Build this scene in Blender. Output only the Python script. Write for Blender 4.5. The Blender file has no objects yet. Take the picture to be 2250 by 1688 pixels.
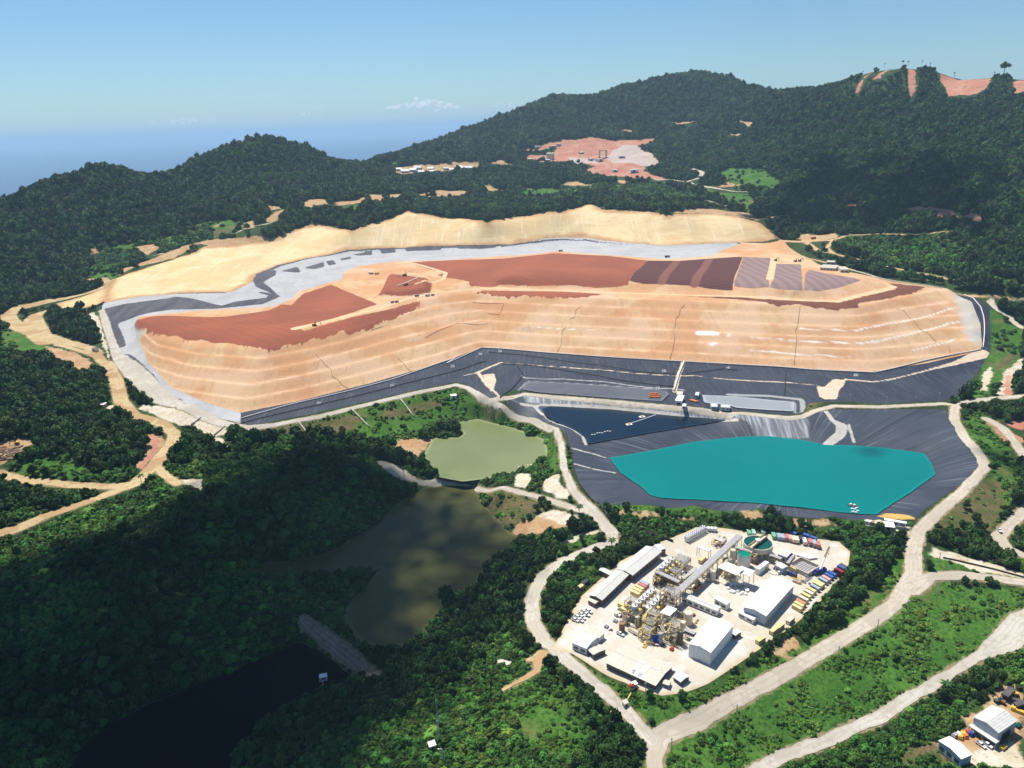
import bpy, bmesh, math, random
import numpy as np
from mathutils import Vector, Matrix

SC = bpy.context.scene
COL = SC.collection

# ------------------------------------------------------------------ camera, sky, sun, exposure
W_, H_, F_ = 2250.0, 1688.0, 1690.0           # survey frame used for taking bearings
CAM = np.array([0.0, 0.0, 290.0])
PITCH = math.radians(18.6)
ROLL = math.radians(2.07)
fw = np.array([0, math.cos(PITCH), -math.sin(PITCH)])
_r0 = np.array([1.0, 0, 0])
_u0 = np.array([0, math.sin(PITCH), math.cos(PITCH)])
RT = math.cos(ROLL) * _r0 - math.sin(ROLL) * _u0
UP = math.sin(ROLL) * _r0 + math.cos(ROLL) * _u0
cd = bpy.data.cameras.new('drone_camera')
co = bpy.data.objects.new('drone_camera', cd)
COL.objects.link(co)
cd.sensor_width = 36.0
cd.lens = 36.0 * F_ / W_
cd.clip_start = 1.0
cd.clip_end = 200000.0
m = Matrix.Identity(4)
for i in range(3):
    m[i][0] = RT[i]; m[i][1] = UP[i]; m[i][2] = -fw[i]; m[i][3] = CAM[i]
co.matrix_world = m
SC.camera = co

HAZE_D = 0.000066
SUN_EL, SUN_AZ = 64.0, -32.0                  # azimuth from +Y towards +X
sl = bpy.data.lights.new('sun', 'SUN')
sl.energy = 4.8
sl.angle = math.radians(0.55)
sl.color = (1.0, 0.95, 0.87)
so = bpy.data.objects.new('sun', sl)
COL.objects.link(so)
_e, _a = math.radians(SUN_EL), math.radians(SUN_AZ)
SUNV = Vector((math.sin(_a) * math.cos(_e), math.cos(_a) * math.cos(_e), math.sin(_e)))
so.rotation_euler = SUNV.to_track_quat('Z', 'Y').to_euler()
so.location = (0, 0, 900)

wd = bpy.data.worlds.new('World')
SC.world = wd
wd.use_nodes = True
nt = wd.node_tree
bg = nt.nodes['Background']
sky = nt.nodes.new('ShaderNodeTexSky')
sky.sky_type = 'NISHITA'
sky.sun_disc = False
sky.sun_elevation = _e
sky.sun_rotation = _a
sky.altitude = 300
sky.air_density = 1.0
sky.dust_density = 0.3
sky.ozone_density = 3.5
tint = nt.nodes.new('ShaderNodeMix'); tint.data_type = 'RGBA'; tint.blend_type = 'MULTIPLY'
tint.inputs[0].default_value = 1.0; tint.inputs[7].default_value = (0.77, 0.97, 1.09, 1)
nt.links.new(sky.outputs[0], tint.inputs[6])
nt.links.new(tint.outputs[2], bg.inputs[0])
bg.inputs[1].default_value = 0.072
SC.view_settings.view_transform = 'Standard'
SC.view_settings.look = 'None'
SC.view_settings.gamma = 1.0
SC.view_settings.exposure = 0.48
SC.cycles.max_bounces = 5
SC.cycles.diffuse_bounces = 2
SC.cycles.glossy_bounces = 2
SC.cycles.transmission_bounces = 2
SC.cycles.volume_bounces = 2
SC.cycles.use_adaptive_sampling = True

# ------------------------------------------------------------------ survey helpers
def V(l):                                      # bearings read at 2211 px across
    return np.array(l, float) * (2250.0 / 2211.0)

def crop(x0, y0, s):
    return lambda x, y: (x0 + x * s, y0 + y * s)
cA = crop(1200, 1140, .162749)
cB = crop(1500, 1140, .180832)
cC = crop(1220, 1340, .180832)
cD = crop(1350, 1240, .126582)
cE = crop(1600, 760, .294118)
cF = crop(1020, 760, .271248)
cG = crop(1950, 1080, .135624)
cH = crop(1850, 1380, .180832)
cI = crop(600, 440, .271248)
cJ = crop(1100, 440, .271248)
cK = crop(1650, 440, .271248)
cL = crop(0, 600, .180832)
cM = crop(0, 880, .226040)
cN = crop(400, 780, .271248)
cO = crop(200, 440, .229043)
cQ = crop(1130, 260, .271248)
cR = crop(500, 330, .316456)
cS = crop(850, 1380, .271248)
cT = crop(1800, 100, .203436)

def rays(p):
    p = np.atleast_2d(np.asarray(p, float))
    return fw + ((p[:, 0] - W_ / 2) / F_)[:, None] * RT + (-(p[:, 1] - H_ / 2) / F_)[:, None] * UP

def at_z(p, z):                                # where a bearing meets a level plane
    d = rays(p)
    t = (np.asarray(z, float) - CAM[2]) / d[:, 2]
    return CAM + t[:, None] * d

def at_r(p, r):                                # where a bearing reaches a ground distance
    d = rays(p)
    t = np.asarray(r, float) / np.hypot(d[:, 0], d[:, 1])
    return CAM + t[:, None] * d

def proj(X):
    X = np.atleast_2d(X) - CAM
    dz = X @ fw
    return np.c_[W_ / 2 + F_ * (X @ RT) / dz, H_ / 2 - F_ * (X @ UP) / dz]

# ------------------------------------------------------------------ numpy noise
_rng = np.random.RandomState(7)
_LAT = _rng.rand(256, 256).astype(np.float32)

def vnoise(x, y):
    xi = np.floor(x).astype(int); yi = np.floor(y).astype(int)
    fx = x - xi; fy = y - yi
    fx = fx * fx * (3 - 2 * fx); fy = fy * fy * (3 - 2 * fy)
    a = _LAT[xi & 255, yi & 255]; b = _LAT[(xi + 1) & 255, yi & 255]
    c = _LAT[xi & 255, (yi + 1) & 255]; d = _LAT[(xi + 1) & 255, (yi + 1) & 255]
    return (a * (1 - fx) + b * fx) * (1 - fy) + (c * (1 - fx) + d * fx) * fy

def fbm(x, y, o=4):
    s = 0; a = 0.5; t = 0
    for k in range(o):
        s = s + a * vnoise(x * 2 ** k + 17.3 * k, y * 2 ** k + 9.1 * k); t += a; a *= 0.5
    return s / t - 0.5

# ------------------------------------------------------------------ terrain control points
CP = []                                        # world points
def zpts(l):                                   # (x, y, z) at 2211 px
    a = np.array(l, float)
    CP.extend(at_z(V(a[:, :2]), a[:, 2]).tolist())
def rpts(l):                                   # (x, y, distance)
    a = np.array(l, float)
    w = at_r(V(a[:, :2]), a[:, 2])
    w[:, 2] -= 7.0                             # bearings were taken to the tree tops
    CP.extend(w.tolist())
def zline(l, step=14, close=False):
    a = np.array(l, float)
    w = at_z(V(a[:, :2]), a[:, 2])
    if close:
        w = np.vstack([w, w[:1]])
    for p, q in zip(w[:-1], w[1:]):
        n = max(1, int(np.linalg.norm((q - p)[:2]) / step))
        for k in range(n):
            CP.append((p + (q - p) * k / n).tolist())
    CP.append(w[-1].tolist())

YARD = [(1190, 1402), (1215, 1360), (1240, 1312), (1255, 1288), (1300, 1248), (1340, 1212), (1400, 1182), (1440, 1166), (1480, 1150), (1502, 1140),
        (1560, 1141), (1640, 1154), (1700, 1158), (1770, 1165), (1812, 1171), (1836, 1192), (1830, 1232), (1800, 1268), (1760, 1312), (1712, 1352),
        (1660, 1388), (1600, 1430), (1530, 1476), (1480, 1495), (1430, 1502), (1400, 1496), (1300, 1452), (1236, 1412)]
TURQ = [(1316, 990), (1400, 975), (1500, 955), (1600, 944), (1660, 943), (1725, 950), (1760, 957), (1782, 962), (1840, 963), (1900, 967), (1960, 975), (1998, 981),
        (2012, 1005), (2020, 1026), (1970, 1062), (1893, 1112), (1860, 1111), (1800, 1106), (1720, 1096), (1640, 1088), (1500, 1080), (1430, 1077), (1402, 1070), (1384, 1052), (1340, 1022)]
DARK = [(1170, 884), (1188, 878), (1321, 885), (1455, 899), (1575, 908), (1490, 921), (1402, 936), (1269, 960), (1265, 946), (1242, 930), (1194, 908), (1176, 896)]
GREEN = [(914, 985), (934, 950), (946, 946), (990, 946), (1003, 938), (975, 915), (1030, 906), (1110, 926), (1175, 950), (1182, 975), (1180, 992), (1150, 1008), (1115, 1020), (1060, 1034), (1000, 1041), (950, 1032), (925, 1008)]
BROWN = [(915, 1055), (960, 1050), (1020, 1052), (1035, 1075), (1060, 1110), (1100, 1150), (1130, 1165), (1110, 1185), (1060, 1215), (1030, 1260), (1000, 1282), (960, 1302),
         (935, 1342), (900, 1390), (870, 1405), (830, 1402), (780, 1388), (742, 1335), (748, 1308), (790, 1266), (822, 1228), (800, 1236), (700, 1246), (620, 1245), (530, 1240), (560, 1220),
         (700, 1200), (740, 1180), (800, 1140), (850, 1095), (890, 1068)]
BLACK = [(120, 1720), (150, 1659), (190, 1602), (250, 1560), (330, 1520), (420, 1482), (500, 1452), (580, 1416), (640, 1388), (680, 1398), (720, 1428), (762, 1464), (700, 1490), (650, 1512),
         (580, 1552), (530, 1602), (500, 1659), (480, 1720)]
ZW = dict(turq=7.0, dark=12.0, green=-2.0, brown=-9.0, black=-22.0)
def with_z(l, z):
    return [(x, y, z) for x, y in l]
def sd_in(p, w):
    # true when the point lies outside the outline
    ins = False
    for a, b in zip(w, np.roll(w, -1, 0)):
        if (a[1] <= p[1]) != (b[1] <= p[1]) and p[0] < a[0] + (p[1] - a[1]) / (b[1] - a[1]) * (b[0] - a[0]):
            ins = not ins
    return not ins
for poly, z in ((TURQ, 7.0), (DARK, 12.0), (GREEN, -2.0), (BROWN, -9.0), (BLACK, -22.0)):
    zline(with_z(poly, z - 0.2), 10, True)
    w = at_z(V(poly), z)
    c = w.mean(0)
    for k in (0.75, 0.5, 0.25):
        for q in w:
            if sd_in(c + (q - c) * k, w):
                continue
            CP.append((c + (q - c) * k - np.array([0, 0, 3.5])).tolist())
zline(with_z(YARD, 0.0), 10, True)
zpts([(x, y, 0.0) for x, y in ((1300, 1300), (1400, 1250), (1400, 1350), (1500, 1250), (1500, 1350), (1600, 1250), (1600, 1350), (1700, 1250), (1700, 1200), (1450, 1430), (1350, 1420), (1280, 1390), (1550, 1190), (1650, 1190), (1780, 1210))])

TOE = [(290, 702, 52), (298, 730, 48), (318, 780, 41), (370, 838, 31), (450, 872, 26), (520, 892, 23.5), (640, 868, 24), (800, 828, 24.5), (950, 785, 25.5), (1040, 751, 26.5),
       (1200, 764, 26), (1500, 781, 25.5), (1700, 794, 25), (1880, 804, 24), (2000, 785, 27), (2090, 765, 30), (2116, 757, 32)]
TOE_R = [(2121, 745, 36), (2117, 699, 49), (2098, 652, 61), (2062, 634, 68)]
CREST = [(292, 694, 60), (350, 728, 62), (450, 745, 62), (580, 748, 62.5), (690, 722, 64), (760, 700, 66), (830, 672, 68), (900, 650, 70), (960, 634, 71), (1030, 628, 72),
         (1200, 636, 72), (1400, 643, 72), (1600, 651, 72), (1800, 657, 72), (1850, 656, 72), (1930, 640, 72), (2002, 621, 73), (2045, 624, 72)]
zline(TOE + TOE_R, 12)
zline(CREST, 12)
# straight rise between foot and crest
def _between(ti, ci):
    for (a, b), (c, d) in zip(zip(ti[:-1], ti[1:]), zip(ci[:-1], ci[1:])):
        A = FOOT[a:b + 1]; B = np.array([at_z(V([p[:2]]), p[2])[0] for p in CREST[c:d + 1]])
        def res(L, n):
            s = np.r_[0, np.cumsum(np.linalg.norm(np.diff(L[:, :2], axis=0), axis=1))]
            t = np.linspace(0, s[-1], n)
            return np.c_[tuple(np.interp(t, s, L[:, k]) for k in range(3))]
        n = max(3, int(np.linalg.norm((A[-1] - A[0])[:2]) / 22))
        A, B = res(A, n), res(B, n)
        for f in (0.2, 0.4, 0.6, 0.8):
            CP.extend((A + (B - A) * f).tolist())
FOOT = np.array([at_z(V([p[:2]]), p[2])[0] for p in TOE + TOE_R])
_between((0, 5, 9, 13, 20), (0, 3, 9, 14, 17))
# graded crests and road beds
zline([(1095, 862, 18.5), (1132, 851, 18.5), (1200, 858, 18.5), (1300, 866, 18.5), (1450, 880, 18.5), (1560, 893, 18.5), (1700, 903, 18.5), (1735, 900, 19), (1762, 888, 20), (1800, 878, 20), (1900, 880, 20), (2040, 872, 20.5)], 9)
zline([(540, 921, 20.5), (600, 912, 21), (800, 871, 21), (985, 830, 21), (1010, 838, 20.5), (1040, 858, 19.5), (1075, 876, 18.2), (1150, 907, 16), (1195, 927, 14), (1212, 960, 12), (1217, 1010, 10.5), (1238, 1060, 8.5), (1280, 1106, 5)], 10)
zline([(2050, 885, 20.2), (2075, 935, 19), (2120, 985, 17.5), (2127, 1010, 17), (2080, 1060, 13.5), (2030, 1101, 10.5), (1985, 1147, 8), (1973, 1190, 6), (1973, 1240, 3)], 10)
zline([(1135, 838, 18.8), (1150, 826, 18.8), (1300, 836, 18.8), (1460, 851, 18.8), (1450, 868, 18.8), (1300, 856, 18.8), (1150, 841, 18.8)], 10)
zline([(1530, 868, 18.8), (1600, 872, 18.8), (1720, 880, 18.8), (1715, 893, 18.8), (1600, 886, 18.8), (1540, 878, 18.8)], 10)
UP_TOE = [(1003, 616, 73), (1081, 617, 73), (1355, 628, 73), (1670, 641, 73), (1808, 647, 73), (1909, 624, 73), (1934, 616, 73.5)]
UP_CREST = [(1003, 606, 81), (1081, 604, 81), (1358, 609, 81), (1582, 616, 81), (1736, 630, 81), (1775, 625, 81), (1869, 603, 81)]
zline(UP_TOE, 12)
zline(UP_CREST, 12)
BACK = [(300, 684, 60), (420, 672, 61), (540, 665, 62.5), (590, 662, 63), (630, 646, 65), (643, 630, 67), (739, 603, 72), (741, 589, 74), (776, 574, 76), (856, 563, 78), (963, 561, 80),
        (1123, 552, 80), (1201, 543, 80), (1347, 553, 80), (1438, 560, 80), (1534, 553, 81), (1600, 545, 81), (1690, 540, 82), (1760, 580, 81)]
zline(BACK, 16)
zpts([(800, 600, 75), (900, 600, 77), (850, 630, 72), (940, 630, 73), (700, 650, 67), (600, 700, 63.5), (450, 700, 62), (1200, 580, 81), (1500, 580, 81), (1700, 590, 81), (1350, 580, 81)])
GRAV = [(225, 655, 58), (300, 641, 64), (400, 633, 67), (500, 631, 70), (545, 609, 75), (552, 592, 78), (600, 573, 80), (680, 554, 82), (750, 541, 83), (850, 534, 84), (980, 532, 84),
        (1100, 528, 84), (1180, 517, 85), (1260, 516, 85), (1330, 524, 84), (1420, 532, 83), (1500, 530, 83), (1600, 523, 84), (1690, 519, 85)]
zline(GRAV, 16)
TANTOP = [(240, 605, 74), (280, 588, 80), (330, 570, 86), (410, 545, 95), (440, 532, 99), (480, 528, 101), (560, 518, 104), (600, 512, 106), (650, 491, 114), (700, 488, 115), (760, 498, 112), (800, 487, 116),
          (850, 475, 121), (880, 459, 127), (905, 466, 125), (950, 470, 124), (1000, 469, 124), (1050, 478, 122), (1100, 467, 124), (1140, 462, 125), (1210, 460, 126), (1275, 445, 131), (1300, 455, 128),
          (1340, 458, 127), (1390, 461, 126), (1440, 466, 124), (1480, 463, 124), (1540, 461, 123), (1600, 470, 117), (1640, 480, 111), (1690, 515, 90)]
zline(TANTOP, 16)
# left: pad edge and tracks
zpts([(245, 720, 46), (225, 690, 51), (215, 660, 57), (262, 770, 39.5), (300, 830, 33), (400, 880, 27), (480, 912, 22), (535, 922, 20.5), (600, 912, 21), (800, 870, 21), (985, 830, 21), (1060, 868, 18.5),
      (240, 860, 23), (250, 820, 27), (232, 780, 31), (130, 745, 38), (60, 700, 42), (20, 690, 43), (15, 675, 45), (50, 662, 47), (130, 650, 52), (190, 632, 57), (230, 615, 63), (200, 606, 64), (160, 612, 64),
      (150, 680, 50), (190, 720, 46), (215, 745, 42), (100, 800, 40), (50, 760, 44), (170, 850, 31), (60, 880, 32), (0, 800, 45), (0, 950, 26), (100, 940, 24), (200, 920, 27), (290, 960, 20),
      (330, 1005, 12), (370, 965, 14), (375, 935, 16), (340, 912, 18), (285, 895, 21), (290, 1045, 9), (240, 1052, 9), (150, 1048, 9), (60, 1040, 9.5), (0, 1025, 10), (200, 1080, 8), (100, 1115, 7.5), (0, 1150, 7),
      (100, 1075, 9), (150, 990, 18), (0, 990, 18), (50, 1170, 0), (200, 1140, 6), (300, 1130, 12), (420, 1000, 16), (420, 940, 14), (560, 950, 12), (650, 1000, 15), (760, 970, 10), (800, 1020, 8), (620, 1100, 16),
      (450, 1120, 18), (700, 1130, 8), (300, 1250, 14), (150, 1260, 10), (0, 1250, 4), (500, 1200, 4), (0, 1400, 0), (150, 1400, 2), (300, 1400, -2), (450, 1350, -4), (600, 1310, -8), (0, 1550, -8), (100, 1520, -10),
      (660, 1350, -13), (820, 1462, -12), (700, 1310, -9), (880, 1440, -6), (960, 1380, -4), (1060, 1300, -3), (1100, 1240, -4), (700, 1590, -12), (800, 1560, -6), (900, 1600, -2), (1000, 1500, 0), (1000, 1600, 2),
      (700, 1659, -12), (850, 1659, -3), (1100, 1500, 0), (1200, 1560, -2), (1300, 1600, -6), (1100, 1420, -2)])
# centre and right
zpts([(880, 880, 13), (960, 870, 12), (700, 925, 12), (840, 945, 5), (1000, 880, 8), (1060, 895, 8), (1130, 915, 8), (1195, 925, 14), (1213, 960, 12), (1218, 1010, 10), (1240, 1060, 8), (1280, 1105, 5), (1322, 1160, 2),
      (1270, 1185, 0), (1210, 1212, -2), (1165, 1250, -3), (1148, 1300, -4), (1152, 1345, -4), (1175, 1385, -3), (1290, 1480, -4), (1350, 1530, -6), (1400, 1590, -8), (1425, 1650, -9),
      (1000, 1047, 3), (1080, 1053, 3), (1150, 1070, 3), (850, 1015, 5), (1180, 1120, 0), (1100, 1110, -4), (1200, 1150, 0), (1280, 1230, 0), (1240, 1260, 0),
      (1300, 1089, 10), (1400, 1089, 10), (1500, 1091, 10), (1640, 1096, 10), (1800, 1113, 10), (1900, 1120, 10), (1960, 1118, 10), (1300, 1120, 5), (1450, 1120, 4), (1600, 1130, 3), (1800, 1150, 3), (1920, 1160, 4),
      (1235, 985, 11), (1252, 1050, 9.5), (1114, 851, 18.5), (1200, 858, 18.5), (1300, 866, 18.5), (1450, 880, 18.5), (1560, 893, 18.5), (1700, 903, 18.5), (1735, 900, 19), (1762, 888, 20), (1800, 878, 20), (1900, 880, 20),
      (2040, 872, 20.5), (2055, 895, 20), (2075, 935, 19), (2120, 985, 17.5), (2128, 1010, 17), (2080, 1060, 13.5), (2030, 1100, 10.5), (1985, 1145, 8), (1975, 1190, 6), (1975, 1240, 3), (1930, 1310, 1), (1800, 1390, -1.5),
      (1650, 1480, -4.5), (1500, 1560, -7), (2150, 862, 21), (2211, 856, 21.5), (1300, 842, 18.6), (1180, 833, 18.6), (1450, 852, 18.6), (1600, 858, 18.6), (1720, 875, 18.6), (1140, 822, 20), (1300, 826, 20.5), (1450, 840, 20.5), (1600, 845, 20.5),
      (1740, 858, 20.5), (1100, 800, 22), (1060, 790, 22.5), (1300, 795, 23.5), (1500, 808, 23.5), (1700, 820, 23), (1900, 830, 21), (2000, 820, 21), (2080, 800, 22), (2132, 740, 34), (2130, 690, 48), (2085, 640, 64),
      (2150, 780, 26), (2180, 720, 38), (2211, 690, 44), (2211, 800, 24), (2211, 900, 18), (2180, 980, 15), (2211, 1000, 13), (2150, 1060, 9), (2211, 1090, 6), (2150, 1150, 3.5), (2211, 1195, 3), (2060, 1150, 5), (2080, 1200, 2),
      (2211, 1230, 1), (2080, 1238, 2), (2150, 1246, 1), (2211, 1256, 1), (2100, 1300, -3), (2211, 1320, -5), (2000, 1400, -6), (1850, 1470, -8), (1700, 1560, -11), (1550, 1640, -12), (2100, 1425, -9), (2170, 1385, -8), (2000, 1490, -11.5),
      (1900, 1550, -14), (1780, 1605, -16), (1680, 1640, -17), (2211, 1450, -10), (2050, 1560, -14), (2150, 1600, -14), (2211, 1560, -13.5), (1950, 1620, -15), (1900, 1659, -16), (2100, 1659, -14.5), (2211, 1659, -14.5)])
# right-hand pad edge road and hill foot
zpts([(1700, 545, 84), (1720, 545, 83.5), (1800, 576, 80), (1900, 606, 76), (1950, 616, 74), (2060, 632, 68), (2211, 645, 64), (1720, 500, 92), (1760, 520, 90), (1790, 545, 88), (1860, 560, 84), (1960, 585, 78), (2060, 602, 74), (2211, 632, 68),
      (1800, 520, 92), (1870, 505, 96), (2060, 500, 100), (1760, 560, 84), (1680, 465, 112), (1720, 458, 115)])
# hills, by distance
rpts([(0, 437, 1800), (60, 412, 1850), (120, 385, 1900), (200, 356, 1950), (250, 366, 2000), (290, 380, 2080), (0, 520, 1640), (100, 500, 1700), (200, 470, 1760), (300, 440, 1800), (0, 620, 1480), (90, 610, 1520), (100, 560, 1600), (200, 560, 1620),
      (300, 520, 1640), (400, 480, 1680), (500, 450, 1740), (350, 400, 2000), (420, 350, 2200), (480, 315, 2150), (540, 302, 2200), (600, 306, 2230), (660, 318, 2230), (700, 335, 2230), (740, 362, 2200), (400, 420, 1900), (500, 400, 1950), (600, 380, 1970),
      (680, 400, 1900), (560, 350, 2050), (760, 400, 1950), (560, 480, 1540), (640, 440, 1650), (740, 430, 1720), (840, 420, 1800), (960, 410, 1850), (1080, 400, 1900), (700, 460, 1600), (860, 440, 1720), (1000, 440, 1730), (1200, 430, 1750), (1300, 420, 1760),
      (1400, 430, 1700), (780, 365, 2250), (850, 370, 2250), (950, 368, 2250), (1050, 355, 2300), (760, 352, 2350), (820, 340, 2450), (900, 322, 2550), (950, 300, 2700), (1000, 282, 2800), (1060, 265, 2850), (1120, 240, 2900), (1200, 207, 2950), (1280, 212, 2950),
      (1340, 185, 2950), (1420, 172, 2950), (1500, 160, 2950), (1570, 165, 2930), (1600, 188, 2900), (1640, 202, 2850), (1700, 195, 2700), (1780, 188, 2550), (1840, 165, 2450), (1880, 150, 2400), (1930, 142, 2380), (1960, 136, 2370), (2010, 137, 2350), (2045, 162, 2320),
      (2100, 160, 2320), (2150, 160, 2280), (2190, 175, 2240), (2230, 175, 2200), (2300, 180, 2150), (1100, 330, 2400), (1150, 325, 2380), (1200, 303, 2480), (1300, 297, 2500), (1400, 300, 2480), (1160, 350, 2250), (1290, 350, 2230), (1400, 350, 2220), (1250, 375, 2080),
      (1350, 378, 2050), (1420, 385, 2000), (1500, 385, 1980), (1450, 340, 2250), (1300, 270, 2650), (1450, 250, 2700), (1550, 240, 2650), (1600, 275, 2450), (1600, 330, 2200), (1550, 400, 1880), (1600, 400, 1860), (1700, 400, 1780), (1650, 430, 1700), (1560, 440, 1650),
      (1700, 300, 2250), (1800, 250, 2300), (1900, 220, 2250), (2000, 210, 2200), (2100, 210, 2130), (2211, 215, 2050), (1800, 330, 2000), (1900, 300, 2000), (2000, 290, 1950), (2100, 290, 1880), (2211, 290, 1800), (1800, 400, 1750), (1900, 380, 1720), (2000, 370, 1680),
      (2100, 370, 1620), (2211, 370, 1560), (1800, 450, 1560), (1900, 445, 1530), (2000, 445, 1480), (2100, 450, 1420), (2211, 450, 1350), (2211, 530, 1230), (2120, 540, 1250), (2000, 540, 1300), (2150, 590, 1150)])
rpts([(1000, 290, 2720), (1050, 270, 2780), (1100, 250, 2830), (1150, 231, 2870), (1000, 306, 2880), (1050, 288, 2950), (1100, 268, 3000), (1150, 250, 3040), (1030, 300, 2650), (1080, 282, 2700), (950, 305, 2650), (2050, 180, 2430), (2100, 180, 2430), (2150, 180, 2400), (2200, 190, 2370), (2080, 200, 2560), (2160, 200, 2520), (2230, 205, 2480)])
w_ = np.array(CP)
# ground outside the picture, and the far side of the ridges running down to the sea
far = []
for x, y, z in ((-900, 300, 30), (-700, 120, 10), (-300, 60, 0), (0, 0, -4), (300, 60, -10), (600, 150, -8), (800, 400, 0), (900, 700, 40), (1000, 1000, 130), (1300, 1300, 250), (1700, 1700, 330), (-900, 700, 50), (-1000, 1000, 80), (-1300, 1300, 60),
                (-1700, 1500, -80), (-1500, 900, -30), (-1400, 2200, -90), (-900, 2300, -90), (-1100, 1900, -70), (-700, 2700, -90), (-300, 3000, -95), (0, 3300, -95), (400, 3600, -95), (1000, 3700, -95), (1700, 3400, 0), (2300, 3000, 100), (2400, 2200, 260),
                (-400, 2650, -80), (-100, 2900, -30), (-2400, 3000, -100), (-2600, 1500, -100), (-2300, 500, -60), (2600, 1000, 150), (2500, 200, 60), (1500, 300, 20), (-1700, 200, 20), (2500, 4000, -95), (-1500, 4000, -100)):
    far.append((x, y, z))
CP.extend(far)
CPA = np.array(CP)
# drop near-duplicates
key = np.round(CPA[:, :2] / 4.0).astype(int)
_, idx = np.unique(key, axis=0, return_index=True)
CPA = CPA[np.sort(idx)]

def rbf_fit(X, z):
    n = len(X); S = 500.0
    A = np.sqrt(((X[:, None] - X[None]) ** 2).sum(-1)) / S
    Pm = np.c_[np.ones(n), X / S]
    M = np.zeros((n + 3, n + 3))
    M[:n, :n] = A - np.eye(n) * 0.0008
    M[:n, n:] = Pm; M[n:, :n] = Pm.T
    return np.linalg.solve(M, np.r_[z, 0, 0, 0]), S
_sol, _S = rbf_fit(CPA[:, :2], CPA[:, 2])
GX0, GX1, GY0, GY1, GS = -2500.0, 2500.0, -100.0, 3900.0, 8.0
gx = np.arange(GX0, GX1 + GS, GS); gy = np.arange(GY0, GY1 + GS, GS)
def rbf_eval(Q):
    out = np.empty(len(Q))
    X = CPA[:, :2]; x2 = (X ** 2).sum(1)
    for i in range(0, len(Q), 8000):
        q = Q[i:i + 8000]
        d = np.sqrt(np.maximum(((q ** 2).sum(1)[:, None] + x2[None] - 2 * q @ X.T), 0)) / _S
        out[i:i + 8000] = d @ _sol[:-3] + _sol[-3] + (q / _S) @ _sol[-2:]
    return out
_gg = np.stack(np.meshgrid(gx, gy, indexing='ij'), -1).reshape(-1, 2)
HM = rbf_eval(_gg).reshape(len(gx), len(gy))
# finer map over the worked ground
FX0, FX1, FY0, FY1, FS = -640.0, 720.0, 240.0, 1060.0, 3.0
fx_ = np.arange(FX0, FX1 + FS, FS); fy_ = np.arange(FY0, FY1 + FS, FS)
FM = rbf_eval(np.stack(np.meshgrid(fx_, fy_, indexing='ij'), -1).reshape(-1, 2)).reshape(len(fx_), len(fy_))

def bil(M, x0, y0, s, x, y):
    u = np.clip((x - x0) / s, 0, M.shape[0] - 1.001); v = np.clip((y - y0) / s, 0, M.shape[1] - 1.001)
    i = u.astype(int); j = v.astype(int); a = u - i; b = v - j
    return (M[i, j] * (1 - a) + M[i + 1, j] * a) * (1 - b) + (M[i, j + 1] * (1 - a) + M[i + 1, j + 1] * a) * b

def base_z(x, y):
    x = np.asarray(x, float); y = np.asarray(y, float)
    z = bil(HM, GX0, GY0, GS, x, y)
    ins = (x > FX0) & (x < FX1) & (y > FY0) & (y < FY1)
    if ins.any():
        z = z.copy()
        z[ins] = bil(FM, FX0, FY0, FS, x[ins], y[ins])
    return z

def sd_poly(x, y, poly, margin=60.0):
    poly = np.asarray(poly, float)[:, :2]
    out = np.full(x.shape, margin)
    k = (x > poly[:, 0].min() - margin) & (x < poly[:, 0].max() + margin) & (y > poly[:, 1].min() - margin) & (y < poly[:, 1].max() + margin)
    px, py = x[k], y[k]
    if not len(px):
        return out
    d2 = np.full(px.shape, 1e18); ins = np.zeros(px.shape, bool)
    for a, b in zip(poly, np.roll(poly, -1, 0)):
        e = b - a; L = e @ e + 1e-9
        t = np.clip(((px - a[0]) * e[0] + (py - a[1]) * e[1]) / L, 0, 1)
        d2 = np.minimum(d2, (px - a[0] - t * e[0]) ** 2 + (py - a[1] - t * e[1]) ** 2)
        c = ((a[1] <= py) != (b[1] <= py))
        if abs(e[1]) > 1e-9:
            ins ^= c & (px < a[0] + (py - a[1]) / e[1] * e[0])
    d = np.sqrt(d2)
    out[k] = np.minimum(np.where(ins, -d, d), margin)
    return out

def sd_line(x, y, line, w, margin=60.0):
    line = np.asarray(line, float)[:, :2]
    out = np.full(x.shape, margin)
    k = (x > line[:, 0].min() - margin) & (x < line[:, 0].max() + margin) & (y > line[:, 1].min() - margin) & (y < line[:, 1].max() + margin)
    px, py = x[k], y[k]
    if not len(px):
        return out
    w = np.broadcast_to(np.asarray(w, float), (len(line),))
    best = np.full(px.shape, margin)
    for i in range(len(line) - 1):
        a, b = line[i], line[i + 1]
        e = b - a; L = e @ e + 1e-9
        t = np.clip(((px - a[0]) * e[0] + (py - a[1]) * e[1]) / L, 0, 1)
        d = np.sqrt((px - a[0] - t * e[0]) ** 2 + (py - a[1] - t * e[1]) ** 2) - 0.5 * (w[i] + t * (w[i + 1] - w[i]))
        best = np.minimum(best, d)
    out[k] = best
    return out

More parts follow.
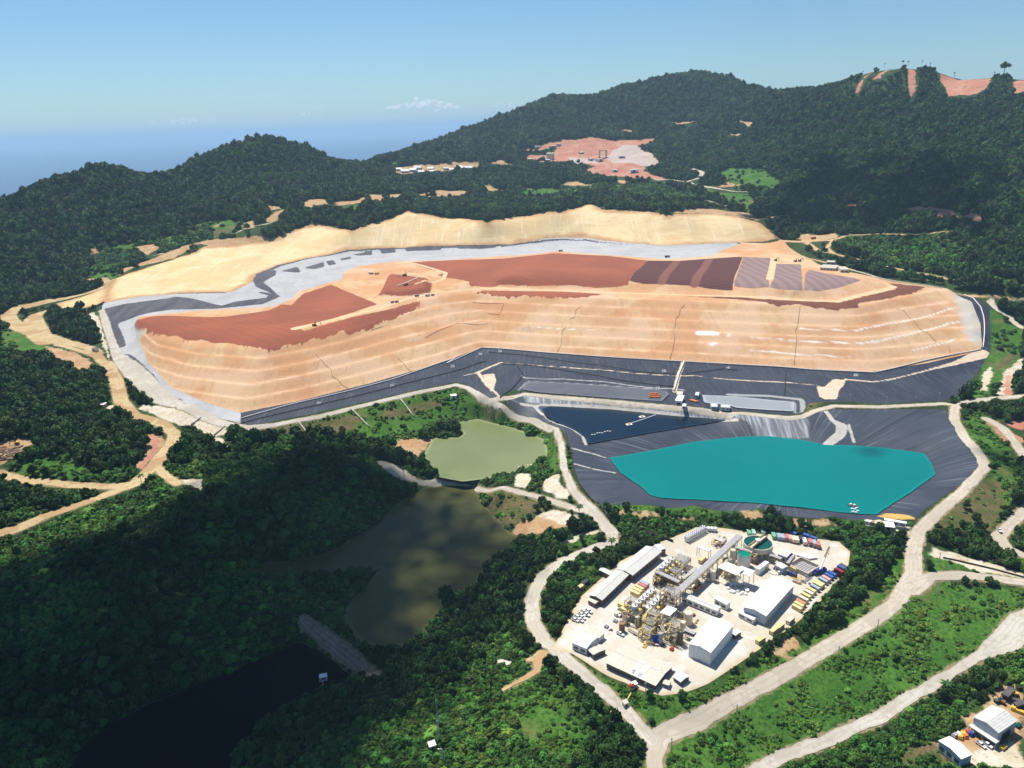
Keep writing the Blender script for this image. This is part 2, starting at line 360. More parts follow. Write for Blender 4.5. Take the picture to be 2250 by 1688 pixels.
# benches: the front and side faces of the heap step up in lifts
_face = [at_z(V([p[:2]]), p[2])[0] for p in TOE + TOE_R] + [at_z(V([p[:2]]), p[2])[0] for p in CREST[::-1]]
FACE = np.array(_face)
LIFT = 8.0
def tz(x, y):
    """height of the ground"""
    x = np.asarray(x, float); y = np.asarray(y, float)
    z = base_z(x, y)
    d = sd_poly(x, y, FACE, 30.0)
    k = d < 0
    if k.any():
        z = z.copy()
        zz = z[k]
        t = (zz - 23.5) / LIFT
        n = np.floor(t); f = t - n
        zs = 23.5 + LIFT * (n + np.clip(f / 0.78, 0, 1) + 0.0)
        w = np.clip(-d[k] / 8.0, 0, 1)
        z[k] = zz + (zs - zz) * w * 0.85
    d2 = sd_poly(x, y, MOUND, 12.0) if MOUND is not None else None
    if d2 is not None:
        k = d2 < 0
        if k.any():
            z = z.copy()
            z[k] += np.clip(-d2[k] * 0.75, 0, 6.5)
    for wp, wz in WPOLY:
        dw = sd_poly(x, y, wp, 6.0)
        k = dw < 4.0
        if k.any():
            z = z.copy()
            lim = np.where(dw[k] < 0, wz - np.clip(-dw[k] * 0.4, 0.15, 3.0), wz - 0.1 + dw[k] * 0.9)
            z[k] = np.minimum(z[k], lim)
    # natural ground has small rolls
    far_ = np.clip((np.hypot(x, y) - 1250) / 400, 0, 1)
    z = np.maximum(z, -80.0)
    return z + far_ * 26 * fbm(x / 120.0, y / 120.0, 4) * np.clip((z + 20) / 100, 0, 1)
MOUND = None
WPOLY = [(at_z(V(p_), z_), z_) for p_, z_ in ((TURQ, 7.0), (DARK, 12.0), (GREEN, -2.0), (BROWN, -9.0), (BLACK, -22.0))]
MOUND = at_z([cI(850, 775), cI(935, 618), cI(1080, 612), cI(1290, 675), cI(1275, 750), cI(1060, 782)], 73.0)

def hit(p):
    """where bearings (survey px) meet the ground"""
    d = rays(p)
    d = d / np.linalg.norm(d, axis=1)[:, None]
    n = len(d); t = np.full(n, 180.0); done = np.zeros(n, bool)
    for _ in range(1500):
        q = CAM + t[:, None] * d
        below = q[:, 2] < tz(q[:, 0], q[:, 1])
        done |= below
        if done.all():
            break
        t = np.where(done, t, t + np.where(t < 700, 3.0, 5.0))
        if (t > 5000).any():
            t = np.minimum(t, 5000); done |= t >= 5000
    lo = t - 6; hi = t.copy()
    for _ in range(14):
        mid = (lo + hi) / 2
        q = CAM + mid[:, None] * d
        below = q[:, 2] < tz(q[:, 0], q[:, 1])
        hi = np.where(below, mid, hi); lo = np.where(below, lo, mid)
    return CAM + hi[:, None] * d
def hv(l):
    return hit(V(l))
# ------------------------------------------------------------------ material helpers
def new_mat(name, rough=0.85, spec=0.2):
    mt = bpy.data.materials.new(name)
    mt.use_nodes = True
    b = mt.node_tree.nodes['Principled BSDF']
    b.inputs['Roughness'].default_value = rough
    b.inputs['Specular IOR Level'].default_value = spec
    return mt, mt.node_tree, b

class NB:
    """small node-tree writer"""
    def __init__(s, nt):
        s.nt = nt; s.N = nt.nodes; s.L = nt.links.new
        s.geo = s.N.new('ShaderNodeNewGeometry')
    def noise(s, scale, detail=4, rough=0.55, vec=(1, 1, 1), dist=0.0):
        mp = s.N.new('ShaderNodeMapping')
        mp.inputs['Scale'].default_value = vec
        s.L(s.geo.outputs['Position'], mp.inputs['Vector'])
        n = s.N.new('ShaderNodeTexNoise')
        n.inputs['Scale'].default_value = scale; n.inputs['Detail'].default_value = detail
        n.inputs['Roughness'].default_value = rough; n.inputs['Distortion'].default_value = dist
        s.L(mp.outputs[0], n.inputs['Vector'])
        return n.outputs['Fac']
    def attr(s, name):
        a = s.N.new('ShaderNodeAttribute'); a.attribute_name = name
        return a.outputs['Fac']
    def math(s, op, a, b=None, c=None, clamp=False):
        n = s.N.new('ShaderNodeMath'); n.operation = op; n.use_clamp = clamp
        for i, v in enumerate((a, b, c)):
            if v is None: continue
            if isinstance(v, (int, float)): n.inputs[i].default_value = v
            else: s.L(v, n.inputs[i])
        return n.outputs[0]
    def ramp(s, f, lo, hi, a=0.0, b=1.0):
        n = s.N.new('ShaderNodeMapRange'); n.interpolation_type = 'SMOOTHSTEP'
        s.L(f, n.inputs['Value'])
        n.inputs['From Min'].default_value = lo; n.inputs['From Max'].default_value = hi
        n.inputs['To Min'].default_value = a; n.inputs['To Max'].default_value = b
        return n.outputs['Result']
    def mix(s, f, a, b, mode='MIX'):
        n = s.N.new('ShaderNodeMix'); n.data_type = 'RGBA'; n.blend_type = mode
        for v, k in ((f, 0), (a, 6), (b, 7)):
            if isinstance(v, (int, float)): n.inputs[k].default_value = v
            elif isinstance(v, (tuple, list)): n.inputs[k].default_value = (*v[:3], 1)
            else: s.L(v, n.inputs[k])
        return n.outputs[2]
    def mottle(s, c1, c2, scale, lo=0.35, hi=0.65, **k):
        return s.mix(s.ramp(s.noise(scale, **k), lo, hi), c1, c2)
    def layer(s, base, name, col, edge=3.0, soft=0.8, nscale=0.12):
        """paint col where the signed distance attr is below zero, with a ragged edge"""
        n = s.noise(nscale, 5)
        e = s.math('MULTIPLY_ADD', n, 2 * edge, -edge)
        d = s.math('ADD', s.attr(name), e)
        return s.mix(s.ramp(d, -soft, soft, 1.0, 0.0), base, col)
    def bump(s, b, h, strength=0.3, dist=1.0):
        n = s.N.new('ShaderNodeBump'); n.inputs['Strength'].default_value = strength; n.inputs['Distance'].default_value = dist
        s.L(h, n.inputs['Height']); s.L(n.outputs[0], b.inputs['Normal'])

# ------------------------------------------------------------------ where each kind of surface lies (bearings -> ground)
def hit_near(p, rmax):
    p = np.array(p, float)
    for _ in range(16):
        w = hit(p); bad = np.hypot(w[:, 0], w[:, 1]) > rmax
        if not bad.any(): break
        p[bad, 1] += 2.0
    return w
def polyset(l):
    return [hv(p) if k == 'v' else hit_near([(q[0], q[1] - (14 if q[1] < 100 + 330 * .2035 else 0)) for q in p], 2400) if k == 's' else hit(np.array(p, float)) for k, p in l]
G3 = [(540, 930), (600, 921), (700, 905), (800, 880), (880, 856), (985, 838), (1020, 856), (1075, 882), (1150, 914), (1192, 938), (1205, 975), (1206, 1015), (1190, 1030), (1182, 980), (1176, 948), (1110, 924), (1030, 904), (975, 912), (940, 930), (900, 948), (840, 958), (760, 950), (700, 938), (560, 938)]
MASK = {}
MASK['tan'] = [np.array([at_z(V([p[:2]]), p[2])[0] for p in TANTOP + GRAV[::-1]]), hv([(226, 655), (240, 606), (232, 618), (190, 636), (120, 656), (130, 668), (170, 668)])]
MASK['soil'] = polyset([
    ('c', [cM(*q) for q in ((0, 400), (240, 370), (330, 400), (290, 440), (220, 480), (120, 570), (0, 640))]),
    ('c', [cM(*q) for q in ((1440, 310), (1560, 350), (1600, 400), (1560, 500), (1480, 560), (1380, 680), (1300, 650), (1420, 520), (1430, 400))]),
    ('c', [cF(*q) for q in ((400, 1480), (600, 1380), (750, 1330), (930, 1380), (930, 1450), (700, 1500), (520, 1540), (400, 1530))]),
    ('c', [cN(*q) for q in ((1680, 745), (1760, 680), (2030, 685), (1990, 750), (1920, 825), (1830, 795))]),
    ('c', [cF(*q) for q in ((1200, 1330), (1500, 1350), (1850, 1390), (1800, 1405), (1400, 1385), (1220, 1370))]),
    ('c', [cE(*q) for q in ((100, 1230), (220, 1230), (250, 1280), (460, 1290), (760, 1310), (800, 1350), (620, 1350), (400, 1310), (130, 1300))]),
    ('c', [cB(*q) for q in ((1330, 1410), (1480, 1490), (1420, 1560), (1250, 1659), (1030, 1670), (1200, 1510))]),
    ('c', [cK(*q) for q in ((370, 305), (440, 270), (560, 285), (690, 268), (710, 300), (560, 330), (400, 325))]),
    ('c', [cH(*q) for q in ((1790, 780), (2030, 690), (2212, 670), (2230, 1690), (1450, 1690), (1180, 1430), (1290, 1310), (1500, 1250), (1540, 1150), (1460, 1090), (1580, 1040), (1700, 960))]),
    ('c', [cR(*q) for q in ((100, 510), (180, 490), (185, 540), (110, 550))]), ('c', [cR(*q) for q in ((270, 480), (330, 430), (400, 410), (340, 490), (280, 500))]),
    ('c', [cR(*q) for q in ((520, 370), (570, 340), (680, 345), (710, 370), (580, 400), (530, 395))]), ('c', [cR(*q) for q in ((740, 360), (890, 350), (950, 325), (965, 350), (880, 374), (740, 387))]),
    ('c', [cR(*q) for q in ((980, 310), (1200, 300), (1210, 322), (1100, 337), (1060, 357), (990, 352))]), ('c', [cR(*q) for q in ((1300, 310), (1480, 280), (1660, 285), (1640, 315), (1400, 327))]),
    ('c', [cR(*q) for q in ((1780, 250), (1810, 230), (1850, 265), (1940, 280), (1830, 292))]), ('c', [cR(*q) for q in ((1160, 130), (1340, 100), (1480, 95), (1740, 70), (1745, 130), (1300, 162), (1170, 167))]),
    ('c', [cR(*q) for q in ((1810, 90), (1900, 68), (2000, 105), (1830, 112))]), ('c', [cR(*q) for q in ((280, 385), (350, 390), (370, 405), (300, 420))]),
    ('c', [cO(*q) for q in ((440, 450), (600, 420), (650, 460), (540, 530), (480, 500))]), ('c', [cO(*q) for q in ((0, 470), (80, 460), (80, 500), (0, 512))]), ('c', [cO(*q) for q in ((1150, 260), (1270, 205), (1210, 255))]),
    ('c', [cO(*q) for q in ((280, 720), (420, 640), (800, 560), (1000, 420), (900, 430), (600, 560), (300, 660))]),
    ('c', [cO(*q) for q in ((950, 420), (1300, 370), (1760, 370), (1830, 340), (1700, 390), (1300, 440), (1200, 470), (1100, 430))]),
    ('c', [cQ(*q) for q in ((1270, 30), (1370, 32), (1470, 26), (1350, 50))]), ('c', [cQ(*q) for q in ((1790, 15), (1930, 30), (1920, 68), (1800, 32))]), ('c', [cQ(*q) for q in ((1740, 132), (1840, 126), (1800, 146))]),
    ('c', [cQ(*q) for q in ((840, 97), (960, 99), (950, 112))]), ('c', [cQ(*q) for q in ((380, 535), (490, 505), (650, 550), (560, 545))]), ('c', [cQ(*q) for q in ((830, 500), (910, 510), (900, 535), (840, 520))]),
    ('c', [cQ(*q) for q in ((1640, 560), (1730, 515), (1900, 538), (1800, 545), (1700, 560))]), ('c', [cQ(*q) for q in ((1240, 765), (1600, 735), (1900, 770), (1960, 820), (1600, 775))]),
    ('v', [(100, 748), (180, 770), (215, 790), (175, 800), (120, 775)]), ])
MASK['pale'] = polyset([
    ('c', [cG(*q) for q in ((735, 885), (860, 945), (1100, 1015), (1500, 1115), (2212, 1335), (2212, 1425), (1800, 1355), (1400, 1275), (1080, 1140), (850, 1090), (690, 1065))]),
    ('c', [cE(*q) for q in ((2060, 190), (2150, 130), (2210, 80), (2210, 150), (2130, 230), (2100, 370), (2030, 375), (2000, 350), (2040, 300))]),
    ('c', [cE(*q) for q in ((1910, 200), (1960, 160), (1980, 200), (1930, 330), (1890, 340))]),
    ('c', [cK(*q) for q in ((1900, 800), (1960, 800), (2010, 890), (2100, 930), (2212, 1030), (2212, 1060), (2110, 990), (2050, 930), (1970, 890))]),
    ('c', [cF(*q) for q in ((640, 1080), (760, 1040), (790, 1120), (900, 1250), (800, 1240), (640, 1170))]),
    ('c', [cF(*q) for q in ((400, 1100), (430, 1040), (530, 1030), (545, 1080), (490, 1150), (410, 1140))]),
    ('c', [cF(*q) for q in ((590, 1370), (720, 1330), (920, 1370), (940, 1440), (760, 1440))]),
    ('c', [cM(*q) for q in ((1340, 80), (1400, 40), (1600, 60), (1900, 130), (1940, 170), (1860, 240), (1740, 250), (1600, 200), (1480, 130))]),
    ('c', [cM(*q) for q in ((1880, 230), (1990, 170), (2212, 260), (2212, 330), (2100, 350), (1990, 320))]),
    ('c', [cM(*q) for q in ((2000, 330), (2140, 370), (2212, 440), (2212, 470), (2100, 400))]),
    ('c', [cL(*q) for q in ((1040, 520), (1120, 480), (1200, 540), (1250, 700), (1310, 900), (1330, 1060), (1280, 960), (1250, 880), (1180, 640))]),
    ('c', [cM(*q) for q in ((1770, 770), (1960, 770), (1965, 870), (1900, 850), (1780, 815))]),
    ('c', [cM(*q) for q in ((930, 105), (1000, 60), (1100, 40), (1110, 110), (1060, 110))]),
    ('c', [cS(*q) for q in ((890, 260), (1000, 270), (980, 300), (900, 295))]),
    ('c', [cE(*q) for q in ((1010, 1310), (1060, 1290), (1170, 1310), (1350, 1340), (1370, 1420), (1300, 1420), (1160, 1370), (1020, 1340))]),
    ('c', [cF(*q) for q in ((770, 1600), (920, 1530), (1110, 1490), (1120, 1510), (960, 1540), (850, 1620))]),
    ('c', [cH(*q) for q in ((1560, 1480), (1800, 1420), (2212, 1400), (2212, 1690), (1500, 1690))]),
    ('c', [cN(*q) for q in ((1620, 860), (1700, 880), (1830, 950), (1900, 1010), (1780, 1020), (1690, 980), (1620, 900))])])
MASK['pink'] = polyset([
    ('s', [cT(*q) for q in ((390, 510), (440, 400), (490, 290), (590, 265), (540, 320), (490, 370), (430, 515))]), ('s', [cT(*q) for q in ((575, 370), (690, 215), (720, 215), (640, 362))]), ('s', [cT(*q) for q in ((660, 355), (740, 215), (860, 215), (800, 312), (720, 320))]),
    ('s', [cT(*q) for q in ((962, 340), (972, 195), (1032, 190), (1055, 440), (1000, 590), (972, 570))]), ('s', [cT(*q) for q in ((1290, 270), (1400, 318), (1850, 300), (1820, 450), (1700, 520), (1640, 535), (1390, 545), (1340, 420))]), ('s', [cT(*q) for q in ((2090, 390), (2240, 370), (2240, 480), (2110, 525))]),
    ('c', [cQ(*q) for q in ((20, 265), (110, 248), (250, 210), (400, 170), (600, 155), (1140, 165), (1130, 207), (1000, 217), (990, 240), (1080, 270), (1180, 370), (1060, 392), (1050, 430), (1240, 490), (1150, 502), (960, 482), (700, 472), (560, 420), (660, 390), (500, 362), (300, 352), (95, 342), (110, 300), (240, 300), (330, 270), (350, 240), (120, 262))]),
    ('c', [cK(*q) for q in ((1250, 70), (1320, 55), (1640, 85), (1830, 110), (1875, 190), (1740, 155), (1500, 95), (1290, 85))]), ('c', [cK(*q) for q in ((750, 40), (860, 38), (850, 52), (770, 52))]),
    ('c', [cE(*q) for q in ((1940, 560), (2040, 555), (2060, 640), (2130, 660), (2212, 690), (2212, 640), (2160, 620), (2090, 590), (2120, 570), (2212, 560), (2212, 720), (2130, 740), (2060, 720), (1980, 640))]),
    ('c', [cE(*q) for q in ((2070, 240), (2110, 220), (2100, 370), (2060, 372))]), ('c', [cM(*q) for q in ((1440, 330), (1520, 350), (1560, 470), (1470, 560), (1390, 670), (1330, 640), (1440, 520))])])
MASK['quarry'] = polyset([('c', [cQ(*q) for q in ((890, 215), (990, 220), (1060, 270), (1180, 360), (1060, 392), (800, 362), (740, 320), (800, 260))]), ('c', [cQ(*q) for q in ((430, 320), (640, 330), (700, 370), (500, 370))])])
MASK['grass'] = polyset([
    ('v', [(1440, 1600), (1540, 1548), (1680, 1478), (1800, 1408), (1900, 1345), (1960, 1290), (2010, 1258), (2211, 1272), (2211, 1330), (2100, 1412), (1990, 1480), (1880, 1540), (1700, 1615), (1560, 1680), (1440, 1690)]),
    ('v', [(1222, 1412), (1240, 1420), (1300, 1460), (1400, 1505), (1480, 1503), (1560, 1472), (1700, 1402), (1800, 1345), (1880, 1275), (1925, 1215), (1950, 1200), (1955, 1240), (1900, 1310), (1800, 1375), (1650, 1462), (1500, 1540), (1430, 1565), (1390, 1550), (1330, 1505), (1245, 1440)]),
    ('v', G3), ('c', [cK(*q) for q in ((1090, 560), (1300, 600), (1600, 640), (2212, 760), (2212, 700), (1700, 630), (1400, 580), (1150, 540))]),
    ('c', [cK(*q) for q in ((1930, 880), (1990, 900), (2100, 1010), (2212, 1060), (2212, 1240), (2000, 1500), (1880, 1600), (1760, 1590), (1850, 1440), (1900, 1250), (1945, 1200))]),
    ('v', [(1080, 1450), (1165, 1475), (1210, 1510), (1250, 1560), (1290, 1600), (1230, 1640), (1160, 1620), (1090, 1540)]),
    ('v', [(0, 715), (20, 712), (90, 720), (120, 760), (60, 780), (0, 760)]), ('v', [(20, 1000), (120, 985), (180, 1000), (210, 1035), (120, 1030), (40, 1025)]),
    ('v', [(2000, 1195), (2060, 1200), (2110, 1222), (2211, 1240), (2211, 1250), (2080, 1232), (2010, 1235)]),
    ('v', [(2040, 1150), (2150, 1200), (2211, 1220), (2211, 1210), (2100, 1180), (2060, 1160)]),
    ('c', [cO(*q) for q in ((1120, 200), (1300, 180), (1430, 200), (1440, 260), (1340, 290), (1140, 290))]), ('c', [cO(*q) for q in ((0, 440), (440, 400), (520, 440), (400, 480), (120, 450))]), ('c', [cO(*q) for q in ((0, 680), (250, 690), (290, 740), (100, 760), (0, 740))]),
    ('c', [cQ(*q) for q in ((1500, 540), (1640, 590), (1900, 620), (1960, 700), (1900, 780), (1740, 700), (1560, 650))]), ('c', [cQ(*q) for q in ((1540, 470), (1760, 400), (2000, 420), (2200, 540), (2100, 600), (1900, 580), (1700, 500))]),
    ('c', [cQ(*q) for q in ((20, 570), (300, 560), (440, 590), (300, 640), (40, 650))]), ('c', [cF(*q) for q in ((560, 1560), (880, 1480), (920, 1520), (640, 1600))]), ('c', [cF(*q) for q in ((870, 1620), (960, 1550), (1090, 1520), (1110, 1550), (1000, 1620))]),
    ('c', [cF(*q) for q in ((1100, 1280), (1700, 1290), (2212, 1320), (2212, 1390), (1700, 1370), (1250, 1340))]), ('c', [cN(*q) for q in ((1300, 620), (1700, 560), (2000, 600), (1900, 680), (1600, 740), (1350, 690))]),
    ('c', [cR(*q) for q in ((760, 400), (930, 380), (950, 420), (800, 440))]), ('c', [cR(*q) for q in ((1020, 100), (1200, 75), (1180, 120), (1030, 125))])])
MASK['grass'] += polyset([('v', [(2088, 888), (2130, 895), (2175, 955), (2205, 1040), (2180, 1105), (2140, 1130), (2100, 1080), (2140, 1020), (2138, 1005), (2090, 940)]), ('v', [(1340, 1700), (1395, 1640), (1405, 1690)])])
MASK['dry'] = polyset([
    ('v', [(2005, 1130), (2060, 1090), (2125, 1035), (2160, 1040), (2170, 1090), (2140, 1150), (2070, 1158), (2010, 1150)]), ('v', [(540, 931), (640, 914), (740, 898), (790, 900), (760, 935), (700, 940), (560, 938)]),
    ('c', [cN(*q) for q in ((1600, 500), (1850, 400), (2080, 370), (2130, 400), (1900, 470), (1700, 520))]), ('c', [cN(*q) for q in ((1060, 640), (1300, 590), (1200, 650))]),
    ('c', [cE(*q) for q in ((570, 400), (700, 400), (700, 430), (610, 545), (590, 520), (570, 460))]), ('c', [cF(*q) for q in ((180, 1150), (340, 1170), (600, 1260), (640, 1330), (400, 1460), (260, 1480), (200, 1300))]),
    ('c', [cH(*q) for q in ((640, 1690), (700, 1560), (860, 1400), (1180, 1370), (1450, 1690), (1250, 1690), (1130, 1570), (1000, 1560), (800, 1640))]), ('c', [cC(*q) for q in ((200, 480), (560, 620), (1080, 960), (1060, 980), (900, 940), (500, 700), (180, 520))]),
    ('c', [cE(*q) for q in ((2000, 200), (2080, 150), (2212, 60), (2100, 60), (2010, 130))]), ('c', [cO(*q) for q in ((1150, 300), (1330, 270), (1350, 310), (1180, 370))])])
ROADS = {                                       # name -> list of (survey points at 2211 px or crop, width m)
    'main': [(hv([(2260, 852), (2211, 856), (2150, 860), (2095, 866), (2062, 880), (2060, 905), (2078, 938), (2118, 985), (2126, 1008), (2080, 1060), (2030, 1101), (1985, 1147), (1972, 1190), (1973, 1240), (1930, 1306), (1800, 1390), (1650, 1478), (1510, 1556), (1425, 1592), (1412, 1640), (1425, 1720)]), [8, 8, 8, 8, 8, 8, 8, 8, 8, 8, 8.2, 8.6, 10, 10.5, 9.4, 8.6, 8.6, 9.4, 10.4, 8.6, 8.6])],
    'dam': [(hv([(2062, 876), (2040, 872), (1900, 879), (1800, 877), (1762, 887), (1735, 899), (1700, 903), (1560, 893), (1450, 880), (1300, 866), (1200, 858), (1132, 851), (1100, 860), (1060, 868)]), 6.5)],
    'west': [(hit([cL(1238, 455), cL(1290, 640), cL(1375, 870), cL(1450, 1040), cL(1560, 1130), cL(1700, 1270), cL(1830, 1410), cL(1980, 1530), cL(2150, 1600)]), [8, 9, 10, 13, 20, 22, 22, 20, 13]), (hv([(395, 878), (440, 898), (480, 914), (532, 924), (600, 917), (700, 898), (800, 872), (900, 848), (985, 831), (1010, 838), (1040, 858), (1075, 876), (1150, 907), (1195, 927), (1212, 960), (1217, 1010), (1238, 1060), (1280, 1106), (1322, 1152), (1322, 1170), (1275, 1188), (1212, 1212), (1168, 1248), (1148, 1300), (1150, 1345), (1172, 1384), (1218, 1422), (1290, 1484), (1350, 1536), (1385, 1575), (1408, 1600)]),
              [13, 12, 9, 7] + [6] * 9 + [5, 5, 5.5, 7, 8, 9, 8, 8, 8, 9, 9, 9, 9, 8, 7, 7, 7, 8])],
    'causeway': [(hv([(826, 1000), (850, 1018), (900, 1040), (1000, 1047), (1080, 1053), (1150, 1070), (1220, 1092), (1265, 1106)]), [9, 7, 5, 5, 5, 5, 6, 6])],
    'southwest': [(hv([(-60, 1170), (0, 1150), (100, 1114), (200, 1080), (290, 1046), (335, 1006), (370, 962), (378, 938), (345, 914), (290, 898), (262, 868), (252, 825), (236, 792), (212, 770), (165, 756), (120, 745)]), [9, 9, 9, 9, 13, 14, 13, 11, 13, 12, 14, 14, 13, 11, 7, 6]),
                  (hv([(-60, 1012), (0, 1024), (60, 1040), (150, 1048), (230, 1052), (290, 1046)]), [9, 9, 9, 9, 9, 10]), (hv([(340, 1010), (360, 1030), (385, 1046)]), [8, 8, 7])],
    'northwest': [(hv([(214, 762), (175, 747), (130, 738), (80, 722), (45, 708), (22, 694), (18, 680), (45, 664), (100, 652), (170, 638), (225, 620), (240, 608), (222, 602), (190, 604)]), [10, 12, 18, 22, 24, 22, 20, 22, 20, 18, 16, 13, 11, 10]),
                  (hit([cL(560, 460), cL(450, 500), cL(400, 560), cL(420, 650), cL(480, 760), cL(540, 850)]), [12, 20, 24, 28, 28, 20])],
    'east': [(hv([(1965, 1270), (2010, 1246), (2080, 1242), (2150, 1249), (2211, 1258), (2260, 1264)]), [14, 8, 7, 7, 7, 7])],
    'far_east': [(hv([(2260, 1060), (2211, 1105), (2180, 1135), (2155, 1160), (2175, 1185), (2211, 1200), (2260, 1215)]), [8, 8, 8, 9, 7, 6, 6]), (hv([(2260, 985), (2211, 985), (2190, 955), (2165, 925), (2130, 905)]), [8, 8, 8, 9, 8])],
    'lower': [(hv([(1580, 1690), (1680, 1638), (1780, 1603), (1900, 1550), (1950, 1515), (2000, 1488), (2060, 1450), (2120, 1415), (2170, 1388), (2211, 1345), (2260, 1320)]), [6, 6.2, 6.6, 6.6, 6.4, 6.0, 5.6, 6, 15, 17, 15])],
    'hillside': [(hv([(1690, 520), (1740, 522), (1790, 519), (1830, 508), (1900, 504), (2060, 499)]), [14, 13, 10, 5, 4, 3]), (hv([(1735, 520), (1775, 545), (1830, 556), (1862, 562)]), [9, 6, 6, 4]), (hv([(1912, 575), (1960, 586), (2030, 598), (2065, 606)]), 5),
                 (hv([(1800, 520), (1785, 535), (1800, 548)]), [8, 6, 5]), (hv([(1690, 536), (1745, 560), (1800, 572), (1900, 602), (1960, 616), (2060, 632), (2130, 640), (2211, 647), (2270, 652)]), [6, 6, 5, 5, 5, 6, 5, 4, 4]), (hv([(1632, 476), (1665, 470), (1722, 459)]), 5)],
    'quarry': [(hit([cQ(1140, 495), cQ(1240, 497), cQ(1400, 515), cQ(1640, 570), cQ(1900, 597)]), [9, 8, 8, 6, 4]), (hit([cQ(1400, 515), cQ(1480, 490), cQ(1520, 462), cQ(1520, 435), cQ(1440, 412)]), [8, 9, 11, 11, 9]), (hit([cQ(1500, 655), cQ(1600, 680), cQ(1730, 710)]), 5), (hit([cR(60, 575), cR(230, 520), cR(340, 490)]), 5), (hit([cO(600, 530), cO(690, 512)]), 4)],
    'trail': [(hit([cS(1255, 215), cS(1215, 265), cS(1225, 340), cS(1080, 430), cS(940, 500)]), [8, 5, 4, 2.6, 2]), (hit([cS(1240, 240), cS(1160, 260)]), 4)],
    'levee': [(hv([(655, 1340), (700, 1375), (760, 1422), (818, 1462)]), [7, 7.5, 7.5, 6])],
}
LINER_UP = hv([(505, 888), (514, 908), (522, 918), (553, 919), (660, 897), (793, 867), (983, 825), (1002, 828), (1037, 860), (1066, 866), (1112, 842), (1140, 846), (1300, 860), (1450, 874), (1560, 886), (1700, 896), (1734, 890), (1745, 870), (1830, 868), (1900, 872), (2037, 866), (2069, 855), (2105, 810), (2138, 760),
                (2137, 668), (2120, 650), (2084, 636), (2075, 640), (2100, 655), (2119, 699), (2122, 745), (2114, 756), (2088, 762), (2000, 782), (1880, 801), (1700, 792), (1500, 778), (1200, 762), (1040, 749), (950, 782), (800, 825), (640, 864)])
LINER_POND = hv([(1092, 870), (1118, 848), (1200, 861), (1450, 884), (1700, 907), (1728, 906), (1748, 900), (1762, 892), (1800, 884), (1990, 884), (2042, 885), (2075, 940), (2112, 990), (2117, 1012), (2070, 1050), (1998, 1098), (1977, 1122), (1900, 1122), (1800, 1116), (1640, 1098), (1500, 1092), (1300, 1090), (1286, 1082),
                  (1252, 1050), (1240, 1015), (1236, 975), (1218, 935), (1185, 912)])
HEAP = np.array([at_z(V([p[:2]]), p[2])[0] for p in TOE + TOE_R + [(2045, 623, 72)]] + list(hv([(1960, 612), (1900, 602), (1820, 586), (1765, 570), (1730, 552), (1700, 530), (1692, 519), (1600, 524), (1560, 540)])) + [at_z(V([p[:2]]), p[2])[0] for p in BACK[:16][::-1]])
APRON = np.array([at_z(V([p[:2]]), p[2])[0] for p in GRAV[:-1]] + list(hv([(1560, 540)])) + [at_z(V([p[:2]]), p[2])[0] for p in BACK[:16][::-1] + TOE[:6]] + list(hv([(519, 914), (480, 906), (400, 872), (335, 840), (290, 800), (264, 765), (248, 742), (234, 715), (222, 680), (220, 662)])))
YARDW = at_z(V(YARD), 0.0)
ALLROAD = [ln for l in ROADS.values() for ln in l]

def sd_any(x, y, polys, margin=60.0):
    o = np.full(x.shape, margin)
    for p in polys:
        o = np.minimum(o, sd_poly(x, y, p, margin))
    return o
def sd_roads(x, y, margin=60.0):
    o = np.full(x.shape, margin)
    for ln, w in ALLROAD:
        o = np.minimum(o, sd_line(x, y, ln, w, margin))
    return o
WATERS = {k: at_z(V(p), ZW[k]) for k, p in (('turq', TURQ), ('dark', DARK), ('green', GREEN), ('brown', BROWN), ('black', BLACK))}

# ------------------------------------------------------------------ the ground mesh: one sheet, finer towards the viewpoint
rr = [90.0]
while rr[-1] < 3700:
    r = rr[-1]
    rr.append(r + (6.0 if r < 230 else min(max(1.3, r * r / 222720.0 * 1.1), 6.5)))
rr = np.array(rr)
az = np.concatenate([np.arange(-62, -38, 0.7), np.arange(-38, 38, 0.115), np.arange(38, 62.5, 0.7)])
azr = np.radians(az)
NR, NA = len(rr), len(azr)
GXv = (rr[:, None] * np.sin(azr)[None]).ravel(); GYv = (rr[:, None] * np.cos(azr)[None]).ravel()
GZv = tz(GXv, GYv)
i0 = (np.arange(NR - 1)[:, None] * NA + np.arange(NA - 1)[None]).ravel()
GQ = np.stack([i0, i0 + 1, i0 + NA + 1, i0 + NA], 1)          # az grows to the right -> order fixed below
GQ = GQ[:, ::-1]

def mesh_from(name, co, faces, attrs=None, smooth=True):
    me = bpy.data.meshes.new(name)
    nv = len(co); nf = len(faces); k = faces.shape[1]
    me.vertices.add(nv); me.vertices.foreach_set('co', np.ascontiguousarray(co, np.float32).ravel())
    me.loops.add(nf * k); me.loops.foreach_set('vertex_index', np.ascontiguousarray(faces, np.int32).ravel())
    me.polygons.add(nf); me.polygons.foreach_set('loop_start', np.arange(0, nf * k, k, dtype=np.int32))
    me.polygons.foreach_set('use_smooth', np.full(nf, smooth))
    for a, v in (attrs or {}).items():
        at = me.attributes.new(a, 'FLOAT', 'POINT')
        at.data.foreach_set('value', np.ascontiguousarray(v, np.float32))
    me.update(); me.validate()
    return me

def put(name, me, mat=None, label=None, cat=None, kind=None, group=None, parent=None):
    o = bpy.data.objects.new(name, me)
    COL.objects.link(o)
    if mat is not None and me is not None and not me.materials:
        me.materials.append(mat)
    if parent is not None:
        o.parent = parent
    if label: o['label'] = label
    if cat: o['category'] = cat
    if kind: o['kind'] = kind
    if group: o['group'] = group
    return o

